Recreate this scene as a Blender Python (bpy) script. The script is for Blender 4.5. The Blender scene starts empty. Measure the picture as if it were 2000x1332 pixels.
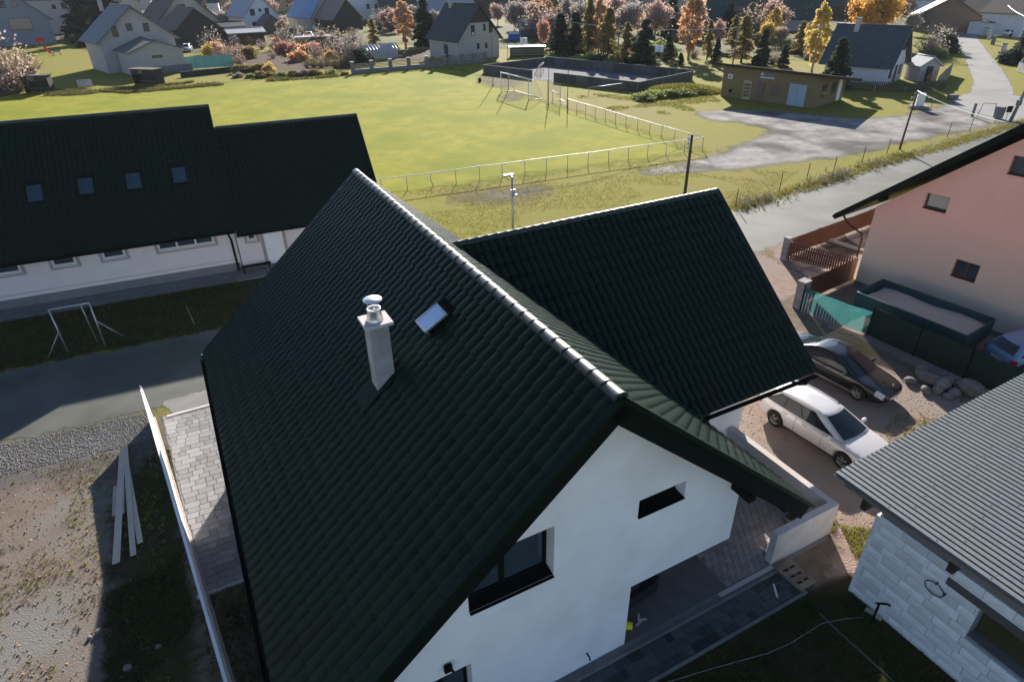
import bpy, bmesh, math, random
import numpy as np
from mathutils import Vector, Matrix
random.seed(7); rng = np.random.default_rng(7)
SC = bpy.context.scene
COL = SC.collection
R = math.radians
# ------------------------------------------------------------------ camera
CAM_H = 14.0; FPX = 1239.0; PITCH = 0.531; ROLL = -0.018
_R = Vector((1, 0, 0)); _F = Vector((0, math.cos(PITCH), -math.sin(PITCH))); _U = Vector((0, math.sin(PITCH), math.cos(PITCH)))
CR = math.cos(ROLL) * _R + math.sin(ROLL) * _U; CU = math.cos(ROLL) * _U - math.sin(ROLL) * _R; CF = _F
cam = bpy.data.cameras.new('camera'); co = bpy.data.objects.new('camera', cam); COL.objects.link(co)
cam.sensor_width = 36.0; cam.lens = 36.0 * FPX / 2000.0; cam.clip_end = 3000; cam.clip_start = 0.1
co.matrix_world = Matrix(((CR.x, CU.x, -CF.x, 0), (CR.y, CU.y, -CF.y, 0), (CR.z, CU.z, -CF.z, CAM_H), (0, 0, 0, 1)))
SC.camera = co
# ------------------------------------------------------------------ world and sun
SUN_AZ, SUN_EL = R(5.0), R(22.0)      # azimuth clockwise from +Y
w = bpy.data.worlds.new('World'); SC.world = w; w.use_nodes = True
nt = w.node_tree; sky = nt.nodes.new('ShaderNodeTexSky'); sky.sky_type = 'NISHITA'; sky.sun_disc = False
sky.sun_elevation = SUN_EL; sky.sun_rotation = SUN_AZ; sky.altitude = 1800; sky.air_density = 0.8; sky.dust_density = 0.5; sky.ozone_density = 1.2
bg = nt.nodes['Background']; bg.inputs[1].default_value = 0.074
nt.links.new(sky.outputs[0], bg.inputs[0])
sl = bpy.data.lights.new('sun', 'SUN'); sl.energy = 5.0; sl.angle = R(0.5); sl.color = (1.0, 0.93, 0.83)
so = bpy.data.objects.new('sun', sl); COL.objects.link(so)
sd = Vector((math.sin(SUN_AZ) * math.cos(SUN_EL), math.cos(SUN_AZ) * math.cos(SUN_EL), math.sin(SUN_EL)))
so.rotation_euler = sd.to_track_quat('Z', 'Y').to_euler(); so.location = (0, 0, 60)
SC.view_settings.view_transform = 'Standard'; SC.view_settings.look = 'None'
SC.view_settings.exposure = 1.45; SC.view_settings.gamma = 1.0
SC.render.engine = 'CYCLES'
SC.cycles.max_bounces = 6; SC.cycles.transparent_max_bounces = 12

# ------------------------------------------------------------------ pixel helpers (photo pixels 2000 x 1332)
def ray(px, py): return CF + (px - 1000) / FPX * CR - (py - 666) / FPX * CU
def P(px, py, z=0.0):
    r = ray(px, py); return Vector((0, 0, CAM_H)) + r * ((z - CAM_H) / r.z)
def Pn(px, py, A, n):
    r = ray(px, py); o = Vector((0, 0, CAM_H)); return o + r * ((A - o).dot(n) / r.dot(n))
def hgt(px, py, ty):
    """height in metres of a vertical thing that stands on pixel (px,py) and ends at row ty"""
    b = P(px, py); lo, hi = 0.0, 40.0
    for _ in range(40):
        m = (lo + hi) / 2; d = b + Vector((0, 0, m - CAM_H)); y = 666 - FPX * d.dot(CU) / d.dot(CF)
        if y > ty: lo = m
        else: hi = m
    return lo
# main house frame
YAW = 0.4773; UX = Vector((math.cos(YAW), math.sin(YAW), 0)); VX = Vector((-math.sin(YAW), math.cos(YAW), 0)); HO = Vector((1.71, 8.22, 0))
def HW(a, b, z=0.0): return HO + UX * a + VX * b + Vector((0, 0, z))
def hloc(p): d = p - HO; return d.dot(UX), d.dot(VX)

# ------------------------------------------------------------------ materials
MATS = {}
def mat(name, c1, c2=None, scale=4.0, rough=0.85, metal=0.0, bump=0.0, bscale=None, spec=0.3, c3=None, scale2=None, detail=6.0, rnd=0.0, trans=0.0, coat=0.0, contrast=0.28, attr=None, stretch=None, nrough=0.62):
    if name in MATS: return MATS[name]
    m = bpy.data.materials.new(name); m.use_nodes = True; t = m.node_tree; N = t.nodes; L = t.links
    b = N['Principled BSDF']; b.inputs['Roughness'].default_value = rough; b.inputs['Metallic'].default_value = metal
    b.inputs['Specular IOR Level'].default_value = spec
    if coat: b.inputs['Coat Weight'].default_value = coat; b.inputs['Coat Roughness'].default_value = 0.074
    c2 = c2 or tuple(x * 0.8 for x in c1)
    tc = N.new('ShaderNodeTexCoord'); vec = tc.outputs['Object']
    if stretch:
        mp = N.new('ShaderNodeMapping'); mp.inputs['Scale'].default_value = stretch; L.new(vec, mp.inputs[0]); vec = mp.outputs[0]
    nz = N.new('ShaderNodeTexNoise'); nz.inputs['Scale'].default_value = scale; nz.inputs['Detail'].default_value = detail; nz.inputs['Roughness'].default_value = nrough
    L.new(vec, nz.inputs['Vector'])
    cr = N.new('ShaderNodeValToRGB'); cr.color_ramp.elements[0].position = 0.5 - contrast / 2; cr.color_ramp.elements[1].position = 0.5 + contrast / 2
    cr.color_ramp.elements[0].color = (*c1, 1); cr.color_ramp.elements[1].color = (*c2, 1); L.new(nz.outputs[0], cr.inputs[0])
    col = cr.outputs[0]
    if c3:
        n2 = N.new('ShaderNodeTexNoise'); n2.inputs['Scale'].default_value = scale2 or scale * 0.13; n2.inputs['Detail'].default_value = 4; L.new(vec, n2.inputs['Vector'])
        r2 = N.new('ShaderNodeValToRGB'); r2.color_ramp.elements[0].position = 0.46; r2.color_ramp.elements[1].position = 0.64; L.new(n2.outputs[0], r2.inputs[0])
        mx = N.new('ShaderNodeMixRGB'); L.new(r2.outputs[0], mx.inputs[0]); L.new(col, mx.inputs[1]); mx.inputs[2].default_value = (*c3, 1); col = mx.outputs[0]
    if rnd or attr:
        src = None
        if attr: a = N.new('ShaderNodeAttribute'); a.attribute_name = attr; src = a.outputs['Fac']
        else: oi = N.new('ShaderNodeObjectInfo'); src = oi.outputs['Random']
        ma = N.new('ShaderNodeMath'); ma.operation = 'MULTIPLY_ADD'; L.new(src, ma.inputs[0]); ma.inputs[1].default_value = 2 * rnd; ma.inputs[2].default_value = 1 - rnd
        mu = N.new('ShaderNodeVectorMath'); mu.operation = 'SCALE'; L.new(col, mu.inputs[0]); L.new(ma.outputs[0], mu.inputs['Scale']); col = mu.outputs[0]
    L.new(col, b.inputs['Base Color'])
    if bump:
        bz = N.new('ShaderNodeTexNoise'); bz.inputs['Scale'].default_value = bscale or scale * 3; bz.inputs['Detail'].default_value = 5; L.new(vec, bz.inputs['Vector'])
        bp = N.new('ShaderNodeBump'); bp.inputs['Strength'].default_value = bump; bp.inputs['Distance'].default_value = 0.05; L.new(bz.outputs[0], bp.inputs['Height']); L.new(bp.outputs[0], b.inputs['Normal'])
    if trans:
        tr = N.new('ShaderNodeBsdfTranslucent'); L.new(col, tr.inputs[0]); ms = N.new('ShaderNodeMixShader'); ms.inputs[0].default_value = trans
        L.new(b.outputs[0], ms.inputs[1]); L.new(tr.outputs[0], ms.inputs[2]); L.new(ms.outputs[0], N['Material Output'].inputs['Surface'])
    MATS[name] = m; return m
def ragged(name, base, width_noise=1.6, soft=0.12):
    """copy of a ground material whose border breaks up into the ground below (vertex attribute 'edge')"""
    if name in MATS: return MATS[name]
    m = base.copy(); m.name = name; t = m.node_tree; N = t.nodes; L = t.links
    out = N['Material Output']; src = out.inputs['Surface'].links[0].from_socket
    a = N.new('ShaderNodeAttribute'); a.attribute_name = 'edge'; tc = N.new('ShaderNodeTexCoord')
    nz = N.new('ShaderNodeTexNoise'); nz.inputs['Scale'].default_value = width_noise; nz.inputs['Detail'].default_value = 8; nz.inputs['Roughness'].default_value = 0.7; L.new(tc.outputs['Object'], nz.inputs['Vector'])
    ad = N.new('ShaderNodeMath'); ad.operation = 'SUBTRACT'; L.new(a.outputs['Fac'], ad.inputs[0]); L.new(nz.outputs[0], ad.inputs[1])
    mr = N.new('ShaderNodeMapRange'); mr.inputs[1].default_value = -soft; mr.inputs[2].default_value = soft; L.new(ad.outputs[0], mr.inputs[0])
    tb = N.new('ShaderNodeBsdfTransparent'); ms = N.new('ShaderNodeMixShader'); L.new(mr.outputs[0], ms.inputs[0]); L.new(tb.outputs[0], ms.inputs[1]); L.new(src, ms.inputs[2]); L.new(ms.outputs[0], out.inputs['Surface'])
    MATS[name] = m; return m
def glassmat(name='window_glass', col=(0.03, 0.045, 0.06), rough=0.05, spec=0.8):
    return mat(name, col, tuple(x * 1.3 for x in col), 2.0, rough, spec=spec)

M_tile = mat('dark_roof_tile', (0.0032, 0.0118, 0.0070), (0.0046, 0.0152, 0.0094), 3.0, 0.44, spec=0.11, bump=0.04, bscale=140, rnd=0.22, c3=(0.0060, 0.0150, 0.0104), scale2=0.45)
M_tile_far = mat('dark_roof_sheet', (0.0030, 0.0108, 0.0064), (0.004, 0.013, 0.008), 2.0, 0.5, spec=0.11)
M_ridge = mat('roof_ridge_cap', (0.022, 0.028, 0.028), (0.030, 0.036, 0.036), 5.0, 0.45, spec=0.36, rnd=0.18)
M_black = mat('black_fascia', (0.003, 0.0055, 0.0045), (0.0045, 0.0075, 0.006), 3.0, 0.75, spec=0.10)
M_white = mat('white_render', (0.83, 0.81, 0.82), (0.76, 0.745, 0.755), 0.9, 0.92, bump=0.16, bscale=90, c3=(0.72, 0.70, 0.69), scale2=0.45)
M_conc = mat('pale_concrete', (0.50, 0.47, 0.46), (0.40, 0.385, 0.38), 2.5, 0.9, bump=0.2, bscale=40, c3=(0.46, 0.40, 0.36), scale2=0.7)
M_concd = mat('grey_concrete', (0.20, 0.20, 0.20), (0.15, 0.15, 0.15), 3.0, 0.92, bump=0.3, bscale=50)
M_steel = mat('galvanised_steel', (0.42, 0.43, 0.45), (0.34, 0.35, 0.37), 8, 0.42, metal=0.7)
M_shiny = mat('stainless_steel', (0.80, 0.79, 0.77), (0.72, 0.71, 0.70), 8, 0.38, metal=0.85)
M_dark = mat('dark_void', (0.006, 0.008, 0.008), (0.004, 0.005, 0.005), 3, 0.9, spec=0.1)
M_glass = glassmat()
M_glassb = glassmat('skylight_glass', (0.02, 0.045, 0.06), 0.12, 0.5)
M_whitemet = mat('white_painted_metal', (0.72, 0.72, 0.74), (0.64, 0.64, 0.66), 6, 0.4)
M_frame_w = mat('white_window_frame', (0.62, 0.60, 0.57), (0.58, 0.56, 0.53), 6, 0.5)
M_frame_b = mat('brown_window_frame', (0.10, 0.045, 0.025), (0.13, 0.06, 0.03), 6, 0.5)
M_wood = mat('weathered_wood', (0.26, 0.20, 0.15), (0.16, 0.13, 0.10), 5, 0.85, bump=0.2, stretch=(1, 1, 8), rnd=0.2)
M_plank = mat('pale_plank', (0.55, 0.46, 0.36), (0.40, 0.34, 0.27), 4, 0.8, bump=0.1, rnd=0.15, stretch=(12, 1, 12))
M_brownfence = mat('brown_fence_wood', (0.13, 0.045, 0.025), (0.09, 0.03, 0.02), 5, 0.7, rnd=0.2)
M_bark = mat('bark', (0.10, 0.075, 0.055), (0.05, 0.04, 0.03), 9, 0.95, bump=0.4)
M_bark_b = mat('birch_bark', (0.45, 0.42, 0.38), (0.10, 0.09, 0.08), 3, 0.9)
M_twig = mat('grey_twig', (0.20, 0.165, 0.145), (0.13, 0.10, 0.09), 4, 0.9)

# ------------------------------------------------------------------ mesh collector
class MB:
    def __init__(s): s.v = []; s.f = []; s.sm = []
    def quad(s, *p, sm=False):
        i = len(s.v); s.v += [tuple(q) for q in p]; s.f.append(tuple(range(i, i + len(p)))); s.sm.append(sm); return s
    def box(s, c, d, rz=0.0, taper=1.0):
        """c centre, d full size"""
        cx, cy, cz = c; x, y, z = d[0] / 2, d[1] / 2, d[2] / 2; ca, sa = math.cos(rz), math.sin(rz); i = len(s.v)
        for zz, k in ((-z, 1.0), (z, taper)):
            for xx, yy in ((-x, -y), (x, -y), (x, y), (-x, y)): s.v.append((cx + (xx * ca - yy * sa) * k, cy + (xx * sa + yy * ca) * k, cz + zz))
        for f in ((0, 3, 2, 1), (4, 5, 6, 7), (0, 1, 5, 4), (1, 2, 6, 5), (2, 3, 7, 6), (3, 0, 4, 7)): s.f.append(tuple(i + k for k in f)); s.sm.append(False)
        return s
    def prism(s, poly, ext):
        """poly: list of 3d points (planar), ext: extrusion vector"""
        n = len(poly); i = len(s.v); e = Vector(ext)
        s.v += [tuple(p) for p in poly] + [tuple(Vector(p) + e) for p in poly]
        s.f.append(tuple(range(i + n - 1, i - 1, -1))); s.f.append(tuple(range(i + n, i + 2 * n))); s.sm += [False, False]
        for k in range(n): s.f.append((i + k, i + (k + 1) % n, i + n + (k + 1) % n, i + n + k)); s.sm.append(False)
        return s
    def tube(s, pts, r, n=6, caps=True):
        pts = [Vector(p) for p in pts]; rs = r if isinstance(r, (list, tuple)) else [r] * len(pts); i = len(s.v)
        for k, p in enumerate(pts):
            d = (pts[min(k + 1, len(pts) - 1)] - pts[max(k - 1, 0)]); d = d.normalized() if d.length > 1e-9 else Vector((0, 0, 1))
            a = d.cross(Vector((0, 0, 1)));
            if a.length < 0.05: a = d.cross(Vector((0, 1, 0)))
            a.normalize(); b = d.cross(a)
            for j in range(n):
                t = 2 * math.pi * j / n; q = p + (a * math.cos(t) + b * math.sin(t)) * rs[k]; s.v.append(tuple(q))
        for k in range(len(pts) - 1):
            for j in range(n): s.f.append((i + k * n + j, i + k * n + (j + 1) % n, i + (k + 1) * n + (j + 1) % n, i + (k + 1) * n + j)); s.sm.append(n > 4)
        if caps and n > 2:
            s.f.append(tuple(i + j for j in range(n - 1, -1, -1))); s.f.append(tuple(i + (len(pts) - 1) * n + j for j in range(n))); s.sm += [False, False]
        return s
    def lathe(s, prof, c=(0, 0, 0), n=16, axis='z'):
        i = len(s.v); m = len(prof)
        for r, z in prof:
            for j in range(n):
                t = 2 * math.pi * j / n; x, y = r * math.cos(t), r * math.sin(t)
                if axis == 'z': q = (c[0] + x, c[1] + y, c[2] + z)
                else: q = (c[0] + x, c[1] + z, c[2] + y)
                s.v.append(q)
        for k in range(m - 1):
            for j in range(n):
                f = (i + k * n + j, i + k * n + (j + 1) % n, i + (k + 1) * n + (j + 1) % n, i + (k + 1) * n + j)
                s.f.append(f if axis == 'z' else f[::-1]); s.sm.append(True)
        return s
    def grid(s, rows, sm=True, closed=False):
        i = len(s.v); n = len(rows[0])
        for r in rows: s.v += [tuple(p) for p in r]
        for k in range(len(rows) - 1):
            for j in range(n if closed else n - 1):
                a = (j + 1) % n; s.f.append((i + k * n + j, i + k * n + a, i + (k + 1) * n + a, i + (k + 1) * n + j)); s.sm.append(sm)
        return s
    def mesh(s, name, m=None):
        me = bpy.data.meshes.new(name); me.from_pydata(s.v, [], s.f); me.polygons.foreach_set('use_smooth', s.sm); me.update()
        if m: me.materials.append(m)
        return me
    def build(s, name, m, parent=None, **kw):
        return mk(name, s.mesh(name, m), parent, **kw)
def mk(name, me, parent=None, loc=None, label=None, cat=None, group=None, kind=None):
    o = bpy.data.objects.new(name, me); COL.objects.link(o)
    if parent is not None: o.parent = parent
    if loc is not None: o.location = loc
    return tag(o, label, cat, group, kind)
def tag(o, label=None, cat=None, group=None, kind=None):
    if label: o['label'] = label
    if cat: o['category'] = cat
    if group: o['group'] = group
    if kind: o['kind'] = kind
    return o
def thing(name, label, cat, loc=(0, 0, 0), rz=0.0, group=None):
    o = bpy.data.objects.new(name, None); COL.objects.link(o); o.location = loc; o.rotation_euler = (0, 0, rz); o.empty_display_size = 0.2
    return tag(o, label, cat, group)
def kids(o): return [c for c in ALLKIDS.get(o.name, [])] if False else [c for c in bpy.data.objects if c.parent == o]
def dup(root, loc, rz=0.0, scale=None, label=None, group=None, mats=None):
    def cp(o, par):
        c = o.copy(); COL.objects.link(c); c.parent = par
        for k in o.children: cp(k, c)
        return c
    r = cp(root, None); r.location = loc; r.rotation_euler = (0, 0, rz)
    if scale is not None: r.scale = scale if isinstance(scale, (tuple, list)) else (scale,) * 3
    if label: r['label'] = label
    if group: r['group'] = group
    return r
def cut(o, boxes):
    """boolean-cut boxes (mesh-builders) out of object o, in o's local space"""
    for b in boxes:
        cm = b.mesh('cutter'); c = bpy.data.objects.new('cutter', cm); COL.objects.link(c)
        md = o.modifiers.new('b', 'BOOLEAN'); md.operation = 'DIFFERENCE'; md.object = c; md.solver = 'EXACT'
        sp, o.parent = o.parent, None; ml = o.matrix_basis.copy(); o.matrix_basis = Matrix()
        dg = bpy.context.evaluated_depsgraph_get(); dg.update(); me = bpy.data.meshes.new_from_object(o.evaluated_get(dg))
        o.modifiers.clear(); old = o.data; o.data = me; o.parent = sp; o.matrix_basis = ml
        bpy.data.objects.remove(c); bpy.data.meshes.remove(cm)
def bevel(o, wdt=0.02, seg=2):
    md = o.modifiers.new('bevel', 'BEVEL'); md.width = wdt; md.segments = seg; md.limit_method = 'ANGLE'; md.angle_limit = R(40)
    return o
def sheet(name, pts, z, m, edge=0.6, step=0.8, kind='structure', parent=None, crisp=False):
    """ground sheet; attribute edge = signed distance to the border / edge width + 0.5"""
    Q = np.array([(p[0], p[1]) for p in pts], float); lo, hi = Q.min(0), Q.max(0); area = (hi - lo).prod()
    if crisp:
        b_ = MB(); b_.quad(*[(q[0], q[1], z) for q in (Q if sum(Q[i - 1][0] * Q[i][1] - Q[i][0] * Q[i - 1][1] for i in range(len(Q))) > 0 else Q[::-1])]); me = b_.mesh(name, m)
        bm = bmesh.new(); bm.from_mesh(me); bmesh.ops.triangulate(bm, faces=bm.faces[:]); bm.to_mesh(me); bm.free(); return mk(name, me, parent, kind=kind)
    cell = max(min(step, max(edge, .25)), math.sqrt(area / 60000.0)); lo = lo - cell * 1.5; n = np.ceil((hi + cell * 1.5 - lo) / cell).astype(int) + 1
    X, Y = np.meshgrid(lo[0] + np.arange(n[0]) * cell, lo[1] + np.arange(n[1]) * cell); px, py = X.ravel(), Y.ravel(); D = np.full(px.shape, 1e9); IN = np.zeros(px.shape, bool)
    for i in range(len(Q)):
        (x1, y1), (x2, y2) = Q[i - 1], Q[i]; dx, dy = x2 - x1, y2 - y1; L2 = dx * dx + dy * dy + 1e-12; t = np.clip(((px - x1) * dx + (py - y1) * dy) / L2, 0, 1); D = np.minimum(D, np.hypot(px - x1 - t * dx, py - y1 - t * dy))
        c = (y1 > py) != (y2 > py); xi = dx * (py - y1) / (dy if abs(dy) > 1e-12 else 1e-12) + x1; IN ^= c & (px < xi)
    S = np.where(IN, D, -D); idx = np.arange(n[0] * n[1]).reshape(n[1], n[0]); F = np.stack([idx[:-1, :-1], idx[:-1, 1:], idx[1:, 1:], idx[1:, :-1]], -1).reshape(-1, 4)
    F = F[(S[F] > -0.6 * edge).any(1)]; u, inv = np.unique(F, return_inverse=True); V = np.stack([px[u], py[u], np.full(len(u), z)], 1)
    o = npmesh(name, V, inv.reshape(-1, 4), m, parent, kind=kind); at = o.data.attributes.new('edge', 'FLOAT', 'POINT'); at.data.foreach_set('value', np.clip(S[u] / edge * .5 + .5, -2, 3).astype(np.float32)); return o
def strip_poly(center, wl, wr):
    """polygon from a centre line with half widths"""
    L_, R_ = [], []
    for k, p in enumerate(center):
        d = Vector(center[min(k + 1, len(center) - 1)]) - Vector(center[max(k - 1, 0)]); d.z = 0; d.normalize(); nn = Vector((-d.y, d.x, 0))
        L_.append(Vector(p) + nn * wl); R_.append(Vector(p) - nn * wr)
    return L_ + R_[::-1]
def tufts(name, pts, m, h=(0.05, 0.14), n=5, wd=0.012, spread=0.06, lean=0.5, label=None, cat=None, kind='stuff', parent=None, seed=1):
    """grass or leaf blades: pts is an (N,3) array of clump places; one mesh"""
    r = np.random.default_rng(seed); pts = np.asarray(pts, float); N = len(pts) * n
    base = np.repeat(pts, n, 0); ang = r.uniform(0, 2 * np.pi, N); ln = r.uniform(0, lean, N); hh = r.uniform(h[0], h[1], N)
    off = np.stack([np.cos(ang), np.sin(ang), np.zeros(N)], 1); base = base + off * r.uniform(0, spread, N)[:, None]
    side = np.stack([-np.sin(ang), np.cos(ang), np.zeros(N)], 1) * (wd * r.uniform(0.7, 1.4, N))[:, None]
    tip = base + off * (hh * ln)[:, None] + np.array([0, 0, 1.0]) * hh[:, None]
    V = np.concatenate([base - side, base + side, tip], 1).reshape(-1, 3)
    return npmesh(name, V, np.arange(3 * N).reshape(-1, 3), m, parent, label, cat, kind)
def npmesh(name, V, F, m, parent=None, label=None, cat=None, kind=None, smooth=False, group=None):
    me = bpy.data.meshes.new(name); k = F.shape[1]; me.vertices.add(len(V)); me.vertices.foreach_set('co', np.asarray(V, np.float32).ravel())
    me.loops.add(F.size); me.loops.foreach_set('vertex_index', F.astype(np.int32).ravel()); me.polygons.add(len(F))
    me.polygons.foreach_set('loop_start', np.arange(0, F.size, k, dtype=np.int32)); me.polygons.foreach_set('loop_total', np.full(len(F), k, np.int32))
    me.update(calc_edges=True); me.validate()
    if smooth: me.polygons.foreach_set('use_smooth', np.ones(len(F), bool))
    if m: me.materials.append(m)
    return mk(name, me, parent, label=label, cat=cat, kind=kind, group=group)
def inpoly(pts, x, y):
    c = False; n = len(pts)
    for i in range(n):
        x1, y1 = pts[i][0], pts[i][1]; x2, y2 = pts[i - 1][0], pts[i - 1][1]
        if (y1 > y) != (y2 > y) and x < (x2 - x1) * (y - y1) / (y2 - y1) + x1: c = not c
    return c
def scatter(poly, n, seed=1, z=0.0):
    r = np.random.default_rng(seed); xs = [p[0] for p in poly]; ys = [p[1] for p in poly]; out = []
    while len(out) < n:
        X = r.uniform(min(xs), max(xs), n); Y = r.uniform(min(ys), max(ys), n)
        for a, b in zip(X, Y):
            if inpoly(poly, a, b):
                out.append((a, b, z))
                if len(out) >= n: break
    return np.array(out)
# ================================================================== GROUND
M_grass = mat('meadow_grass', (0.140, 0.150, 0.018), (0.225, 0.195, 0.036), 1.0, 0.95, spec=0.1, nrough=0.82, detail=12, bump=1.0, bscale=7, c3=(0.190, 0.160, 0.045), scale2=0.075, contrast=0.4)
M_field = mat('pitch_grass', (0.135, 0.168, 0.010), (0.300, 0.265, 0.032), 0.5, 0.95, spec=0.1, nrough=0.78, detail=12, bump=0.8, bscale=12, c3=(0.165, 0.185, 0.014), scale2=0.13, contrast=0.36)
M_asph = mat('asphalt', (0.050, 0.054, 0.045), (0.066, 0.070, 0.060), 1.2, 0.75, spec=0.3, bump=0.25, bscale=60, c3=(0.100, 0.102, 0.094), scale2=0.25)
M_asph2 = mat('village_asphalt', (0.17, 0.165, 0.165), (0.21, 0.205, 0.20), 0.8, 0.85, spec=0.25, bump=0.2, bscale=40, c3=(0.15, 0.145, 0.145), scale2=0.2)
M_grav = mat('grey_gravel', (0.085, 0.084, 0.082), (0.20, 0.195, 0.19), 16, 0.95, bump=1.0, bscale=28, c3=(0.13, 0.12, 0.11), scale2=0.4, contrast=0.25)
M_lot = mat('lot_gravel', (0.150, 0.143, 0.137), (0.34, 0.32, 0.305), 0.9, 0.95, bump=0.8, bscale=12, c3=(0.085, 0.08, 0.078), scale2=0.22, contrast=0.4)
M_dirt = mat('patchy_dirt', (0.105, 0.078, 0.060), (0.205, 0.168, 0.140), 1.3, 0.95, nrough=0.8, detail=12, bump=0.4, bscale=20, c3=(0.165, 0.158, 0.145), scale2=0.35, contrast=0.5)
M_yard = mat('yard_dirt', (0.21, 0.145, 0.120), (0.29, 0.225, 0.19), 2.0, 0.95, bump=0.8, bscale=18, c3=(0.24, 0.20, 0.17), scale2=0.3, contrast=0.35)
M_soil = mat('garden_soil', (0.060, 0.042, 0.030), (0.095, 0.068, 0.048), 2.0, 0.98, bump=1.0, bscale=6)
M_shadeg = mat('rough_grass', (0.024, 0.036, 0.010), (0.044, 0.048, 0.016), 1.4, 0.95, bump=1.0, bscale=11, c3=(0.05, 0.042, 0.022), scale2=0.5, contrast=0.4)  # grass darkened in its own colour to match the shaded ground
g_ = MB(); n = 24
gx = np.concatenate([-np.geomspace(700, 20, n), np.geomspace(20, 700, n)]); gy = np.concatenate([[-60, -20, 0], np.geomspace(20, 1500, 30)])
g_.grid([[(x, y, -0.012) for x in gx] for y in gy]); g_.build('ground', M_grass, kind='structure')
# pitch
rc = P(1371, 293); rl = P(765, 376); rf = P(1109, 213)
pd = (rl - rc).normalized(); pe = (rf - rc).normalized()
sheet('football_field', [rc - pe * 0.4, rc + pd * 75, rc + pd * 75 + pe * 62, P(0, 186), P(250, 178), P(480, 158), P(690, 146), P(870, 131), P(950, 150), rc + pe * 42], -0.008, ragged('pitch_grass_edge', M_field, 0.5), 3.0, 3.0)
# village lane running along the house
road_c = [HW(-60, 21.6), HW(-30, 20.6), HW(-13.5, 20.0), HW(-8, 19.55), HW(0, 19.3), HW(12, 19.2), HW(22, 19.35), HW(30, 20.2), HW(44, 22.7), HW(66, 25.6), HW(90, 28.5)]
road = sheet('lane', strip_poly(road_c, 2.75, 2.75), -0.004, ragged('asphalt_edge', M_asph, 1.6, 0.06), 0.5, 0.6)
sheet('lane_edge_gravel', [HW(-30, 18.0), HW(-14, 17.35), HW(-8.6, 16.9), HW(-8.4, 14.4), HW(-10, 14.2), HW(-13, 14.9), HW(-18, 15.2), HW(-30, 15.8)], -0.0055, ragged('gravel_edge', M_grav, 1.2, .3), 1.6, 0.6)
sheet('driveway_apron', [HW(-8.2, 17.2), HW(-7.7, 16.1), HW(-3, 15.9), HW(2, 16.0), HW(2, 17.2)], 0.000, ragged('apron_asphalt', mat('pale_asphalt', (0.16, 0.155, 0.15), (0.20, 0.19, 0.185), 2.0, 0.9, bump=0.4, bscale=40), 2.5, 0.06), 0.2, 0.5)
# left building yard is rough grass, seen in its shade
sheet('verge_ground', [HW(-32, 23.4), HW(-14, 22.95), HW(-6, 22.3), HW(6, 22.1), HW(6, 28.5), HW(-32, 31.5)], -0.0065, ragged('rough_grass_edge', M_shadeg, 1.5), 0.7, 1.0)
# bare plot left of the house
plot = [HW(-8.3, 14.6), HW(-13, 15.2), HW(-26, 16.2), HW(-26, -6), HW(-8.3, -6)]
sheet('bare_plot', plot, -0.0062, ragged('dirt_edge', M_dirt, 1.1), 1.0, 0.8)
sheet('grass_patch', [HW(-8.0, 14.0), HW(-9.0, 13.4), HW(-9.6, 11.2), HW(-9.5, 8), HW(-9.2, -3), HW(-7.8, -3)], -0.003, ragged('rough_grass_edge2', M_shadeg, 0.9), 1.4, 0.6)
# yard with the cars
sheet('house_plot', [HW(-8.2, 16.3), HW(4, 16.3), HW(20, 16.4), HW(20, -7), HW(-8.2, -7)], -0.0072, ragged('plot_soil_edge', mat('plot_soil', (0.13, 0.10, 0.075), (0.19, 0.15, 0.115), 2.5, .95, bump=.9, bscale=14, c3=(.12,.11,.05), scale2=.6), 1.5), .6, .7)
sheet('car_yard', [HW(4, 15.4), HW(13, 15.6), HW(22.5, 16.7), HW(22, 12.5), HW(17, 11), HW(17.5, 6), HW(19, 0), HW(14, -4), HW(9, -3), HW(6.6, -0.5), HW(8.6, 0.3), HW(8.6, 4.5), HW(9, 10)], -0.0035, ragged('yard_edge', M_yard, 1.2), 0.9, 0.7)
sheet('back_garden_ground', [HW(-4.2, -0.2), HW(6.3, -0.35), HW(9.5, -1.0), HW(11, -6), HW(-4.2, -6)], -0.0030, ragged('rough_grass_edge3', M_shadeg, 1.2), 0.5, 0.7)
sheet('pink_house_yard', [P(1495, 470), P(1555, 612), P(1690, 668), P(2010, 830), P(2060, 700), P(1720, 540), P(1690, 420), P(1560, 440)], -0.0042, ragged('pink_yard_edge', M_yard, 1.2), 1.2, .7)
# gravel lot by the changing rooms, track to the pitch
lot = [P(x, y) for x, y in ((1378, 312), (1420, 292), (1500, 268), (1490, 246), (1400, 236), (1350, 222), (1420, 214), (1560, 222), (1650, 232), (1760, 228), (1850, 204), (1905, 196), (2010, 196), (2010, 238), (1960, 236), (1900, 252), (1840, 262), (1790, 274), (1740, 284), (1690, 298), (1620, 308), (1540, 318), (1450, 330), (1390, 332))]
sheet('gravel_lot', lot, -0.0035, ragged('lot_edge', M_lot, 0.45), 2.2, 1.5)
sheet('worn_track', [P(1378, 310), P(1440, 330), P(1330, 338), P(1260, 342), P(1240, 336)], -0.0045, ragged('track_edge', M_lot, 0.6), 1.0, 0.8)
sheet('worn_grass', [P(900, 388), P(1000, 372), P(1050, 368), P(1040, 378), P(960, 392)], -0.005, ragged('worn_edge', M_dirt, 1.2, .3), 3.2, 0.7)
sheet('goalmouth', [P(985, 188), P(1002, 183), P(1012, 190), P(998, 197)], -0.004, ragged('goalmouth_edge', M_dirt, .6, .3), 2.5, .6)
sheet('worn_corner', [P(955, 150), P(1000, 158), P(985, 168), P(948, 160)], -0.0045, ragged('goalmouth_edge', M_dirt, .6, .3), 5.0, 1.0)
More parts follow.
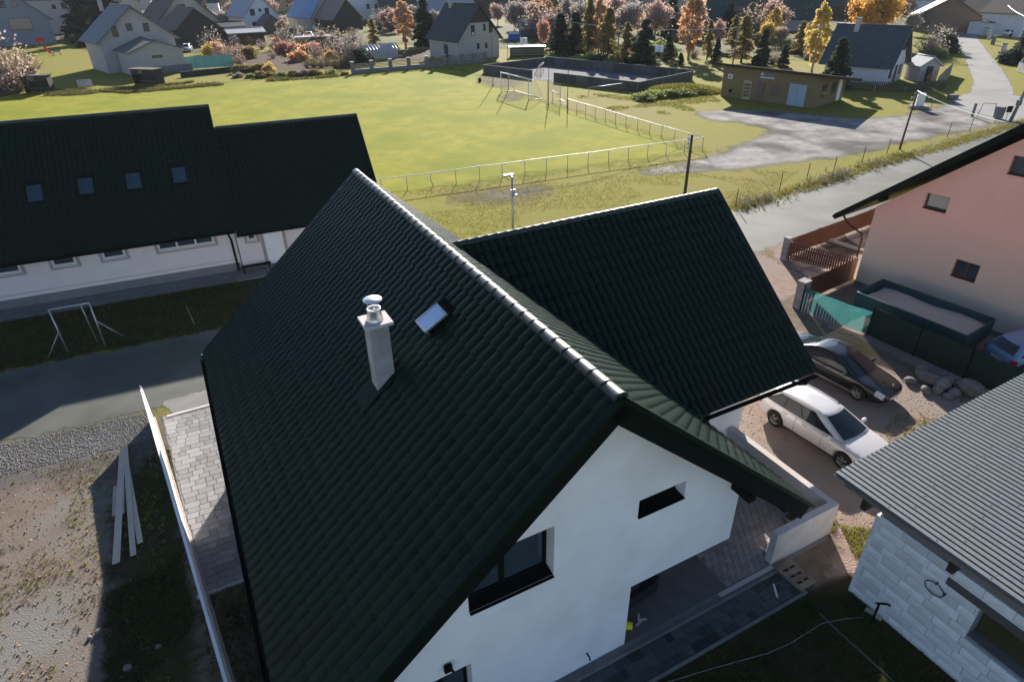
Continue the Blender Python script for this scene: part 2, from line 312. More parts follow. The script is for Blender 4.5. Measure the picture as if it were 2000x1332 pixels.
# village street
st = [(1855, 196), (1898, 180), (1902, 158), (1889, 126), (1873, 90), (1866, 68), (1873, 52), (1893, 38), (1930, 22), (1945, 22), (1906, 38), (1902, 59), (1913, 81), (1938, 112), (1960, 140), (1978, 171), (1980, 187), (2040, 196), (2040, 250), (1960, 236), (1880, 214)]
sheet('village_street', [P(*q) for q in st], 0.0005, ragged('street_edge', M_asph2, 0.5, 0.06), 0.7, 1.5)
sheet('street_side_drive', [P(1838, 92), P(1870, 92), P(1866, 72), P(1842, 72)], 0.0008, ragged('street_edge2', M_asph2, 0.5, 0.06), 0.5, 1.5)
# garden soil patches in the village
sheet('vegetable_bed', [P(460, 118), P(500, 100), P(560, 112), P(640, 122), P(690, 134), P(560, 140), P(465, 140)], -0.004, ragged('soil_edge', M_soil, 0.3), 2.0, 2.0)
sheet('garden_bed_soil', [P(750, 100), P(860, 95), P(860, 112), P(760, 122)], -0.004, ragged('soil_edge2', M_soil, 0.3), 2.0, 2.0)
far_dirt = mat('village_ground', (0.060, 0.062, 0.030), (0.105, 0.090, 0.055), 0.16, 0.95, c3=(0.15, 0.15, 0.03), scale2=0.03, bump=0.6, bscale=2)
sheet('village_land', [P(-60, 92), P(130, 84), P(220, 110), P(430, 104), P(560, 84), P(700, 84), P(1010, 96), P(1080, 88), P(1250, 96), P(1420, 112), P(1620, 120), P(1700, 60), P(2040, 30)] + [Vector((330, 600, 0)), Vector((-420, 600, 0))], -0.0075, ragged('village_ground_edge', far_dirt, 0.1), 5.0, 8.0)

for m_ in (M_grass, M_field, M_grav, M_lot, M_dirt, M_yard, M_soil, M_shadeg, far_dirt) + tuple(v_ for k_, v_ in MATS.items() if 'edge' in k_ and 'asphalt' not in k_ and 'street' not in k_ and 'apron' not in k_): m_.node_tree.nodes['Principled BSDF'].inputs['Specular IOR Level'].default_value = 0.06
# ================================================================== MAIN HOUSE
TW, TL = 0.232, 0.352
def tile_bm():
    b = MB(); prof = [(0, -0.002), (0.08, -0.002), (0.15, 0.018), (0.22, 0.027), (0.5, 0.032), (0.80, 0.027), (0.88, 0.018), (0.95, 0.0), (1.0, -0.002)]
    r0 = [(x * TW, 0.0, h * 0.8 + 0.034) for x, h in prof]; r1 = [(x * TW, 0.022, h + 0.040) for x, h in prof]; r2 = [(x * TW, TL + 0.01, h + 0.0) for x, h in prof]; rb = [(x * TW, 0.045, -0.014) for x, h in prof]
    b.grid([r0, r1, r2]); b.grid([rb, r0], sm=False); return b
TILE = tile_bm(); TILE_ME = TILE.mesh('roof_tile', M_tile)
TV = np.array(TILE.v); TF = np.array(TILE.f)
def slope_matrix(o, ex, ey):
    ex = Vector(ex).normalized(); ey = Vector(ey).normalized(); en = ex.cross(ey)
    m = Matrix((ex, ey, en)).transposed().to_4x4(); m.translation = Vector(o); return m
def tile_cells(o, ex, ey, length, slen, tw=0.285, tl=0.425, zs=1.2):
    M = slope_matrix(o, ex, ey); out = []; ni = max(1, int(round(length / tw))); nj = max(1, int(round(slen / tl))); tw, tl = length / ni, slen / nj; S = Matrix.Diagonal((tw / TW, tl / TL, zs, 1))
    for j in range(nj):
        for i in range(ni): out.append(M @ Matrix.Translation((i * tw, j * tl, 0)) @ S)
    return out
def tile_field(name, cells, m, parent):
    A = np.array([np.array(c) for c in cells]); V = np.einsum('nij,kj->nki', A[:, :3, :3], TV) + A[:, None, :3, 3]
    V += rng.normal(size=(len(cells), 1, 3)) * 0.0022
    F = (TF[None] + (np.arange(len(cells)) * len(TV))[:, None, None]).reshape(-1, 4)
    return npmesh(name, V.reshape(-1, 3), F, m, parent, kind='stuff', smooth=True)

mh = thing('main_house', 'white house with dark green-black tiled roof, open skylight and tall chimney', 'house', HO, YAW)
RZ = 8.09; SL = 0.8816; SR = 0.867; LR = 15.07; XL = -6.115; XR = 6.025; ZL = RZ + SL * XL; ZR = RZ - SR * XR
WY = 9.45; WZ = 7.18; WX = 11.11; WE = 4.10; WEZ = 2.67; SW = (WZ - WEZ) / (WY - WE); WX0 = (RZ - WZ) / SR
nL = math.hypot(XL, RZ - ZL); nR = math.hypot(XR, RZ - ZR); nW = math.hypot(WY - WE, WZ - WEZ)
THK = 0.40
def roof_slab(name, top, parent, thick=THK, m=M_black, off=0.015):
    top = [Vector(p) for p in top]; nn = (top[1] - top[0]).cross(top[2] - top[0]).normalized()
    if nn.z < 0: nn = -nn; top = top[::-1]
    return MB().prism([p - nn * off for p in top], -nn * thick).build(name, m, parent)
rl_ = roof_slab('roof', [(0, 0, RZ), (0, LR, RZ), (XL, LR, ZL), (XL, 0, ZL)], mh)
rr_ = roof_slab('roof', [(0, 0, RZ), (0, LR, RZ), (XR, LR, ZR), (XR, 0, ZR)], mh)
rw_ = roof_slab('wing_roof', [(WX0, WY, WZ), (WX, WY, WZ), (WX, WE, WEZ), ((RZ - WEZ) / SR, WE, WEZ)], mh, 0.28)
rw2 = roof_slab('wing_roof', [(WX0, WY, WZ), (WX, WY, WZ), (WX, 2 * WY - WE, WEZ), ((RZ - WEZ) / SR, 2 * WY - WE, WEZ)], mh, 0.28)
cl = tile_cells((XL, LR, ZL), (0, -1, 0), (-XL, 0, RZ - ZL), LR, nL)
sk = (-1.24, -0.70, 5.02, 5.76)
def pos(c): return (c @ Vector((TW / 2, TL / 2, 0)))
def keep(p): return not (sk[0] + 0.04 < p.x < sk[1] - 0.04 and sk[2] + 0.05 < p.y < sk[3] - 0.05) and not (-2.62 < p.x < -2.12 and 5.2 < p.y < 5.72)
cl = [c for c in cl if keep(pos(c))]
cl.sort(key=lambda c: (HW(*pos(c)) - Vector((0, 0, CAM_H))).length)
vis = []; rest = []
for c in cl:
    d = HW(*pos(c)) - Vector((0, 0, CAM_H)); y = 666 - FPX * d.dot(CU) / d.dot(CF); (vis if (y < 1335 and d.dot(CF) > 0 and len(vis) < 300) else rest).append(c)
for c in vis:
    o = mk('roof_tile', TILE_ME, rl_); o.matrix_basis = c
tile_field('roof_tiles', rest, M_tile, rl_)
cr_ = tile_cells((XR, 0, ZR), (0, 1, 0), (-XR, 0, RZ - ZR), LR, nR)
# the wing covers the middle of the right slope: drop tiles that lie under the wing roof
def under_wing(p): return abs(p.y - WY) < (WY - WE) and p.z < WZ - abs(p.y - WY) * SW - 0.05
tile_field('roof_tiles', [c for c in cr_ if not under_wing(pos(c))], M_tile, rr_)
def wing_in(p): return p.z > RZ - SR * p.x - 0.10
cw = [c for c in tile_cells((WX - 10.5, WE, WEZ), (1, 0, 0), (0, WY - WE, WZ - WEZ), 10.5, nW, 0.25, 0.47, 1.7) if wing_in(pos(c))]
tile_field('roof_tiles', cw, M_tile, rw_)
cw2 = [c for c in tile_cells((WX, 2 * WY - WE, WEZ), (-1, 0, 0), (0, WE - WY, WZ - WEZ), 10.5, nW, 0.25, 0.47, 1.7) if wing_in(pos(c))]
tile_field('roof_tiles', cw2, M_tile, rw2)
# ridge caps
def cap_mesh():
    b = MB(); rows = []
    for y, r, dz in ((0, 0.126, 0.004), (0.03, 0.126, 0.004), (0.045, 0.121, 0.0), (0.345, 0.116, -0.003)):
        rows.append([(r * math.cos(t), y, r * math.sin(t) * 0.9 + dz) for t in np.linspace(math.pi * 1.06, -math.pi * 0.06, 11)])
    b.grid(rows); b.quad(*[(0.125 * math.cos(t), 0, 0.125 * 0.9 * math.sin(t)) for t in np.linspace(0, math.pi, 9)]); return b.mesh('ridge_cap', M_ridge)
CAP = cap_mesh()
k = 0; y = -0.02
while y < LR - 0.2:
    o = mk('ridge_cap', CAP, mh, (0, y, RZ - 0.0)); o.scale = (1.12, 1.25, 1.0); o.rotation_euler = (random.uniform(-.006, .006), 0, random.uniform(-.012, .012)); y += 0.398
x = WX + 0.02
while x > WX0 + 0.1:
    o = mk('ridge_cap', CAP, mh, (x, WY, WZ - 0.015)); o.rotation_euler = (random.uniform(-.006, .006), 0, R(90) + random.uniform(-.012, .012)); x -= 0.318
# verge flashings along the roof edges
def bar(p, q, wd, ht, nrm=(0, 0, 1)):
    p, q = Vector(p), Vector(q); d = (q - p).normalized(); s = d.cross(Vector(nrm)).normalized() * wd / 2; t = s.cross(d).normalized() * ht / 2
    b = MB(); b.prism([p - s - t, p + s - t, p + s + t, p - s + t], q - p); return b
nlv = Vector((SL, 0, 1)).normalized(); nlv = Vector((-SL, 0, 1)).normalized(); nrv = Vector((SR, 0, 1)).normalized(); nwv = Vector((0, -SW, 1)).normalized()
bar(Vector((0, -0.03, RZ)) + nlv * .02, Vector((XL, -0.03, ZL)) + nlv * .02, 0.13, 0.09, nlv).build('verge_flashing', M_tile_far, mh)
bar(Vector((0, LR + .03, RZ)) + nlv * .02, Vector((XL, LR + .03, ZL)) + nlv * .02, 0.13, 0.09, nlv).build('verge_flashing', M_tile_far, mh)
bar(Vector((0, -0.03, RZ)) + nrv * .02, Vector((XR, -0.03, ZR)) + nrv * .02, 0.13, 0.09, nrv).build('verge_flashing', M_tile_far, mh)
bar(Vector((0, LR + .03, RZ)) + nrv * .02, Vector((XR, LR + .03, ZR)) + nrv * .02, 0.13, 0.09, nrv).build('verge_flashing', M_tile_far, mh)
bar(Vector((WX + .03, WY, WZ)) + nwv * .02, Vector((WX + .03, WE, WEZ)) + nwv * .02, 0.13, 0.09, nwv).build('verge_flashing', M_tile_far, mh)
# valley gutter
bar(Vector((WX0, WY, WZ + .01)), Vector(((RZ - WEZ) / SR, WE, WEZ + .01)), 0.24, 0.02, (nrv + nwv).normalized()).build('valley_gutter', M_tile_far, mh)
# eave gutters
def gutter(p, q, parent, m=M_black, r=0.075):
    p, q = Vector(p), Vector(q); d = (q - p).normalized(); s = d.cross(Vector((0, 0, 1))).normalized(); b = MB(); rows = []
    for e in (p, q): rows.append([e + s * r * math.cos(t) + Vector((0, 0, r * math.sin(t))) for t in np.linspace(math.pi, 2 * math.pi, 9)] + [e + s * (r - .012) * math.cos(t) + Vector((0, 0, (r - .012) * math.sin(t))) for t in np.linspace(2 * math.pi, math.pi, 9)])
    b.grid(rows, closed=True)
    for e in (p, q): b.quad(*[e + s * r * math.cos(t) + Vector((0, 0, r * math.sin(t))) for t in np.linspace(math.pi, 2 * math.pi, 9)])
    return b.build('gutter', m, parent)
gutter((XL - 0.09, 0.02, ZL - 0.07), (XL - 0.09, LR, ZL - 0.07), mh); gutter((XR + 0.09, 0.02, ZR - 0.07), (XR + 0.09, WE - .2, ZR - 0.07), mh); gutter((6.3, WE - 0.09, WEZ - 0.07), (WX, WE - 0.09, WEZ - 0.07), mh)
M_gutw = M_whitemet
MB().tube([(XL - .09, LR + .02, ZL - .04), (XL - .10, LR + .06, ZL - .12), (XL - .06, LR + .05, ZL - .22)], 0.03, 8).build('gutter_end', M_gutw, mh)
MB().tube([(10.75, WE - .09, WEZ - .14), (10.75, WE - .05, WEZ - .30), (10.70, WE + .15, WEZ - .42), (10.6, WE + .9, WEZ - .45)], 0.05, 8).build('downpipe', M_black, mh)
# walls
wp = [(-4.23, 0.67, 0), (1.30, 0.67, 0), (1.30, 0.67, 2.06), (4.23, 0.67, 2.06), (4.23, 0.67, 3.98), (0, 0.67, 7.66), (-4.23, 0.67, 3.96)]
gw = MB().prism(wp, (0, 0.42, 0)).build('gable_wall', M_white, mh)
cut(gw, [MB().box((-1.665, 0.7, 4.34), (1.83, 1.4, 1.34)), MB().box((1.87, 0.7, 4.46), (1.23, 1.4, 0.46)), MB().box((-3.2, 0.7, 1.0), (1.16, 1.4, 2.32))])
bw = MB(); bw.box((-1.47, 7.75, 1.95), (5.52, 13.3, 3.9)); bw.box((2.77, 9.1, 1.945), (2.92, 10.6, 3.88)); bw.box((2.77, 2.445, 2.99), (2.91, 2.70, 1.80)); bw.build('wall', M_white, mh)
MB().prism([(-4.225, 14.41, 0), (4.225, 14.41, 0), (4.225, 14.41, 3.98), (0, 14.41, 7.66), (-4.225, 14.41, 3.96)], (0, 0.1, 0)).build('gable_wall', M_white, mh)
ww = MB().prism([(4.24, 4.7, 0), (4.24, 14.2, 0), (4.24, 14.2, 2.85), (4.24, 9.45, 6.75), (4.24, 4.7, 2.85)], (4.6, 0, 0)).build('wing_wall', M_white, mh)
b = MB().box((6.9, 4.69, 1.2), (0.9, 0.06, 2.2)).build('door', mat('anthracite_door', (0.02, 0.024, 0.026), None, 3, 0.4), mh)
MB().tube([(7.25, 4.63, 1.05), (7.25, 4.63, 1.35)], 0.012, 6).build('handle', M_shiny, b)
# gable openings: frames, panes, sills
def win_in(parent, x0, x1, z0, z1, y, mull=(), fm=M_black, gm=M_glass, fw=0.07, dep=0.07):
    f = MB(); xs = [x0, x1]; zs = [z0, z1]
    f.box(((x0 + x1) / 2, y, z0 + fw / 2), (x1 - x0, dep, fw)); f.box(((x0 + x1) / 2, y, z1 - fw / 2), (x1 - x0, dep, fw))
    f.box((x0 + fw / 2, y, (z0 + z1) / 2), (fw, dep, z1 - z0 - 2 * fw)); f.box((x1 - fw / 2, y, (z0 + z1) / 2), (fw, dep, z1 - z0 - 2 * fw))
    for mx in mull: f.box((mx, y, (z0 + z1) / 2), (fw * 1.5, dep, z1 - z0 - 2 * fw))
    w_ = f.build('window', fm, parent)
    ed = [x0 + fw] + [m_ for m_ in mull] + [x1 - fw]
    for a, b_ in zip(ed, ed[1:]): MB().box(((a + b_) / 2, y + 0.01, (z0 + z1) / 2), (b_ - a, 0.02, z1 - z0 - 2 * fw)).build('pane', gm, w_)
    return w_
w1 = win_in(mh, -2.57, -0.76, 3.69, 5.0, 0.98, (-1.75,)); MB().prism([(-2.57, 0.62, 3.66), (-0.76, 0.62, 3.66), (-0.76, 0.95, 3.72), (-2.57, 0.95, 3.72)], (0, 0, -0.03)).build('sill', M_black, w1)
w2 = win_in(mh, 1.26, 2.48, 4.24, 4.68, 0.98); MB().prism([(1.26, 0.63, 4.235), (2.48, 0.63, 4.235), (2.48, 0.95, 4.25), (1.26, 0.95, 4.25)], (0, 0, -0.03)).build('sill', M_black, w2)
d1 = win_in(mh, -3.77, -2.63, 0.02, 2.15, 0.98, (-3.2,)); d1.name = 'patio_door'
# wall lamp, tap
lp = MB().box((-3.12, 0.60, 2.46), (0.16, 0.07, 0.18)); lp.build('wall_lamp', M_black, mh); MB().tube([(-3.06, 0.66, 2.36), (-3.02, 0.6, 2.27)], 0.03, 6).build('wall_lamp_arm', M_black, mh)
MB().tube([(0.2, 0.66, 0.46), (0.2, 0.55, 0.46), (0.2, 0.52, 0.38)], 0.02, 6).build('outdoor_tap', M_black, mh)
# purlin end and closed eave box on the right
MB().box((4.0, 0.40, 3.93), (0.20, 0.55, 0.22)).build('purlin_end', M_black, mh)
MB().box((5.55, 0.35, 3.0), (0.5, 0.4, 0.32)).build('eave_box', M_black, mh)
# chimney
ch = MB().box((-2.39, 5.46, 6.4), (0.43, 0.43, 2.20)).build('chimney', mat('chimney_render', (0.42, 0.41, 0.41), (0.33, 0.325, 0.33), 2.2, 0.9, bump=0.2, bscale=40, c3=(0.27, 0.245, 0.23), scale2=1.3), mh)
cr2 = MB().box((-2.39, 5.46, 7.535), (0.62, 0.62, 0.07)).build('crown', M_conc, ch); bevel(cr2, 0.01)
MB().lathe([(0.19, 0), (0.185, 0.03), (0.135, 0.22), (0.15, 0.22), (0.15, 0.27), (0.128, 0.27), (0.12, 0.05)], (-2.39, 5.46, 7.57), 20).build('flue', M_shiny, ch)
capb = MB(); capb.lathe([(0.0, 0.062), (0.08, 0.056), (0.15, 0.036), (0.205, 0.004), (0.205, -0.004), (0.1, 0.02), (0, 0.03)], (-2.39, 5.46, 8.04), 28)
for t in range(3):
    a = t * 2.1 + 0.4; capb.tube([(-2.39 + .13 * math.cos(a), 5.46 + .13 * math.sin(a), 7.8), (-2.39 + .13 * math.cos(a), 5.46 + .13 * math.sin(a), 8.06)], 0.008, 5)
capb.build('rain_cap', M_shiny, ch)
sm_ = slope_matrix((-2.39 - 0.30, 5.46, RZ - SL * 2.69), (0, -1, 0), (-XL, 0, RZ - ZL))
b = MB().box((0, 0.16, 0.075), (0.64, 1.06, 0.02)).build('flashing', M_tile_far, ch); b.matrix_basis = sm_
# roof window, sash tilted open
xm, ym = (sk[0] + sk[1]) / 2, (sk[2] + sk[3]) / 2
SM = slope_matrix((sk[0] - .02, ym - .05, RZ + SL * (sk[0] - .02)), (0, -1, 0), (-XL, 0, RZ - ZL)); sw_, sh_ = 0.62, 0.64
fr = MB()
for a, b_, c_, d_ in ((-sw_ / 2, 0, .05, sh_), (sw_ / 2, 0, .05, sh_)): fr.box((a, sh_ / 2, 0.05), (0.05, sh_, 0.12))
fr.box((0, 0, 0.05), (sw_ + .05, 0.05, 0.12)); fr.box((0, sh_, 0.06), (sw_ + .05, 0.07, 0.14)); fr.box((0, -0.12, 0.03), (sw_ + .1, 0.2, 0.02))
skl = fr.build('skylight', M_black, mh); skl.matrix_basis = SM
Mo = Matrix.Translation((0, sh_ * 0.96, 0.15)) @ Matrix.Rotation(R(-11), 4, 'X')
sf = MB()
for a in (-sw_ / 2 + .02, sw_ / 2 - .02): sf.box((a, -sh_ / 2, 0.0), (0.035, sh_, 0.045))
sf.box((0, -0.02, 0), (sw_, 0.04, 0.045)); sf.box((0, -sh_ + .02, 0), (sw_, 0.04, 0.045)); s1 = sf.build('sash', M_steel, skl); s1.matrix_basis = Mo
MB().box((0, -sh_ / 2, 0.004), (sw_ - .07, sh_ - .07, 0.012)).build('pane', mat('reflective_pane', (0.42, 0.48, 0.58), (0.48, 0.54, 0.64), 1, 0.08, spec=1.0, metal=0.9), skl).matrix_basis = Mo
MB().tube([(-.3, .03, .08), (-.3, .02, .26)], 0.01, 5).tube([(.3, .03, .08), (.3, .02, .26)], 0.01, 5).build('stay', M_steel, skl)
MB().box((0, sh_ / 2, -0.03), (sw_ - .05, sh_ - .05, 0.02)).build('reveal', M_dark, skl)
# recess floor and ceiling under the upper storey
MB().box((2.77, 2.1, 2.03), (2.9, 2.8, 0.04)).build('porch_ceiling', M_white, mh)
pf = sheet('porch_floor', [HW(1.31, 0.68), HW(4.6, 0.68), HW(4.6, 3.75), HW(1.31, 3.75)], 0.004, mat('porch_screed', (0.10, 0.10, 0.095), (0.13, 0.13, 0.12), 3, 0.9, bump=0.2), 0.1, 1.0, crisp=True)
dd = MB().box((3.1, 3.76, 1.05), (1.5, 0.06, 2.0)).build('door', M_black, mh); MB().box((3.1, 3.72, 1.1), (1.3, 0.02, 1.7)).build('pane', M_glass, dd)

# ---------------- things around the main house
def soft_box(c, d, rz=0.0, r=0.05, m=None, name='x', parent=None, **k):
    return bevel(MB().box(c, d, rz).build(name, m, parent, **k), r, 3)
M_sofa = mat('black_rattan', (0.010, 0.012, 0.012), (0.02, 0.022, 0.022), 30, 0.8, bump=0.3)
sofa = thing('garden_sofa', 'black rattan garden sofa pushed into the open porch corner', 'sofa', HW(2.15, 1.75), YAW + 0.1)
soft_box((0, 0, 0.22), (1.5, 0.75, 0.36), 0, .05, M_sofa, 'seat', sofa); soft_box((0, 0.36, 0.5), (1.5, 0.16, 0.72), 0, .05, M_sofa, 'backrest', sofa)
for s in (-1, 1): soft_box((s * 0.7, 0, 0.34), (0.14, 0.75, 0.5), 0, .04, M_sofa, 'armrest', sofa)
soft_box((-.2, 0.02, 0.45), (0.9, 0.5, 0.12), 0.05, .05, mat('charcoal_cushion', (0.03, 0.035, 0.035), None, 8, 0.95), 'cushion', sofa)
bk = thing('yellow_toy_bucket', 'small bright yellow bucket lying by the white wall corner', 'bucket', HW(1.62, 0.98, 0.11), YAW + 0.9)
bb = MB().lathe([(0.0, -0.12), (0.085, -0.12), (0.12, 0.12), (0.112, 0.12), (0.08, -0.105), (0, -0.105)], (0, 0, 0), 16, axis='y').build('pail', mat('yellow_plastic', (0.75, 0.72, 0.02), None, 4, 0.5), bk)
MB().tube([(0.12 * math.cos(t), 0.13, 0.12 * math.sin(t)) for t in np.linspace(0, math.pi, 8)], 0.006, 5).build('handle', M_steel, bk)
for i, (a, b_, rz) in enumerate(((1.95, .95, .3), (2.07, .98, -.4), (2.02, 1.05, .9))):
    MB().box((0, 0, 0.012), (0.22, 0.05, 0.024)).build('tile_offcut', M_conc, None, loc=HW(a, b_, 0.006 + .026 * i), label='pale offcut strip lying crosswise in the little heap beside the yellow bucket', cat='offcut', group='offcuts by the yellow bucket').rotation_euler = (0, 0, YAW + rz)
# terrace: interlocking pavers
TP = [HW(4.62, 0.72), HW(8.25, 0.72), HW(8.25, 4.6), HW(4.62, 4.6)]
ter = sheet('terrace_bed', [HW(4.61, 0.55), HW(8.3, 0.55), HW(8.3, 4.66), HW(4.3, 4.66), HW(4.3, 3.8), HW(4.61, 3.8)], 0.004, M_concd, 0.1, 1.0, crisp=True)
M_pav = mat('interlocking_paver', (0.23, 0.20, 0.185), (0.28, 0.245, 0.225), 6, 0.9, bump=0.2, bscale=60, rnd=0.14)
def zig(wd=0.215, hd=0.17, gap=0.008, k=0.035, th=0.05):
    a, b_ = wd / 2 - gap / 2, hd / 2 - gap / 2
    pts = [(-a, -b_), (-a * .34, -b_ - k * .5), (a * .34, -b_ + k * .5), (a, -b_), (a, b_), (a * .34, b_ + k * .5), (-a * .34, b_ - k * .5), (-a, b_)]
    bm = MB(); bm.prism([(x, y, 0) for x, y in pts], (0, 0, th)); return bm.mesh('paver', M_pav)
ZIG = zig(); pc = []
for j in range(24):
    for i in range(18):
        a, b_ = 4.73 + i * 0.218 * 1.0, 0.80 + j * 0.172
        a += 0.109 * (j % 2)
        if a < 8.2 and b_ < 4.6: pc.append((a, b_))
pc.sort(key=lambda q: q[1])
nn_ = 0
jb = MB()
for a, b_ in pc:
    if nn_ < 300:
        o = mk('paver', ZIG, ter, HW(a, b_, 0.0)); o.rotation_euler = (0, 0, YAW + random.uniform(-.02, .02)); o.location.z = -0.03 + random.uniform(0, .006); nn_ += 1
    else:
        q = HW(a, b_, 0.0); jb.box((q.x, q.y, 0.0), (0.205, 0.16, 0.042), YAW)
if jb.v: jb.build('paver_field', M_pav, ter, kind='stuff')
MB().box((0, 0, 0), (1.9, 0.12, 0.06)).build('kerb', M_conc, ter, loc=HW(5.2, 0.60, 0.0)).rotation_euler = (0, 0, YAW)
# concrete parapet wall round the terrace
pw = thing('parapet_wall', 'low pale concrete wall wrapping the corner of the paved terrace', 'wall', HW(8.4, 0.78), YAW)
w_a = MB().prism([(0.1, -0.1, 0), (0.1, 3.85, 0), (-0.1, 3.85, 0), (-0.1, 0.1, 0)], (0, 0, 1.12)); w_a.build('long_side', M_conc, pw)
w_b = MB().prism([(0.098, -0.102, 0), (-0.104, 0.098, 0), (-2.25, 0.098, 0), (-2.25, -0.102, 0)], (0, 0, 1.118)); w_b.build('short_side', M_conc, pw)
# stone heap and boards in the terrace corner
for i, (a, b_, s) in enumerate(((6.42, .98, .16), (6.55, 1.12, .1), (6.36, 1.2, .08))):
    MB().box((0, 0, s * .3), (s * 1.5, s, s * .6), 0, .85).build('rubble_block', M_conc, None, loc=HW(a, b_, 0.01), label='pale rubble block left in the sunny terrace corner by the parapet end', cat='rubble', group='rubble by the parapet end').rotation_euler = (0, 0, i * 1.1)
bx = thing('plant_pot', 'grey pot standing under the low eave beside the parapet wall', 'pot', HW(7.75, 1.45, 0.0), 0.3)
MB().lathe([(0, 0), (0.15, 0), (0.20, 0.3), (0.215, 0.3), (0.215, 0.34), (0.185, 0.34), (0.17, 0.27), (0, 0.26)], (0, 0, 0), 18).build('body', M_concd, bx); MB().lathe([(0, .28), (0.175, .27)], (0, 0, 0), 18).build('soil', M_soil, bx)
# dark slab path along the house
path = sheet('slab_path', [HW(-4.3, 0.68), HW(6.25, 0.68), HW(6.25, -0.36), HW(-4.3, -0.36)], 0.002, M_concd, 0.08, 1.0, crisp=True)
M_slab = mat('dark_slab', (0.045, 0.052, 0.052), (0.062, 0.070, 0.070), 5, 0.8, bump=0.15, bscale=60, rnd=0.55)
rows_ = [(-0.30, 0.24), (-0.05, 0.24), (0.20, 0.24)]
SLAB = {}
def slabmesh(wd, hd, m, th=0.05, nm='slab'):
    k = (round(wd, 2), round(hd, 2), m.name)
    if k not in SLAB:
        b_ = MB(); b_.box((0, 0, 0), (wd, hd, th), 0, 1.0 - 0.012 / max(wd, hd)); SLAB[k] = b_.mesh(nm, m)
    return SLAB[k]
for yb, hd in rows_:
    a = -4.25
    while a < 6.1:
        wd = random.choice((0.2, 0.3, 0.4, 0.5)); wd = min(wd, 6.2 - a)
        if wd > 0.08:
            o = mk('slab', slabmesh(wd - 0.012, hd - 0.012, M_slab), path, HW(a + wd / 2, yb + hd / 2 - 0.03, -0.005 + random.uniform(0, .006))); o.rotation_euler = (0, 0, YAW)
        a += wd
for (a0, a1, b_) in ((-4.3, 6.25, 0.43), (-4.3, 6.3, -0.40)):
    o = MB().box((0, 0, 0), (a1 - a0, 0.06, 0.09)).build('kerb', M_concd, path, loc=HW((a0 + a1) / 2, b_, 0.01)); o.rotation_euler = (0, 0, YAW)
o = MB().box((0, 0, 0), (0.05, 0.80, 0.09)).build('kerb', M_concd, path, loc=HW(6.27, 0.02, 0.012)); o.rotation_euler = (0, 0, YAW)
M_pebb = mat('wet_pebbles', (0.07, 0.07, 0.068), (0.16, 0.155, 0.15), 25, 0.9, bump=0.6, bscale=40)
# long white garden wall
wa, wb = P(300, 818), P(398, 1148); wdv = (wa - wb).normalized(); wb2 = wb - wdv * 9; wl_ = (wa - wb2).length
gwl = thing('garden_wall', 'long white rendered garden wall beside the paved drive', 'wall', wb2, math.atan2(wdv.y, wdv.x))
MB().box((wl_ / 2, 0.03, 0.70), (wl_, 0.07, 1.40)).build('panel', M_white, gwl); MB().box((wl_ / 2, -0.04, 0.02), (wl_, 0.07, 0.10)).build('footing', mat('rough_footing', (0.40, 0.33, 0.29), (0.30, 0.26, 0.23), 9, 0.95, bump=0.6), gwl)
MB().box((wl_ + 0.01, 0.03, 1.42), (0.10, 0.06, 0.05)).build('end_bracket', M_steel, gwl)
# paved drive on the left of the house
dr = sheet('paved_drive_bed', [HW(-7.5, 7.05), HW(-4.25, 7.05), HW(-4.25, 16.05), HW(-8.12, 16.05)], 0.004, M_concd, 0.1, 1.0, crisp=True)
M_pv2 = mat('light_grey_paver', (0.19, 0.188, 0.192), (0.23, 0.226, 0.228), 7, 0.88, bump=0.15, bscale=70, rnd=0.22)
b_ = 7.08; cnt = 0
while b_ < 15.85:
    hd = 0.25; a = -7.50 - (b_ - 7.2) * 0.070 + random.uniform(0, .08)
    while a < -5.05 and cnt < 330:
        wd = random.choice((0.22, 0.30, 0.34, 0.44))
        o = mk('paver', slabmesh(wd - 0.010, hd - 0.010, M_pv2, 0.05, 'paver'), dr, HW(a + wd / 2, b_ + hd / 2, -0.006 + random.uniform(0, .004))); o.rotation_euler = (0, 0, YAW + random.uniform(-.006, .006)); a += wd; cnt += 1
    b_ += hd
o = MB().box((0, 0, 0), (3.7, 0.12, 0.10)).build('kerb', M_conc, dr, loc=HW(-6.1, 16.0, 0.0)); o.rotation_euler = (0, 0, YAW)
o = MB().box((0, 0, 0), (3.4, 0.10, 0.10)).build('kerb', M_conc, dr, loc=HW(-5.95, 7.0, 0.0)); o.rotation_euler = (0, 0, YAW)
# planks on the plot
pl = [((240, 883), (228, 1102), 'longest pale plank lying on the ground beside the shadow edge'), ((246, 876), (262, 1088), 'pale plank with dark cut marks, lying in the fanned pile'), ((243, 880), (275, 1062), 'pale plank at the outer splayed side of the pile'), ((240, 945), (239, 1004), 'short pale plank half hidden between the longer ones'), ((226, 950), (224, 1008), 'short pale plank poking out under the longest one')]
for i, (p0, p1, lb) in enumerate(pl):
    z = (0.05, 0.075, 0.045, 0.02, 0.02)[i]; a, b2 = P(*p0), P(*p1); c = (a + b2) / 2; d = a - b2
    o = bevel(MB().box((0, 0, 0), (d.length, (0.19, .15, .15, .12, .13)[i], 0.025)).build('plank', M_plank, None, loc=(c.x, c.y, z), label=lb, cat='plank'), 0.004, 1); o.rotation_euler = (0, 0, math.atan2(d.y, d.x))
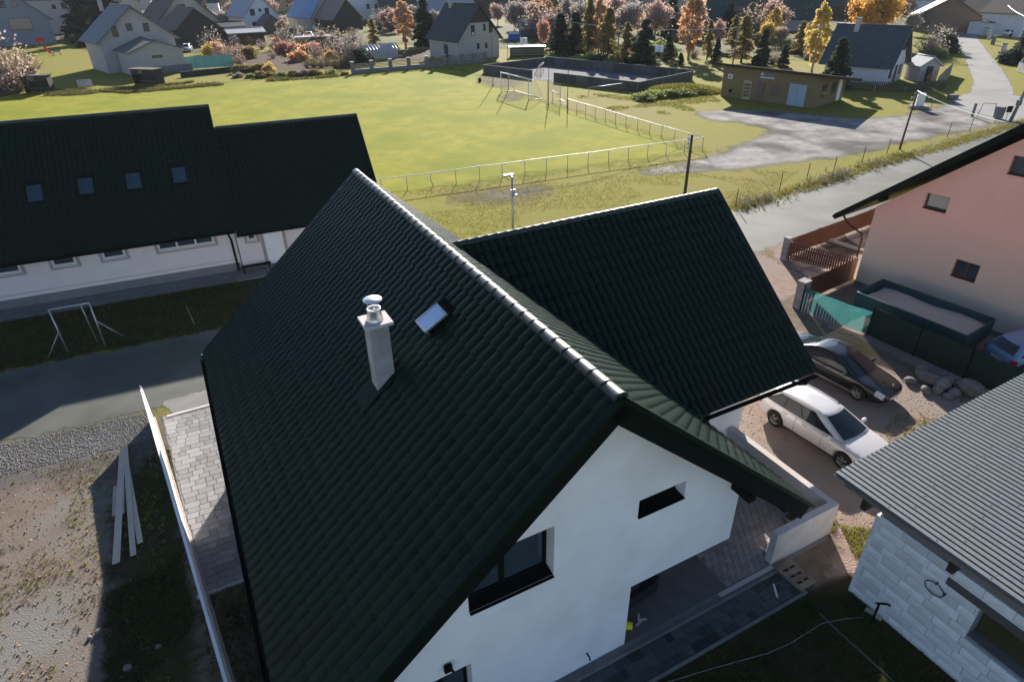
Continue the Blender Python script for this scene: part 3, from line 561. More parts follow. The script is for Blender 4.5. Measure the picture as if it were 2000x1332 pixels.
# stones on the plot
def rock_mesh(seed, m, sub=2):
    bm = bmesh.new(); bmesh.ops.create_icosphere(bm, subdivisions=sub, radius=1.0); r_ = random.Random(seed); ph = [Vector((r_.uniform(-1, 1), r_.uniform(-1, 1), r_.uniform(-1, 1))).normalized() for _ in range(9)]; am = [r_.uniform(.05, .2) for _ in ph]
    for v_ in bm.verts:
        s = 1.0
        for p_, a_ in zip(ph, am): s -= a_ * max(0, v_.co.normalized().dot(p_) - 0.45) * 1.6
        v_.co = Vector((v_.co.x * s, v_.co.y * s * 0.85, v_.co.z * s * 0.72))
    me = bpy.data.meshes.new('stone'); bm.to_mesh(me); bm.free(); me.materials.append(m)
    for p_ in me.polygons: p_.use_smooth = True
    return me
M_stone = mat('field_stone', (0.21, 0.19, 0.175), (0.13, 0.12, 0.11), 2.5, 0.9, bump=0.5, bscale=12, rnd=0.15)
ROCKS = [rock_mesh(s, M_stone, 3) for s in range(5)]
for i, (x, y, s) in enumerate(((252, 1305, .13), (193, 1235, .10), (175, 1246, .07), (310, 1264, .09))):
    p = P(x, y); o = mk('stone', ROCKS[i], None, (p.x, p.y, s * .4), ('largest pale stone lying in the house shadow on the plot', 'pale stone beside a smaller one in the house shadow', 'small pale stone beside a bigger one in the house shadow', 'single grey stone in the shadow near the white garden wall')[i], 'stone'); o.scale = (s, s, s); o.rotation_euler = (0, 0, i)
# ================================================================== LONG BUILDING ACROSS THE LANE
LA = P(0, 608); LB = P(600, 508); LANG = math.atan2(LB.y - LA.y, LB.x - LA.x)
lb = thing('long_building', 'long pale building with dark sheet-tiled roof and four skylights across the lane', 'building', LA, LANG)
le = Vector((math.cos(LANG), math.sin(LANG), 0)); ln_ = Vector((-math.sin(LANG), math.cos(LANG), 0))
def LL(p): d = p - LA; return Vector((d.dot(le), d.dot(ln_), p.z))
M_cream = mat('cream_render', (0.64, 0.575, 0.57), (0.60, 0.545, 0.54), 1.2, 0.9, bump=0.08, bscale=80)
M_plinth = mat('grey_plinth', (0.17, 0.175, 0.18), (0.14, 0.145, 0.15), 2, 0.9, bump=0.2, bscale=60)
M_trim = mat('brown_grey_trim', (0.36, 0.31, 0.30), None, 3, 0.9)
X0 = -8.0; E1z, R1z, R1n = 2.50, 7.75, 5.1; E2z, R2z, R2n = 2.26, 6.69, 4.4; X1, X2 = 11.27, 19.08
def tiled(name, o, ex, ey, length, parent, thick=0.22):
    n_ = Vector(ex).normalized().cross(Vector(ey).normalized()); o = Vector(o); sl_ = Vector(ey).length
    top = [o, o + Vector(ex).normalized() * length, o + Vector(ex).normalized() * length + Vector(ey), o + Vector(ey)]
    s_ = roof_slab(name, top, parent, thick); tile_field('roof_tiles', tile_cells(o, ex, ey, length, sl_, 0.25, 0.40), M_tile, s_); return s_
r1 = tiled('roof', (X0, -0.6, E1z), (1, 0, 0), (0, R1n + .6, R1z - E1z), X1 - X0, lb); r1b = roof_slab('roof', [(X0, R1n, R1z), (X1, R1n, R1z), (X1, 2 * R1n + .6, E1z), (X0, 2 * R1n + .6, E1z)], lb, 0.22, M_tile_far)
r2 = tiled('lower_roof', (X1 + .02, -0.6, E2z), (1, 0, 0), (0, R2n + .6, R2z - E2z), X2 - X1 - .02, lb); roof_slab('lower_roof', [(X1, R2n, R2z), (X2, R2n, R2z), (X2, 2 * R2n + .6, E2z), (X1, 2 * R2n + .6, E2z)], lb, 0.22, M_tile_far)
CAPL = CAP.copy(); CAPL.materials.clear(); CAPL.materials.append(M_ridge)
for (xa, xb, nn2, zz) in ((X0, X1, R1n, R1z), (X1 + .1, X2, R2n, R2z)):
    x = xb
    while x > xa + .3: o = mk('ridge_cap', CAPL, lb, (x, nn2, zz - .02)); o.rotation_euler = (0, 0, R(90)); x -= 0.318
for xx, zz, rn, rz_ in ((X1, E1z, R1n, R1z), (X2, E2z, R2n, R2z)):
    bar((xx + .04, -0.6, zz + .02), (xx + .04, rn, rz_ + .02), 0.12, 0.16, (0, -.66, .75)).build('verge_flashing', M_tile_far, lb)
MB().prism([(X1 - .1, 0.01, 0), (X1 - .1, 2 * R1n, 0), (X1 - .1, 2 * R1n, 3.0), (X1 - .1, R1n, 7.5), (X1 - .1, 0.01, 3.0)], (-(X1 - .1 - X0 - .3), 0, 0)).build('wall', M_cream, lb)
MB().prism([(X2 - .35, 0.01, 0), (X2 - .35, 2 * R2n, 0), (X2 - .35, 2 * R2n, 2.6), (X2 - .35, R2n, 6.45), (X2 - .35, 0.01, 2.6)], (-(X2 - X1 - .3), 0, 0)).build('wall', M_cream, lb)
MB().box(((X0 + X1) / 2, -0.02, 0.25), (X1 - X0 - .3, 0.08, 0.50)).build('plinth', M_plinth, lb); MB().box((X1 + .3, -0.02, 0.10), (1.6, 0.08, 0.20)).build('plinth', M_plinth, lb)
MB().box(((X0 + X2) / 2, -0.75, 0.03), (X2 - X0, 1.3, 0.10)).build('apron_slab', M_plinth, lb)
MB().box(((X0 + X1) / 2, -0.012, 0.72), (X1 - X0 - .4, 0.02, 0.018)).build('render_joint', M_trim, lb)
gutter((X0, -0.68, E1z - .06), (X1, -0.68, E1z - .06), lb); gutter((X1, -0.68, E2z - .06), (X2, -0.68, E2z - .06), lb)
MB().tube([(X1 - .35, -.66, E1z - .12), (X1 - .35, -.5, E1z - .3), (X1 - .3, -.12, E1z - .6), (X1 - .3, -.12, 0.12)], 0.055, 8).build('downpipe', M_black, lb)
def lwin(x0, x1, z0, z1, parts=1, lbx=None):
    f = MB(); f.box(((x0 + x1) / 2, -0.005, (z0 + z1) / 2 - .06), (x1 - x0 + .3, 0.03, z1 - z0 + .26)); tr_ = f.build('window', M_trim, lb)
    f = MB(); fw = .09
    f.box(((x0 + x1) / 2, -.04, z0 + fw / 2), (x1 - x0, .06, fw)); f.box(((x0 + x1) / 2, -.04, z1 - fw / 2), (x1 - x0, .06, fw))
    ws = (x1 - x0) / parts
    for k in range(parts + 1): f.box((x0 + k * ws + (fw / 2 if k == 0 else -fw / 2 if k == parts else 0), -.04, (z0 + z1) / 2), (fw, .055, z1 - z0 - .01))
    f.build('frame', M_frame_w, tr_)
    for k in range(parts): MB().box((x0 + (k + .5) * ws, -.025, (z0 + z1) / 2), (ws - fw, .02, z1 - z0 - fw * 2)).build('pane', M_glass, tr_)
    MB().box(((x0 + x1) / 2, -.08, z0 - .03), (x1 - x0 + .1, .14, .04)).build('sill', M_frame_w, tr_)
lwin(-1.0, 1.55, 1.82, 2.40, 2); lwin(2.85, 3.85, 1.82, 2.40); lwin(5.0, 6.0, 1.82, 2.40); lwin(7.5, 10.15, 1.82, 2.40, 3); lwin(11.75, 12.2, 1.66, 2.15)
dr_ = MB().box((13.05, -0.03, 1.0), (0.95, 0.06, 2.0)).build('door', M_whitemet, lb); MB().box((12.47, -.01, 1.05), (.16, .04, 2.1)).box((13.62, -.01, 1.05), (.16, .04, 2.1)).build('door_surround', M_trim, dr_); MB().tube([(12.7, -.06, 1.0), (12.7, -.1, 1.0), (12.82, -.1, 1.0)], .012, 5).build('handle', M_steel, dr_)
MB().box((13.0, -.35, 0.12), (1.2, .5, .14)).build('doorstep', M_concd, lb)
# its skylights: four roof windows
lsl = Vector((0, R1n + .6, R1z - E1z)); nlsl = le.cross(ln_ * lsl.y + Vector((0, 0, lsl.z))).normalized()
o0 = LA + ln_ * -0.6 + Vector((0, 0, E1z))
for (px, py) in ((69, 380), (169, 366), (262, 356), (351, 344)):
    q = LL(Pn(px, py, o0, nlsl)); SMx = slope_matrix(q, (1, 0, 0), lsl); f = MB()
    for a in (-.36, .36): f.box((a, 0, .09), (.07, 1.0, .08))
    for b_ in (-.5, .5): f.box((0, b_, .09), (.79, .07, .085))
    f.box((0, .62, .07), (.9, .2, .03)); s_ = f.build('skylight', M_black, lb); s_.matrix_basis = SMx
    MB().box((0, 0, .08), (.66, .94, .03)).build('pane', M_glassb, s_)
# bench rail along the wall
bn = thing('wall_bench', 'low dark bench standing against the pale wall beside the white door', 'bench', LA + le * 11.9 + ln_ * -0.55, LANG)
MB().box((0, 0, .42), (1.5, .32, .05)).build('seat', M_black, bn)
for s in (-.65, .65): MB().box((s, 0, .2), (.06, .28, .40)).build('leg', M_black, bn)

# ================================================================== PINK HOUSE
PA = P(1668, 556); PB = P(2000, 678); PANG = math.atan2(PB.y - PA.y, PB.x - PA.x)
ph = thing('pink_house', 'salmon pink rendered house with dark roof and brown framed windows', 'house', PA, PANG)
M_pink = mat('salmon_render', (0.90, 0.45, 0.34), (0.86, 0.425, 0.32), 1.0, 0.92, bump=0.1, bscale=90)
# warm bounce light put into the wall colour: salmon gable, sand foot
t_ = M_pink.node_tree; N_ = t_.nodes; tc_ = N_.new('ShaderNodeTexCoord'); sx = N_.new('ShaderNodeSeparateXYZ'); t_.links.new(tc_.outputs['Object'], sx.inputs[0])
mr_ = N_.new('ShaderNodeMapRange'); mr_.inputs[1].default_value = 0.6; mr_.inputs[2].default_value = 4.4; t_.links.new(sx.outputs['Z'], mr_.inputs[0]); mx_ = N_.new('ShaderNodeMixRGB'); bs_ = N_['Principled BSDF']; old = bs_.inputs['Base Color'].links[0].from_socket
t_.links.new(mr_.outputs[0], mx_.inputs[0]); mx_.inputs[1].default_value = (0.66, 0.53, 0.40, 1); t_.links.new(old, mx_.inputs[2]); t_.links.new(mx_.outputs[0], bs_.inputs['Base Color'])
PW = 11.4; pe_, pr_ = 4.05, 4.05 + 0.835 * PW / 2
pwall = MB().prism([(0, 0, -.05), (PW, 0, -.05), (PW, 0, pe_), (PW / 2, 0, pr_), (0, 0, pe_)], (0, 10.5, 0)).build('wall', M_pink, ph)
PWIN = [(1.97, 2.95, 4.53, 5.21), (3.95, 4.94, 1.97, 2.77), (4.62, 5.7, 6.63, 7.37)]
cut(pwall, [MB().box(((a + b_) / 2, 0.05, (c + d) / 2), (b_ - a, 0.5, d - c)) for a, b_, c, d in PWIN])
for a, b_, c, d in PWIN:
    w_ = win_in(ph, a, b_, c, d, 0.20, ((a + b_) / 2,) if b_ - a > .9 and c < 3 else (), M_frame_b, M_glass, 0.07, .08); MB().box(((a + b_) / 2, 0.06, c + .012), (b_ - a, .22, .02)).build('sill', M_frame_b, w_)
sp_ = 0.835; Z0 = 3.36 - 0.05; XE = -1.57; XRr = PW / 2; ZRr = Z0 + sp_ * (XRr - XE)
roof_slab('roof', [(XE, -.55, Z0), (XRr, -.55, ZRr), (XRr, 11, ZRr), (XE, 11, Z0)], ph, 0.17, M_tile_far)
roof_slab('roof', [(2 * XRr - XE, -.55, Z0), (XRr, -.55, ZRr), (XRr, 11, ZRr), (2 * XRr - XE, 11, Z0)], ph, 0.17, M_tile_far)
bar((XE, -.60, Z0 - .10), (XRr, -.60, ZRr - .10), 0.04, 0.22, (-.64, 0, .77)).build('barge_board', M_black, ph); bar((XE, -.57, Z0 + .05), (XRr, -.57, ZRr + .05), 0.10, 0.05, (-.64, 0, .77)).build('verge_flashing', M_black, ph)
for q in (0.35, 2.25): MB().box((q, -.28, Z0 + sp_ * (q - XE) - .32), (.18, .55, .2)).build('purlin_end', M_black, ph)
gutter((XE - .07, -.5, Z0 - .08), (XE - .07, 11, Z0 - .08), ph)
MB().tube([(XE - .05, .3, Z0 - .16), (XE + .3, .35, Z0 - .55), (-.55, .5, Z0 - .9), (-.5, .55, Z0 - 1.2), (-.5, .55, .1)], .05, 8).build('downpipe', mat('brown_pipe', (0.05, 0.025, 0.018), None, 3, .5), ph)
MB().box((PW / 2, -.03, .10), (PW, .1, .30)).build('plinth', M_plinth, ph)

# ================================================================== GARAGE WITH BLOCK WALL
GA = P(1661, 1156); GB = P(1868, 1332); GANG = math.atan2(GB.y - GA.y, GB.x - GA.x)
ga = thing('block_garage', 'unfinished aerated block garage with ribbed grey metal roof', 'garage', GA, GANG)
M_block = mat('aerated_block', (0.80, 0.81, 0.84), (0.72, 0.73, 0.76), 5, 0.95, bump=0.3, bscale=60, rnd=0.14, c3=(0.66, 0.63, 0.61), scale2=1.6)
M_mort = mat('block_mortar', (0.20, 0.20, 0.205), (0.26, 0.26, 0.265), 6, 0.95)
M_sheet = mat('grey_ribbed_sheet', (0.115, 0.126, 0.132), (0.145, 0.158, 0.165), 9.0, 0.5, spec=0.4, metal=0.1)
GL_, GD, GH = 6.4, 7.4, 2.78
gcore = MB().box((GL_ / 2, 0.05 + GD / 2, GH / 2), (GL_ - .06, GD - .04, GH - .02)).build('wall_core', M_mort, ga)
gwn = (2.46, 4.1, 1.31, 2.22)
cut(gcore, [MB().box(((gwn[0] + gwn[1]) / 2, 0.2, (gwn[2] + gwn[3]) / 2), (gwn[1] - gwn[0], 1.0, gwn[3] - gwn[2]))])
bh = 0.25; BM = {}
def blockmesh(wd, hd):
    k = (round(wd, 2), round(hd, 2))
    if k not in BM: b_ = MB(); b_.box((0, 0, 0), (wd, .06, hd)); BM[k] = b_.mesh('block', M_block)
    return BM[k]
def seg(x0, x1, z0, z1):
    if x1 - x0 > .05 and z1 - z0 > .05: mk('block', blockmesh(x1 - x0 - .010, z1 - z0 - .009), ga, ((x0 + x1) / 2, 0.035 + random.uniform(0, .006), (z0 + z1) / 2))
for j in range(11):
    z0 = j * bh; z1 = min(z0 + bh, GH); x = -0.3 * (j % 2) - (.2 if j % 3 == 0 else 0)
    while x < GL_:
        a, b_ = max(x, 0), min(x + .60, GL_); x += .60
        if a >= b_: continue
        if z1 > gwn[2] + .02 and z0 < gwn[3] - .02 and b_ > gwn[0] and a < gwn[1]:
            seg(a, min(b_, gwn[0]), z0, z1); seg(max(a, gwn[1]), b_, z0, z1)
            continue
        if 8.9 < j + .0 < 10 and 0: continue
        seg(a, b_, z0, z1)
MB().box((3.1, 0.028, 2.345), (2.75, .07, .22)).build('lintel', mat('dark_lintel', (0.10, 0.095, 0.09), None, 4, .9, bump=.3), ga)
MB().box((3.28, 0.35, 1.76), (1.60, .04, .86)).build('pane', glassmat('dusty_glass', (0.05, 0.045, 0.02), .25, .5), ga)
MB().box((3.28, 0.2, 1.33), (1.64, .3, .03)).build('sill', M_concd, ga)
for z in np.arange(.2, 2.7, .5): pass
MB().box((-.03, .25, 1.35), (.09, .5, 2.7)).build('corner_pier', M_block, ga)
RE = -1.06; rz0 = 3.40
deck = MB(); rib = 0.16; nrib = int((GD + .8) / rib); rows = []
prof = []
for i in range(nrib):
    y0 = -.5 + i * rib; dz = (0.35 / 7.8) * (i * rib)
    for yy, h in ((0, -.01), (.044, -.01), (.050, .045), (.150, .045), (.156, -.01)): prof.append((y0 + yy, rz0 + dz + h))
deck.grid([[(RE, y, z) for y, z in prof], [(GL_ + .6, y, z) for y, z in prof]], sm=False)
gr_ = deck.build('roof', M_sheet, ga); sd_ = gr_.modifiers.new('s', 'SOLIDIFY'); sd_.thickness = 0.008
ribb = MB()
for i in range(nrib):
    y0 = -.5 + i * rib; dz = (0.35 / 7.8) * (i * rib); ribb.quad((RE, y0 + .16, rz0 + dz + .002), (GL_ + .6, y0 + .16, rz0 + dz + .002), (GL_ + .6, y0 + .2 + .044, rz0 + dz + .004), (RE, y0 + .2 + .044, rz0 + dz + .004))

MB().box((GL_ / 2 - .2, -.38, 3.30), (GL_ + 1.2, .06, .18)).build('fascia', M_wood, ga); MB().box((RE + .08, GD / 2, 3.30), (.06, GD + .5, .18)).build('fascia', M_wood, ga)
for xx in (-.25, 1.8, 3.9, 6.0): MB().box((xx, GD / 2 - .1, 3.05), (.14, GD + .5, .36)).build('beam', mat('dark_beam', (0.035, 0.03, 0.026), None, 4, .9), ga)
MB().box((GL_ / 2, 0.16, 3.03), (GL_, .25, .5)).build('wall_plate', mat('grey_plate', (0.17, 0.17, 0.175), (0.22, 0.22, 0.22), 3, .9), ga)
sc_ = MB()
for i in range(0, nrib, 3):
    for q in np.arange(RE + .25 + (i % 4) * .1, GL_ + .5, 1.1): sc_.box((q, -.5 + i * rib + .10, rz0 + (0.35 / 7.8) * (i * rib) + .052), (.020, .020, .016))
sc_.build('roof_screws', M_black, gr_, kind='stuff')
# coiled hose on the wall, shovel
hs = thing('cable_ring', 'black cable coiled in a ring and hung on the block wall', 'cable', Pn(1826, 1148, GA + Vector((math.sin(GANG), -math.cos(GANG), 0)) * .02, Vector((-math.sin(GANG), math.cos(GANG), 0))), GANG)
MB().tube([(.21 * math.cos(t), -.03, .16 * math.sin(t)) for t in np.linspace(0, 2 * math.pi, 28)], .012, 6).build('coil', M_black, hs); MB().tube([(.0, 0.04, .18), (0, -.06, .16)], .015, 6).tube([(.22, 0.04, .03), (.22, -.06, .03)], .015, 6).build('hook', M_black, hs)
sv = thing('standing_tap_pipe', 'bent black standpipe rising from the ground before the block wall', 'pipe', P(1702, 1215), GANG)
MB().tube([(0, 0, 0), (0, 0, .62), (-.03, -.02, .70), (.16, .02, .86), (.22, .03, .86)], .028, 8).build('riser', M_black, sv); MB().tube([(-.10, 0, .62), (.02, 0, .68)], .014, 6).build('lever', M_black, sv)
for i, (p0, p1, r_, lb_) in enumerate((((1690, 1190), (1722, 1211), .05, 'pale timber offcut lying by the corner of the block garage'),)):
    a, b_ = P(*p0), P(*p1); c = (a + b_) / 2; d = b_ - a
    MB().box((0, 0, .03), (d.length, .12, .06)).build('timber_offcut', M_plank, None, loc=(c.x, c.y, 0), label=lb_, cat='timber').rotation_euler = (0, 0, math.atan2(d.y, d.x))
MB().tube([P(1245, 1350, .03), P(1380, 1308, .03), P(1500, 1275, .03), P(1545, 1255, .03), P(1605, 1217, .03), P(1650, 1208, .03), P(1688, 1205, .03)], .009, 5).build('garden_hose', M_steel, None, label='thin pale hose trailing across the shaded grass to the garage corner', cat='hose')
MB().tube([P(1600, 1197, .02), P(1640, 1235, .02), P(1745, 1330, .02)], .022, 5).build('edging_strip', M_concd, None, label='thin grey edging strip along the shaded lawn by the block garage', cat='edging')
MB().box((0, 0, .012), (.42, .045, .024)).build('broken_lath', M_whitemet, None, loc=tuple((P(1508, 1132, .03) + P(1521, 1176, .03)) / 2), label='short white lath lying on the dark slab path', cat='lath').rotation_euler = (0, 0, math.atan2((P(1521, 1176) - P(1508, 1132)).y, (P(1521, 1176) - P(1508, 1132)).x))
# pallet
pt = thing('wooden_pallet', 'weathered wooden pallet bridging the end of the dark slab path', 'pallet', HW(6.42, 0.08, 0.0), YAW)
for i in range(4): MB().box((0.0, -.34 + i * .225, .12), (.55, .15, .022)).build('slat', M_wood, pt)
for s in (-.24, 0, .24): MB().box((s, 0, .07), (.08, .85, .08)).build('bearer', M_wood, pt)

# ================================================================== FENCES, NET, SKIP, BOULDERS
def post_box(name, label, p, d, m, cat='post', rz=YAW, group=None):
    t = thing(name, label, cat, p, rz, group); n_ = int(d[2] / .25)
    for k in range(n_): mk('block', slabmesh(d[0] - .004, d[1] - .004, m, d[2] / n_ - .012, 'block'), t, (random.uniform(-.004, .004), 0, (k + .5) * d[2] / n_))
    MB().box((0, 0, d[2] / 2), (d[0] - .03, d[1] - .03, d[2])).build('core', M_mort, t); MB().box((0, 0, d[2] + .02), (d[0] + .04, d[1] + .04, .04)).build('cap', m, t); return t
M_cblock = mat('concrete_block', (0.30, 0.285, 0.275), (0.24, 0.23, 0.225), 5, .95, bump=.4, bscale=50, rnd=.15)
post_box('fence_pillar', 'grey concrete block pillar where the brown picket fence turns at the lane', P(1531, 507), (.32, .32, 1.25), M_cblock, 'pillar', PANG)
post_box('fence_pillar', 'stout grey block pillar at the end of the teal mesh fence', P(1560, 600), (.38, .5, 1.35), M_cblock, 'pillar', PANG)
def picket_fence(label, a, b, h=1.1, gap=.13, m=M_brownfence, name='picket_fence', pw_=.085, arch=.0, cat='fence', posts=True, group=None):
    a, b = Vector(a), Vector(b); d = b - a; L_ = d.length; t = thing(name, label, cat, a, math.atan2(d.y, d.x), group); me = MB(); me.prism([(-pw_ / 2, -.01, .08), (pw_ / 2, -.01, .08), (pw_ / 2, -.01, h - .04), (0, -.01, h), (-pw_ / 2, -.01, h - .04)], (0, .02, 0)); me = me.mesh('picket', m)
    k = 0; x = gap / 2
    while x < L_: mk('picket', me, t, (x, random.uniform(-.004, .004), random.uniform(-.01, .01))); x += gap
    for z in (.3, h - .3): MB().box((L_ / 2, .035, z), (L_, .04, .07)).build('rail', m, t)
    if posts:
        for x in np.linspace(0.04, L_ - .04, max(2, int(L_ / 2.4) + 1)): MB().box((x, .08, h / 2), (.06, .06, h)).build('post', M_steel, t)
    return t
fA, fB = P(1537, 503), P(1702, 440); picket_fence('brown picket fence along the lane in front of the pink house', fA, fB, 1.1, .12)
picket_fence('brown picket fence running from the lane pillar towards the pink house', P(1537, 508), P(1662, 540), 1.05, .12)
gt = picket_fence('dark brown close-boarded gate section between the two pillars', P(1572, 590), P(1664, 548), 1.25, .095, M_brownfence, 'boarded_gate', .09, cat='gate')
MB().box((0, 0, .08), (2.6, .1, .16)).build('bed_kerb', M_conc, None, loc=tuple(P(1645, 480)), label='pale kerb edging the small flower bed behind the picket fence', cat='kerb').rotation_euler = (0, 0, PANG)
sheet('flower_bed_soil', [P(1590, 470), P(1640, 455), P(1690, 490), P(1640, 505)], -.001, ragged('soil_edge3', M_soil, 1.5), .3, .5)
# teal shade net on posts
M_net = mat('teal_shade_net', (0.05, 0.22, 0.21), (0.04, 0.18, 0.175), 60, .9, trans=.45)
tn = M_net.node_tree; out_ = tn.nodes['Material Output']; s_ = out_.inputs['Surface'].links[0].from_socket; tb_ = tn.nodes.new('ShaderNodeBsdfTransparent'); m2 = tn.nodes.new('ShaderNodeMixShader'); m2.inputs[0].default_value = .80; tn.links.new(tb_.outputs[0], m2.inputs[1]); tn.links.new(s_, m2.inputs[2]); tn.links.new(m2.outputs[0], out_.inputs['Surface'])
M_netd = mat('dark_green_net', (0.008, 0.030, 0.024), (0.006, 0.022, 0.018), 30, .95)
def net_fence(label, pts, h, m, slat=True, sub=10):
    pts = [Vector(p) for p in pts]; t = thing('mesh_fence', label, 'fence', pts[0], 0.0); o = pts[0]
    for a, b in zip(pts, pts[1:]):
        rows = []; L_ = (b - a).length; nn2 = max(3, int(L_ * 3))
        for z in np.linspace(.05, h, 7): rows.append([(a.lerp(b, k / nn2) - o) + Vector((math.sin(k * 1.7) * .025 * math.sin(z * 2), math.cos(k * 1.3 + z) * .03, z - (.04 * math.sin(math.pi * k / nn2) if z > h - .1 else 0))) for k in range(nn2 + 1)])
        MB().grid(rows).build('net', m, t)
        MB().tube([a - o + Vector((0, 0, h)), b - o + Vector((0, 0, h))], .012, 5).build('wire', M_black, t)
    for p in pts: MB().tube([p - o, p - o + Vector((0, 0, h + .15))], .025, 6).build('post', M_black, t)
    return t
nA, nB, nC = P(1562, 606), P(1692, 655), P(1990, 790)
nt_ = net_fence('teal mesh fence hung from the block pillar beside the black car', [nA, nB], 1.15, M_net)
me_ = MB(); me_.box((0, 0, .5), (.02, .012, .95)); me_ = me_.mesh('slat', M_whitemet); dAB = nB - nA
for k in range(16): mk('slat', me_, nt_, (dAB * (k / 22 + .03) + Vector((-.05, -.08, 0))))
net_fence('long dark green mesh fence behind the boulders', [nB, nB.lerp(nC, .34), nB.lerp(nC, .67), nC, nC + (nC - nB) * .3], 1.35, M_netd)
# open skip with a tarpaulin
kz = 1.35; kc = [P(1674, 570, kz), P(1725, 546, kz), P(1945, 624, kz), P(1891, 657, kz)]; kcen = sum(kc, Vector()) / 4
skp = thing('skip_trailer', 'long dark blue-green open trailer body holding a pale tarpaulin', 'trailer', (kcen.x, kcen.y, 0), 0)
kk = [p - Vector((kcen.x, kcen.y, 0)) for p in kc]
M_skip = mat('blue_green_paint', (0.012, 0.050, 0.055), (0.018, 0.062, 0.066), 2, .5)
for i in range(4):
    a, b_ = kk[i], kk[(i + 1) % 4]; inn_ = (Vector((0, 0, 0)) - (a + b_) / 2); inn_.z = 0; inn_ = inn_.normalized() * .06
    MB().prism([a, b_, b_ + inn_, a + inn_], (0, 0, -.75)).build('side_panel', M_skip, skp); MB().tube([a, b_], .035, 6).build('rim', M_skip, skp)
MB().prism([p * .97 + Vector((0, 0, .04 * 0)) - Vector((0, 0, .95 - kz * .03)) for p in kk], (0, 0, .05)).build('floor', M_skip, skp)
tr = []
for i in range(9): tr.append([(kk[0].lerp(kk[1], j / 6)).lerp(kk[3].lerp(kk[2], j / 6), .04 + .92 * i / 8) * 1 + Vector((0, 0, -.28 + .05 * math.sin(i * 1.3 + j) - .02 * j % .05)) for j in range(7)])
MB().grid(tr).build('tarpaulin', mat('pale_tarpaulin', (0.58, 0.47, 0.36), (0.48, 0.39, 0.31), 3, .7, bump=.3, bscale=6), skp)
for s, q in ((.3, 0), (.7, 0), (.3, 2), (.7, 2)):
    p = kk[1].lerp(kk[2], s) if q == 0 else kk[0].lerp(kk[3], s); MB().lathe([(0.12, -.1), (.34, -.1), (.34, .1), (.12, .1)], (p.x * .92, p.y * .92, .34), 14, axis='y').build('wheel', M_black, skp)
# boulders
bl = [(1800, 722, .36), (1813, 742, .42), (1838, 752, .40), (1829, 760, .25), (1852, 742, .33), (1870, 752, .26), (1893, 762, .50), (1862, 765, .26), (1778, 742, .24), (1806, 760, .22), (1840, 732, .26), (1803, 733, .3), (1925, 772, .3), (1850, 770, .2), (1866, 740, .24)]
bln = ['flat-topped boulder at the back of the heap beside the dark fence', 'rounded pale boulder high in the heap', 'large pale boulder in the middle of the heap', 'small boulder wedged under the middle one', 'tall upright boulder in the heap by the dark fence', 'middling boulder beside the biggest one', 'biggest boulder, broad and brownish, at the garage end of the heap', 'small boulder in front of the heap middle', 'lone small boulder lying apart at the car end of the heap', 'small low boulder in front of the rounded pale one', 'boulder tucked behind the upright one', 'boulder leaning on the flat-topped one', 'boulder half hidden by the ribbed garage roof', 'smallest stone at the foot of the heap', 'stone squeezed between upright and biggest boulders']
for i, (x, y, s) in enumerate(bl):
    p = P(x, y + 6); o = mk('boulder', ROCKS[i % 5], None, (p.x, p.y, s * .42), bln[i], 'boulder', 'boulders heaped by the dark mesh fence'); o.scale = (s * random.uniform(.9, 1.2), s * random.uniform(.85, 1.1), s * random.uniform(.8, 1.05)); o.rotation_euler = (random.uniform(-.3, .3), random.uniform(-.3, .3), i * 1.9)
# tubular frame on the verge
fr_a, fr_b = P(134, 690), P(206, 676); fh = hgt(134, 690, 605)
sw = thing('tubular_frame', 'bare galvanised tube frame on splayed legs standing in the shaded verge', 'frame', fr_a, math.atan2(fr_b.y - fr_a.y, fr_b.x - fr_a.x)); W_ = (fr_b - fr_a).length
MB().tube([(0, 0, 0), (-.05, 0, fh)], .03, 7).build('upright', M_steel, sw); MB().tube([(W_, 0, 0), (W_ + .02, 0, fh)], .03, 7).build('upright', M_steel, sw); MB().tube([(-.05, 0, fh), (W_ + .02, 0, fh)], .035, 7).build('crossbar', M_steel, sw)
MB().tube([(-.03, 0, fh * .5), (-.75, -.05, 0)], .022, 6).build('brace', M_steel, sw); MB().tube([(W_, 0, fh * .6), (W_ + .75, .15, .25)], .022, 6).build('brace', M_steel, sw); MB().tube([(W_ - .35, .5, .0), (W_ - .3, 0, fh)], .02, 6).build('brace', M_steel, sw)
MB().tube([P(380, 635), P(380, 635) + Vector((-.12, .02, 1.0))], [.03, .022], 6).build('stake', M_wood, None, label='single leaning wooden stake in the shaded verge grass', cat='stake')
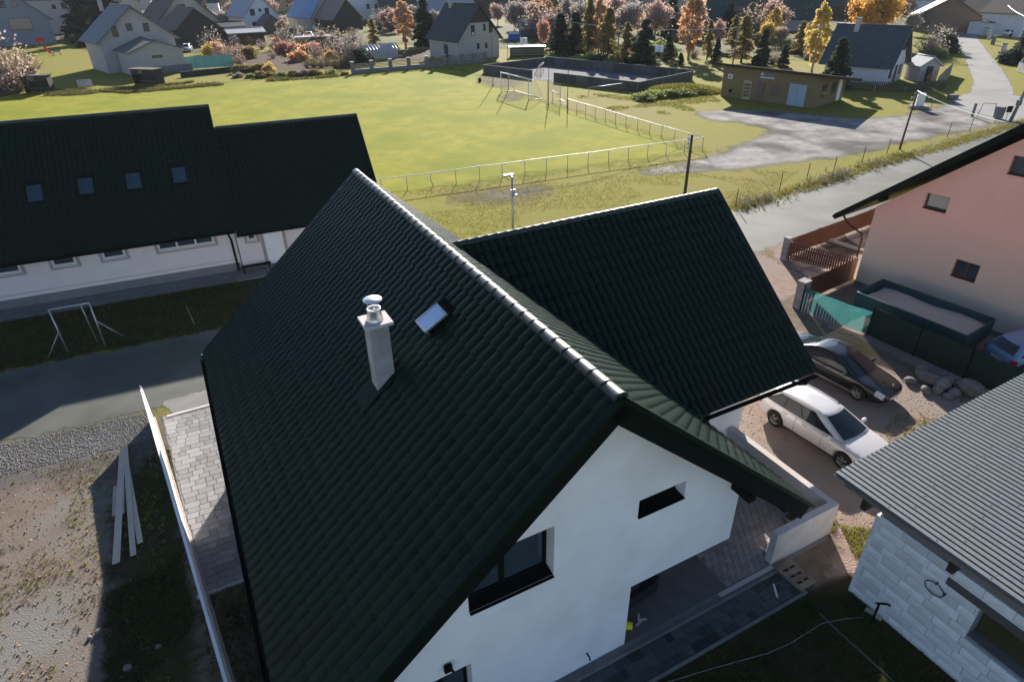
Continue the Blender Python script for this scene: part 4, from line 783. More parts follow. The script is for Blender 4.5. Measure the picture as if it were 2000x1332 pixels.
# ================================================================== CARS
M_tyre = mat('tyre_rubber', (0.012, 0.012, 0.012), None, 8, .85); M_rim = mat('alloy_rim', (0.33, 0.33, 0.34), None, 8, .35, metal=.8)
M_cglass = mat('car_glass', (0.012, 0.016, 0.020), (0.016, 0.02, 0.026), 2, .05, spec=.5); M_trimb = mat('black_trim', (0.01, 0.01, 0.011), None, 4, .5)
M_lamp = mat('headlamp_glass', (0.55, 0.57, 0.58), (0.4, 0.42, 0.43), 9, .1, spec=.8); M_tail = mat('tail_lamp', (0.45, 0.01, 0.012), None, 9, .15)
def wheel_meshes(r=.33, w=.22):
    b = MB(); b.lathe([(r * .62, -w / 2), (r * .92, -w / 2), (r, -w * .36), (r, w * .36), (r * .92, w / 2), (r * .62, w / 2)], (0, 0, 0), 24, axis='y'); ty = b.mesh('tyre', M_tyre)
    b = MB(); b.lathe([(r * .64, -w * .42), (r * .60, -w * .40), (r * .55, -w * .1)], (0, 0, 0), 24, axis='y')
    b.lathe([(0.0, -w * .40), (.06, -w * .40), (.065, -w * .2)], (0, 0, 0), 12, axis='y')
    for k in range(5):
        for dlt in (-.10, .10):
            t = k * 2 * math.pi / 5 + dlt; t2 = k * 2 * math.pi / 5 + dlt * 2.2; p0 = Vector((math.cos(t) * .05, -w * .36, math.sin(t) * .05)); p1 = Vector((math.cos(t2) * r * .62, -w * .38, math.sin(t2) * r * .62))
            b.tube([p0, p1], [.020, .016], 5)
    rm = b.mesh('rim', M_rim)
    b = MB(); b.lathe([(0, -w * .12), (r * .6, -w * .12)], (0, 0, 0), 20, axis='y'); dk = b.mesh('brake_disc', M_trimb); return ty, rm, dk
TY, RM, DK = wheel_meshes()
def lerp_tab(tab, x):
    for (a, va), (b, vb) in zip(tab, tab[1:]):
        if a <= x <= b: return va + (vb - va) * (x - a) / (b - a)
    return tab[-1][1]
def car(name, label, paint, loc, rz, L=4.9, W=1.84, H=1.46, wb=2.84, kind='estate', scale=1.0, detail=True):
    t = thing(name, label, 'car', loc, rz); t.scale = (scale,) * 3
    rearB = .98 if kind == 'estate' else .97
    top = [(-.5, .80 if kind == 'estate' else .84), (-.485, .93), (-.43, rearB), (-.2, .95), (.12, .93), (.20, .92), (.36, .83), (.45, .74), (.49, .64), (.5, .55)]
    wid = [(-.5, .70), (-.485, .82), (-.45, .91), (-.36, .965), (-.15, 1), (.2, 1), (.34, .975), (.43, .91), (.475, .80), (.5, .62)]
    bot = [(-.5, .42), (-.47, .28), (-.40, .20), (.40, .19), (.47, .22), (.5, .32)]
    xs = [-.5, -.49, -.465, -.42, -.36, -.28, -.18, -.08, .02, .12, .19, .26, .33, .39, .44, .475, .492, .5]; rows = []
    for x in xs:
        w2 = lerp_tab(wid, x) * W / 2; zt = lerp_tab(top, x); zb = lerp_tab(bot, x); h = zt - zb
        half = [(0, zb), (.55, zb), (.90, zb + .02), (.965, zb + h * .18), (1.0, zb + h * .50), (.985, zb + h * .74), (.955, zb + h * .88), (.90, zb + h * .965), (.72, zt + .005), (.36, zt + .028), (0, zt + .036)]
        rows.append([(x * L, -y * w2, z) for y, z in half] + [(x * L, y * w2, z) for y, z in half[-2:0:-1]])
    b = MB(); b.grid(rows, closed=True); n_ = len(rows[0]); b.f.append(tuple(range(n_))); b.f.append(tuple(len(b.v) - 1 - k for k in range(n_))); b.sm += [True, True]
    body = b.build('body', paint, t)
    bm = bmesh.new(); bm.from_mesh(body.data); bmesh.ops.recalc_face_normals(bm, faces=bm.faces); bmesh.ops.subdivide_edges(bm, edges=[e for e in bm.edges], cuts=1, smooth=0.0); bm.to_mesh(body.data); bm.free()
    for p in body.data.polygons: p.use_smooth = True
    wx = (wb / 2 - .02, -wb / 2 - .02); r_ = .33
    cut(body, [MB().lathe([(0, -.34), (r_ + .055, -.34), (r_ + .055, .34), (0, .34)], (x, s * (W / 2 - .05), r_ + .01), 26, axis='y') for x in wx for s in (-1, 1)])
    # cabin
    if kind == 'estate': xb0, xb1, xt0, xt1 = -.482 * L, .235 * L, -.385 * L, .035 * L
    else: xb0, xb1, xt0, xt1 = -.40 * L, .235 * L, -.205 * L, .035 * L
    zb, zt = .93, H - .05; wb_, wt_ = W / 2 * .91, W / 2 * .655
    def pt(f, s, tt, out=0.0):
        """f 0 rear..1 front along the cabin, s -1..1 side, tt 0 belt..1 roof"""
        x = (xb0 + (xt0 - xb0) * tt) * (1 - f) + (xb1 + (xt1 - xb1) * tt) * f; wd = (wb_ + (wt_ - wb_) * tt ** 1.15) * (1 - .10 * (abs(f - .5) * 2) ** 3)
        return Vector((x, s * wd, zb + (zt - zb) * tt * (1 - .16 * max(0, abs(f - .58) - .12) ** 1.5 * 2.6)))
    cab = MB(); rings = []
    fs = [0, .04, .12, .25, .4, .5, .6, .75, .88, .96, 1]
    for tt in (0, .25, .5, .75, .92, 1.0):
        ring = [pt(f, -1, tt) for f in fs] + [pt(1, s, tt) + Vector((.10 * (1 - s * s) * 1.0, 0, 0)) for s in (-.6, -.2, .2, .6)] + [pt(f, 1, tt) for f in reversed(fs)] + [pt(0, s, tt) - Vector((.05 * (1 - s * s), 0, 0)) for s in (.6, .2, -.2, -.6)]
        rings.append(ring)
    c0 = (rings[-1]); cen = Vector(((xt0 + xt1) / 2, 0, zt))
    for k, dz in ((.90, .022), (.6, .040), (.25, .048), (.02, .050)): rings.append([cen + (p - cen) * k + Vector((0, 0, dz)) for p in c0])
    cab.grid(rings, closed=True); cb = cab.build('cabin', paint, t)
    def panel(nm, fn, m=M_cglass, nu=6, nv=4, off=.012):
        rows_ = [[fn(u / nu, v_ / nv) for u in range(nu + 1)] for v_ in range(nv + 1)]; b2 = MB(); b2.grid(rows_); o = b2.build(nm, m, t); return o
    def fr(u, v_):
        s = -.88 + 1.76 * u; p = pt(1, s, .05 + .90 * v_) + Vector((.10 * (1 - s * s), 0, 0)); return p + Vector((.016, 0, .014))
    panel('windscreen', fr)
    def rr(u, v_):
        s = -.84 + 1.68 * u; p = pt(0, s, .14 + .78 * v_) - Vector((.05 * (1 - s * s), 0, 0)); return p + Vector((-.016, 0, .012))
    panel('rear_window', rr)
    spl = ((.575, .90), (.33, .56), (.10, .315)) if kind == 'estate' else ((.52, .90), (.20, .505), (.10, .185))
    for s in (-1, 1):
        for f0, f1 in spl:
            def sidef(u, v_, f0=f0, f1=f1, s=s):
                t2 = .10 + .78 * v_; sk_ = (.0 if f1 < .85 else -.10 * v_) ; f = f0 + (f1 + sk_ - f0) * u
                if f0 == .10: f = f0 + .10 * v_ * (1 if kind == 'estate' else .5) + (f1 - f0 - .10 * v_ * (1 if kind == 'estate' else .5)) * u
                p = pt(f, s, t2); return p + Vector((0, s * .012, .006))
            panel('side_window', sidef)
    for s in (-1, 1):
        def dlo(u, v_, s=s):
            t2 = .06 + .86 * v_; f = (.07 + .10 * v_) + ((.93 - .10 * v_) - (.07 + .10 * v_)) * u; p = pt(f, s, t2); return p + Vector((0, s * .006, .003))
        panel('window_trim', dlo, M_trimb, 12, 4)
    ws = []
    for x in wx:
        for s in (-1, 1):
            we = bpy.data.objects.new('wheel', TY); COL.objects.link(we); we.parent = t; we.location = (x, s * (W / 2 - .125), r_); we.rotation_euler = (0, .5 * x, 0 if s < 0 else math.pi)
            mk('rim', RM, we); mk('brake_disc', DK, we)
    if not detail: return t
    for s in (-1, 1):
        m_ = bevel(MB().box((.165 * L, s * (W / 2 + .07), .98), (.12, .20, .13)).build('mirror', paint, t), .04, 3); MB().box((.165 * L, s * (W / 2 - .02), .94), (.05, .12, .03)).build('arm', M_trimb, m_)
        hl = MB(); hl.grid([[(x * L, s * lerp_tab(wid, x) * W / 2 * (1 - .16 * k) * 1.012, lerp_tab(top, x) + z) for x in (.425, .45, .475, .488)] for k, z in ((0, -.20), (0, -.12), (.2, -.03), (1.0, .012))]); hl.build('headlight', M_lamp, t)
        tl = MB(); tl.grid([[(x * L - .004, s * lerp_tab(wid, x) * W / 2 * 1.014, z) for x in (-.495, -.485, -.468, -.45)] for z in (.66, .74, .84)]); tl.build('tail_light', M_tail, t)
        for f in (.60, .36) if kind == 'estate' else (.56, .24): MB().tube([pt(f, s, 0) + Vector((-.10, s * .085, -.10)), pt(f, s, 0) + Vector((.10, s * .085, -.10))], .014, 5).build('door_handle', paint, t)
        for xx in (.10, -.13, -.33) if kind == 'estate' else (.10, -.12):
            w2 = lerp_tab(wid, xx) * W / 2; MB().tube([(xx * L, s * w2 * .972, .32), (xx * L + .01, s * w2 * 1.002, .56), (xx * L + .02, s * w2 * .975, .83), (xx * L + .03, s * w2 * .93, .9)], .006, 4).build('door_gap', M_trimb, t)
        MB().tube([(-.36 * L, s * W / 2 * .975, .30), (.33 * L, s * W / 2 * .982, .29)], .02, 5).build('sill_trim', M_trimb if kind == 'estate' else M_steel, t)
        if kind == 'estate':
            q = [pt(f, s, 1.0) + Vector((0, -s * .05, .055)) for f in (.03, .10, .5, .88, .95)]; q[0].z -= .05; q[-1].z -= .05; MB().tube(q, .016, 6).build('roof_rail', M_steel, t)
    gl = MB().box((.497 * L, 0, .52), (.05, .62, .22)).build('grille', M_trimb, t); MB().box((.502 * L + .01, 0, .40), (.03, .52, .11)).build('number_plate', M_whitemet, t); MB().box((-.50 * L, 0, .62), (.03, .52, .11)).build('number_plate', M_whitemet, t)
    MB().tube([(.213 * L, .05, .955), (.13 * L + .35, .55, 1.0)], .01, 4).tube([(.213 * L, -.45, .955), (.13 * L + .36, .05, 1.0)], .01, 4).build('wiper', M_trimb, t)
    return t
M_silver = mat('silver_white_paint', (0.62, 0.60, 0.60), (0.60, 0.585, 0.585), 3, .32, metal=.25, coat=.6)
M_blackp = mat('black_paint', (0.007, 0.009, 0.010), (0.009, 0.011, 0.012), 3, .25, coat=.9)
k_ = 580 / 2000
rw = P(1420 + 320 * k_, 600 + 800 * k_); fw_ = P(1420 + 762 * k_, 600 + 1082 * k_); d = fw_ - rw; rz = math.atan2(d.y, d.x); S_ = d.length / 2.84
side = Vector((-d.y, d.x, 0)).normalized(); cc = (rw + fw_) / 2 + side * (.92 * S_ * .93)
car('white_estate_car', 'silver white estate car with roof rails parked beside the parapet wall', M_silver, cc, rz, scale=S_ * 1.02)
bf = P(1420 + 862 * k_, 600 + 622 * k_); rzb = rz + .02; db = Vector((math.cos(rzb), math.sin(rzb), 0)); sb = Vector((-db.y, db.x, 0)); S2 = S_ * 1.0
c2_ = bf - db * (1.40 * S2) + sb * (.84 * S2)
cb_ = car('black_saloon_car', 'black saloon car parked nearest the mesh fence and boulders', M_blackp, c2_, rzb, L=4.82, W=1.82, H=1.45, wb=2.85, kind='sedan', scale=S2)
MB().tube([(.47 * 4.82, 0, .80), (.47 * 4.82, 0, .86)], .006, 5).lathe([(.028, -.004), (.034, 0), (.028, .004)], (.47 * 4.82, 0, .895), 14, axis='y').build('bonnet_emblem', M_shiny, cb_)
car('blue_car', 'pale blue car nosing out from behind the dark mesh fence by the pink house', mat('pale_blue_paint', (0.25, 0.32, 0.45), None, 3, .3, coat=.6), P(2018, 712), rz + 1.2, L=4.1, W=1.7, scale=.95)
# far cars
M_silv2 = mat('far_silver_paint', (0.42, 0.45, 0.5), None, 3, .3, coat=.4)
car('hatchback_car', 'silver blue car parked on the drive beside the grey gabled house', M_silv2, P(367, 101), R(-75), L=4.2, W=1.75, scale=1.0, detail=True)
car('white_hatchback_car', 'white car parked behind the orchard, beside a second white car', M_silver, P(587, 78), R(-60), L=4.1, W=1.72, detail=False)
car('white_hatchback_car', 'white car with bluish windows under the orchard trees, closest to the flat carport roof', M_silver, P(605, 75), R(-70), L=4.2, W=1.75, detail=False)
car('white_street_car', 'white car parked in the yard with stone gate posts beside the street', M_silver, P(1980, 72), R(5), L=4.3, W=1.75, detail=False)
car('dark_street_car', 'dark car standing far up the village street by the hedge', mat('dark_blue_paint', (0.03, 0.04, 0.06), None, 3, .3, coat=.5), P(1876, 42), R(-60), L=4.2, W=1.75, detail=False)

# ================================================================== PITCH: RAILS, GOALS, MASTS
def rail_fence(label, a, b, n, h=1.05, m=M_steel, bent=()):
    d = b - a; L_ = d.length; t = thing('rail_fence', label, 'railing', a, math.atan2(d.y, d.x))
    pts = [(L_ * k / n, random.uniform(-.03, .03), h + random.uniform(-.03, .03)) for k in range(n + 1)]
    MB().tube(pts, .032, 6).build('top_rail', M_whitemet, t)
    for k in range(n + 1):
        p = pts[k]
        if k in bent: MB().tube([(p[0] + .12, .05, 0), (p[0] - .10, 0, h * .55), (p[0], p[1], h)], .028, 6).build('post', m, t)
        else: MB().tube([(p[0] + random.uniform(-.03, .03), random.uniform(-.03, .03), 0), (p[0], p[1], p[2])], .028, 6).build('post', m, t)
    return t
rail_fence('white-topped pipe railing along the lane side of the pitch', rl - pd * -4.5, rc, 17, bent=(4,))
rail_fence('white-topped pipe railing behind the goal end of the pitch', rc, rf, 12)
M_netw = mat('white_net_cord', (0.55, 0.55, 0.55), None, 3, .8)
def goal(name, label, a, b, h, dep, m, net=True, r=.055):
    d = b - a; W_ = d.length; t = thing(name, label, 'goal', a, math.atan2(d.y, d.x))
    for x in (0, W_): MB().tube([(x, 0, 0), (x, 0, h)], r, 8).build('post', m, t)
    MB().tube([(-r, 0, h), (W_ + r, 0, h)], r, 8).build('crossbar', m, t)
    for x in (0, W_): MB().tube([(x, 0, h - .05), (x, dep * .45, h - .1), (x, dep, .05)], r * .45, 6).build('stay', m, t); MB().tube([(x, 0, .05), (x, dep, .05)], r * .6, 6).build('ground_bar', m, t)
    MB().tube([(0, dep, .05), (W_, dep, .05)], r * .6, 6).build('ground_bar', m, t)
    if net:
        b2 = MB(); n1 = int(W_ / .28)
        prof = [(0, h - .04), (dep * .45, h - .1), (dep * .72, h * .5), (dep, .05)]
        for k in range(n1 + 1): b2.tube([(W_ * k / n1, y, z) for y, z in prof], .006, 3, caps=False)
        for f in np.linspace(0, 1, 11):
            i = min(int(f * 3), 2); g2 = f * 3 - i; y = prof[i][0] + (prof[i + 1][0] - prof[i][0]) * g2; z = prof[i][1] + (prof[i + 1][1] - prof[i][1]) * g2; b2.tube([(0, y, z), (W_, y, z)], .006, 3, caps=False)
            for x in (0, W_): b2.tube([(x, 0, z), (x, y, z)], .006, 3, caps=False)
        b2.build('net', M_netw, t, kind='stuff')
    return t
goal('football_goal', 'full-size white football goal with net at the end of the pitch', P(979, 181), P(1032, 197), 2.44, 2.0, M_whitemet)
goal('small_goal', 'small white training goal frame tipped beside the pitch railing', P(1079, 196), P(1094, 205), 1.1, 1.0, M_whitemet, False, .04)
for x, y, ty, lb_ in ((963, 168, 70, 'tall thin catch-net mast at the beige house end of the goal line'), (993, 178, 75, 'tall thin catch-net mast just behind the goal'), (1071, 205, 112, 'tall thin catch-net mast between goal and training goal'), (1108, 210, 130, 'thin catch-net mast rising by the tipped training goal')):
    t = thing('net_mast', lb_, 'mast', P(x, y)); h_ = hgt(x, y, ty); MB().tube([(0, 0, 0), (0, 0, h_)], [.05, .035], 7).build('pole', mat('rusty_steel', (0.10, 0.08, 0.07), (0.14, 0.12, 0.11), 4, .7), t); MB().tube([(0, 0, 0), (0, 0, .12)], .11, 8).build('foot', M_concd, t)
# folded net panel hanging between masts
a, b_ = P(1068, 172), P(1096, 178)
mp = thing('hanging_mesh', 'grey mesh panel hanging between the goal and the rink opening', 'panel', P(1071, 203), 0); d0 = P(1071, 203)
q1, q2 = P(1069, 196) - d0, P(1094, 207) - d0; b2 = MB()
for f in np.linspace(0, 1, 12): p = q1.lerp(q2, f); b2.tube([p + Vector((0, 0, 1.1)), p + Vector((0, 0, 2.3))], .012, 3)
for z in np.linspace(1.1, 2.3, 9): b2.tube([q1 + Vector((0, 0, z)), q2 + Vector((0, 0, z))], .012, 3)
b2.build('mesh', M_concd, mp, kind='stuff')
for q in (q1, q2): MB().tube([q, q + Vector((0, 0, 2.4))], .03, 6).build('post', M_steel, mp)
# person-sized dark post group on the pitch edge
bt = thing('ball_bag', 'dark kit bag with cord left on the grass near the rink corner', 'bag', P(937, 160), .4)
bevel(MB().box((0, 0, .25), (.5, .32, .5), 0, .8).build('bag', M_black, bt), .12, 3); MB().tube([(0, 0, .5), (.1, 0, .62), (.2, 0, .48)], .02, 5).build('strap', M_black, bt)

# ================================================================== RINK
rk = [P(945, 143), P(1246, 180), P(1352, 157), P(1066, 128)]
sheet('rink_floor', rk, 0.003, mat('rink_asphalt', (0.135, 0.130, 0.138), (0.165, 0.16, 0.168), .8, .95, bump=.25, bscale=20, spec=.05), .1, 2)
M_board = mat('dark_board', (0.065, 0.068, 0.060), (0.10, 0.098, 0.088), 1.5, .85, rnd=.3); M_board_t = M_concd
def boards(label, a, b, h=1.15, skip=(2, 1)):
    d = b - a; L_ = d.length; t = thing('rink_boards', label, 'boards', a, math.atan2(d.y, d.x)); n_ = int(L_ / 1.9)
    for k in range(n_):
        x0, x1 = L_ * k / n_, L_ * (k + 1) / n_
        if skip[0] <= (k + .5) / n_ <= skip[1]: continue
        MB().box(((x0 + x1) / 2, 0, h / 2), (x1 - x0 - .02, .06, h)).build('panel', M_board, t); MB().box(((x0 + x1) / 2, 0, h + .025), (x1 - x0, .11, .05)).build('capping', M_board_t, t); MB().box((x0, .07, h / 2), (.08, .08, h)).build('post', M_concd, t)
    return t
boards('dark rink boards facing the pitch, with an open gateway', rk[0], rk[1], 1.15, (.37, .53)); boards('dark rink boards at the changing-room end', rk[1], rk[2]); boards('dark rink boards along the trees', rk[3], rk[2], 1.3); boards('dark rink boards at the beige house end', rk[0], rk[3])
for (x, y, lb_, rz2) in ((1020, 118, 'white basketball board on a pole at the beige house end of the rink', .3), (1288, 138, 'white basketball board on a pole by the tree end of the rink', -.6)):
    t = thing('basketball_hoop', lb_, 'hoop', P(x, y), rz2); MB().tube([(0, 0, 0), (0, 0, 2.7), (0, -.8, 3.0)], .05, 7).build('pole', M_concd, t); MB().box((0, -.85, 3.15), (1.3, .05, .95)).build('backboard', M_whitemet, t); MB().box((0, -.88, 3.05), (.5, .02, .05)).box((0, -.88, 3.35), (.5, .02, .05)).build('target_square', M_black, t); MB().tube([(.22 * math.cos(q), -1.1 + .22 * math.sin(q), 2.85) for q in np.linspace(0, 6.283, 15)], .012, 5).build('ring', M_tail, t)
goal('hockey_goal', 'small rusty goal standing on the rink by the boards', P(1056, 148), P(1062, 138), 1.2, 1.0, mat('rusty_steel', (.1, .08, .07)), True, .03)
for (x, y, ty) in ((1305, 158, 118), (1320, 160, 122)):
    MB().tube([P(x, y), P(x, y) + Vector((0, 0, hgt(x, y, ty)))], .04, 6).build('steel_post', M_concd, None, label='thin grey steel post standing by the changing-room end of the rink', cat='post', group='posts by the rink end')
# straight pipe barrier by the rink
MB().tube([P(1150, 172, .9), P(1217, 163, .9)], .04, 6).tube([P(1150, 172, .9), P(1150, 186)], .03, 6).tube([P(1217, 163, .9), P(1217, 172)], .03, 6).build('pipe_barrier', M_steel, None, label='single pipe barrier in front of the rink boards', cat='barrier')

# ================================================================== LAMP POSTS AND WIRES
def place_pole(tx, ty, v0, v1):
    """top pixel known; find the height that puts the foot at house-frame depth v in [v0,v1]"""
    best = None
    for z in np.linspace(3.5, 9.5, 121):
        p = P(tx, ty, z); v_ = hloc(p)[1]
        if v0 <= v_ <= v1: return p, z
        if best is None or abs(v_ - (v0 + v1) / 2) < best[0]: best = (abs(v_ - (v0 + v1) / 2), p, z)
    return best[1], best[2]
p1_, z1_ = place_pole(1000, 345, 22.6, 23.2)
lm = thing('lamp_post', 'grey steel lamp post with a flat lantern rising behind the wing roof', 'lamp post', (p1_.x, p1_.y, 0), YAW)
MB().tube([(0, 0, 0), (0, 0, z1_)], [.075, .05], 8).build('pole', M_steel, lm); MB().tube([(0, 0, z1_ - .05), (-.1, 0, z1_ + .03), (-.35, 0, z1_ + .10)], .03, 6).build('arm', M_steel, lm); bevel(MB().box((-.22, 0, z1_ + .10), (.62, .26, .09)).build('lantern', mat('grey_lantern', (.20, .22, .24), None, 4, .4), lm), .03, 2); MB().box((.12, 0, z1_ - 1.05), (.3, .12, .08)).box((.1, .1, z1_ - .9), (.25, .08, .3)).build('bracket', M_steel, lm)
p2_, z2_ = place_pole(1352, 263, 23.0, 23.6)
lm2 = thing('wooden_pole', 'brown leaning wire pole with insulators beyond the wing roof', 'pole', (p2_.x, p2_.y, 0), YAW)
MB().tube([(0, 0, 0), (.0, 0, z2_)], [.11, .08], 8).build('mast', mat('creosoted_wood', (0.07, 0.05, 0.04), (0.10, 0.07, 0.055), 5, .85), lm2)
for z in (.25, .5, .8): MB().box((-.12, 0, z2_ - z), (.34, .08, .06)).build('crossarm', M_concd, lm2); MB().lathe([(.0, .12), (.05, .1), (.035, .05), (.05, 0)], (-.26, 0, z2_ - z + .03), 8).build('insulator', M_whitemet, lm2)
MB().tube([(p1_.x, p1_.y, z1_ - .95)] + [tuple(Vector((p1_.x, p1_.y, z1_ - .95)).lerp(Vector((p2_.x, p2_.y, z2_ - .5)), f) - Vector((0, 0, .6 * 4 * f * (1 - f)))) for f in (.15, .3, .45, .6, .75, .9)] + [(p2_.x, p2_.y, z2_ - .5)], .012, 4).build('overhead_wire', M_steel, None, label='thin pale overhead wire sagging between lamp post and wooden pole', cat='wire')
pp = thing('wooden_pole', 'thin dark leaning pole in the hedge verge beside the lane', 'pole', P(1757, 292), 0); h3 = hgt(1757, 292, 178); MB().tube([(0, 0, 0), (.1, 0, h3)], [.09, .07], 8).build('mast', MATS['creosoted_wood'], pp); MB().box((.1, 0, h3 - .2), (.5, .08, .08)).build('crossarm', M_concd, pp)
ptop = P(1757, 292) + Vector((.1, 0, h3)); far_w = P(1990, 244, 4.5)
MB().tube([tuple(ptop.lerp(far_w, f) - Vector((0, 0, 1.2 * f * (1 - f)))) for f in np.linspace(0, 1, 9)], .022, 5).build('overhead_cable', M_whitemet, None, label='pale thick cable dropping from the verge pole towards the pink house roof', cat='cable')
# ================================================================== VILLAGE HOUSES
def hcol(name, c, **k): return mat(name, c, tuple(x * .9 for x in c), 1.0, .92, **k)
W_grey = hcol('grey_blue_render', (.20, .23, .27)); W_beige = hcol('beige_render', (.40, .37, .33)); W_lt = hcol('pale_grey_render', (.40, .37, .36)); W_wh = hcol('village_white', (.62, .62, .64)); W_tan = hcol('tan_render', (.42, .34, .22)); W_brown = hcol('brown_boards', (.17, .12, .09)); W_dk = hcol('dark_boards', (.05, .045, .04)); W_brick = hcol('ochre_render', (.20, .15, .075))
K_dark = mat('dark_village_roof', (.030, .036, .042), (.042, .048, .054), 1.2, .65); K_grey = mat('grey_village_roof', (.10, .11, .12), (.13, .14, .15), 1.0, .6); K_brown = mat('brown_village_roof', (.11, .085, .07), (.14, .11, .09), 1.2, .8); K_blue = mat('blue_sheet_roof', (.12, .20, .33), (.15, .24, .38), .8, .45, metal=.2); K_rust = mat('rusty_sheet_roof', (.17, .13, .11), (.24, .21, .19), 1.5, .7, stretch=(6, .3, 1)); K_green = mat('green_sheet_roof', (.015, .045, .042), (.02, .055, .05), 1, .5); K_pale = mat('pale_fibre_roof', (.34, .34, .35), (.42, .42, .43), 1.5, .8); K_metal = mat('seamed_metal_roof', (.26, .28, .31), (.31, .33, .36), 1.2, .45, metal=.3)
def house(name, label, A, ang, W, D, eave, ridge, wm, rm, ov=.5, axis='y', wins=(), chim=None, fm=M_dark, cat='house', hip=0, ribs=0, rows=0, gable_m=None, shed_=False, group=None):
    """origin A is the front-left foot; x runs along the front, y away; ridge along axis; wins: (face,pos,z,w,h)"""
    t = thing(name, label, cat, (A[0], A[1], 0), ang, group)
    def tr3(x, y, z): return (x, y, z) if axis == 'y' else (y, x, z)
    w_, d_ = (W, D) if axis == 'y' else (D, W)
    MB().prism([tr3(0, 0, -.1), tr3(w_, 0, -.1), tr3(w_, 0, eave), tr3(w_ / 2, 0, ridge), tr3(0, 0, eave)], tr3(0, d_, 0)).build('wall', wm, t)
    if gable_m:
        z0 = eave + (ridge - eave) * .45; f = (z0 - eave) / (ridge - eave) * w_ / 2; MB().prism([tr3(f, -.03, z0), tr3(w_ - f, -.03, z0), tr3(w_ / 2, -.03, ridge - .05)], tr3(0, .02, 0)).build('gable_cladding', gable_m, t)
    s = (ridge - eave) / (w_ / 2); zr = ridge + .14; ze = eave - s * ov + .14
    for sg in (0, 1):
        xa, xb = (-ov, w_ / 2) if sg == 0 else (w_ + ov, w_ / 2); top = [tr3(xa, -ov, ze), tr3(xb, -ov, zr), tr3(xb, d_ + ov, zr), tr3(xa, d_ + ov, ze)]; sl_ = roof_slab('roof', top, t, .16, rm, 0)
        if ribs:
            b = MB()
            for q in np.arange(-ov + ribs / 2, d_ + ov, ribs): b.tube([tr3(xa, q, ze + .01), tr3(xb, q, zr + .01)], .03, 4)
            b.build('seams', rm, sl_)
        if rows:
            b = MB(); n_ = int(rows)
            for k in range(1, n_): f = k / n_; b.box(tr3(xa + (xb - xa) * f, d_ / 2, ze + (zr - ze) * f + .005), tr3(.12, d_ + 2 * ov - .02, .05))
            b.build('tile_courses', rm, sl_)
    MB().tube([tr3(w_ / 2, -ov, zr + .02), tr3(w_ / 2, d_ + ov, zr + .02)], .09, 6).build('ridge', rm, t)
    for (f, p, z, ww, hh) in wins:
        if f == 'f': c = (p, -.02, z); dm = (ww, .08, hh); pd_ = (ww - .16, .04, hh - .16); po = (p, -.055, z)
        elif f == 'b': c = (p, D + .02, z); dm = (ww, .08, hh); pd_ = (ww - .16, .04, hh - .16); po = (p, D + .055, z)
        elif f == 'l': c = (-.02, p, z); dm = (.08, ww, hh); pd_ = (.04, ww - .16, hh - .16); po = (-.055, p, z)
        else: c = (W + .02, p, z); dm = (.08, ww, hh); pd_ = (.04, ww - .16, hh - .16); po = (W + .055, p, z)
        w1_ = MB().box(c, dm).build('window', fm, t); MB().box(po, pd_).build('pane', M_glass, w1_)
    if chim:
        for cx, cy in chim if isinstance(chim, list) else [chim]:
            c_ = MB().box((cx, cy, ridge + .1), (.55, .55, 1.6)).build('chimney', W_lt, t); MB().box((cx, cy, ridge + .95), (.7, .7, .12)).build('cap', M_concd, c_)
    return t
def Ap(px, py): p = P(px, py); return (p.x, p.y)
def fa(a, b): p, q = P(*a), P(*b); d = q - p; return math.atan2(d.y, d.x), d.length
# changing rooms
ca, cl_ = fa((1407, 188), (1587, 212)); A = P(1407, 188)
cr_t = thing('changing_rooms', 'flat-roofed ochre changing-room building with pale blue double doors beside the gravel lot', 'building', A, ca)
wd = 7.2; ht = 3.35
MB().prism([(0, 0, 0), (0, wd, 0), (0, wd, ht - .95), (0, 0, ht + .1)], (cl_, 0, 0)).build('wall', W_brick, cr_t)
MB().prism([(-1.2, -.9, ht + .50), (cl_ + 1.6, -.9, ht + .30), (cl_ + 1.6, wd + .6, ht - .95), (-1.2, wd + .6, ht - .75)], (0, 0, -.30)).build('roof', mat('ochre_brown_roof', (.034, .027, .019), (.045, .036, .026), 1, .9, spec=.1), cr_t)
for x0, x1, z1, m_, nm in ((2.9, 3.9, 2.1, MATS['tan_render'], 'door'), (4.7, 5.6, 2.1, W_brown, 'door')):
    d_ = MB().box(((x0 + x1) / 2, -.03, z1 / 2), (x1 - x0, .08, z1)).build(nm, m_, cr_t)
    for z in (.45, .85, 1.25, 1.65): MB().box(((x0 + x1) / 2, -.08, z), (x1 - x0 - .2, .03, .28)).build('panel', W_brown, d_)
for k in (0, 1): MB().box((9.05 + k * 1.02, -.03, 1.15), (1.0, .08, 2.3)).build('blue_door', mat('pale_blue_paint_wood', (.30, .38, .46), (.26, .34, .42), 3, .7), cr_t)
MB().box((6.9, -.02, 1.35), (1.2, .05, 1.2)).build('boarded_window', W_brown, cr_t); MB().box((1.0, -.04, 2.35), (.62, .05, .5)).build('notice', M_whitemet, cr_t); MB().box((1.0, -.07, 2.32), (.34, .03, .22)).build('notice_picture', M_concd, cr_t)
MB().box((1.25, -.04, .75), (.35, .05, .35)).build('vent', M_black, cr_t)
sb_ = MB().box((5.7, -.05, 2.85), (1.9, .06, .62)).build('club_sign', M_concd, cr_t); MB().lathe([(0, -.04), (.16, -.04), (.16, 0)], (5.05, -.06, 2.98), 14, axis='y').build('emblem', M_whitemet, sb_); MB().box((5.75, -.09, 2.62), (1.7, .02, .10)).build('lettering_strip', M_whitemet, sb_)
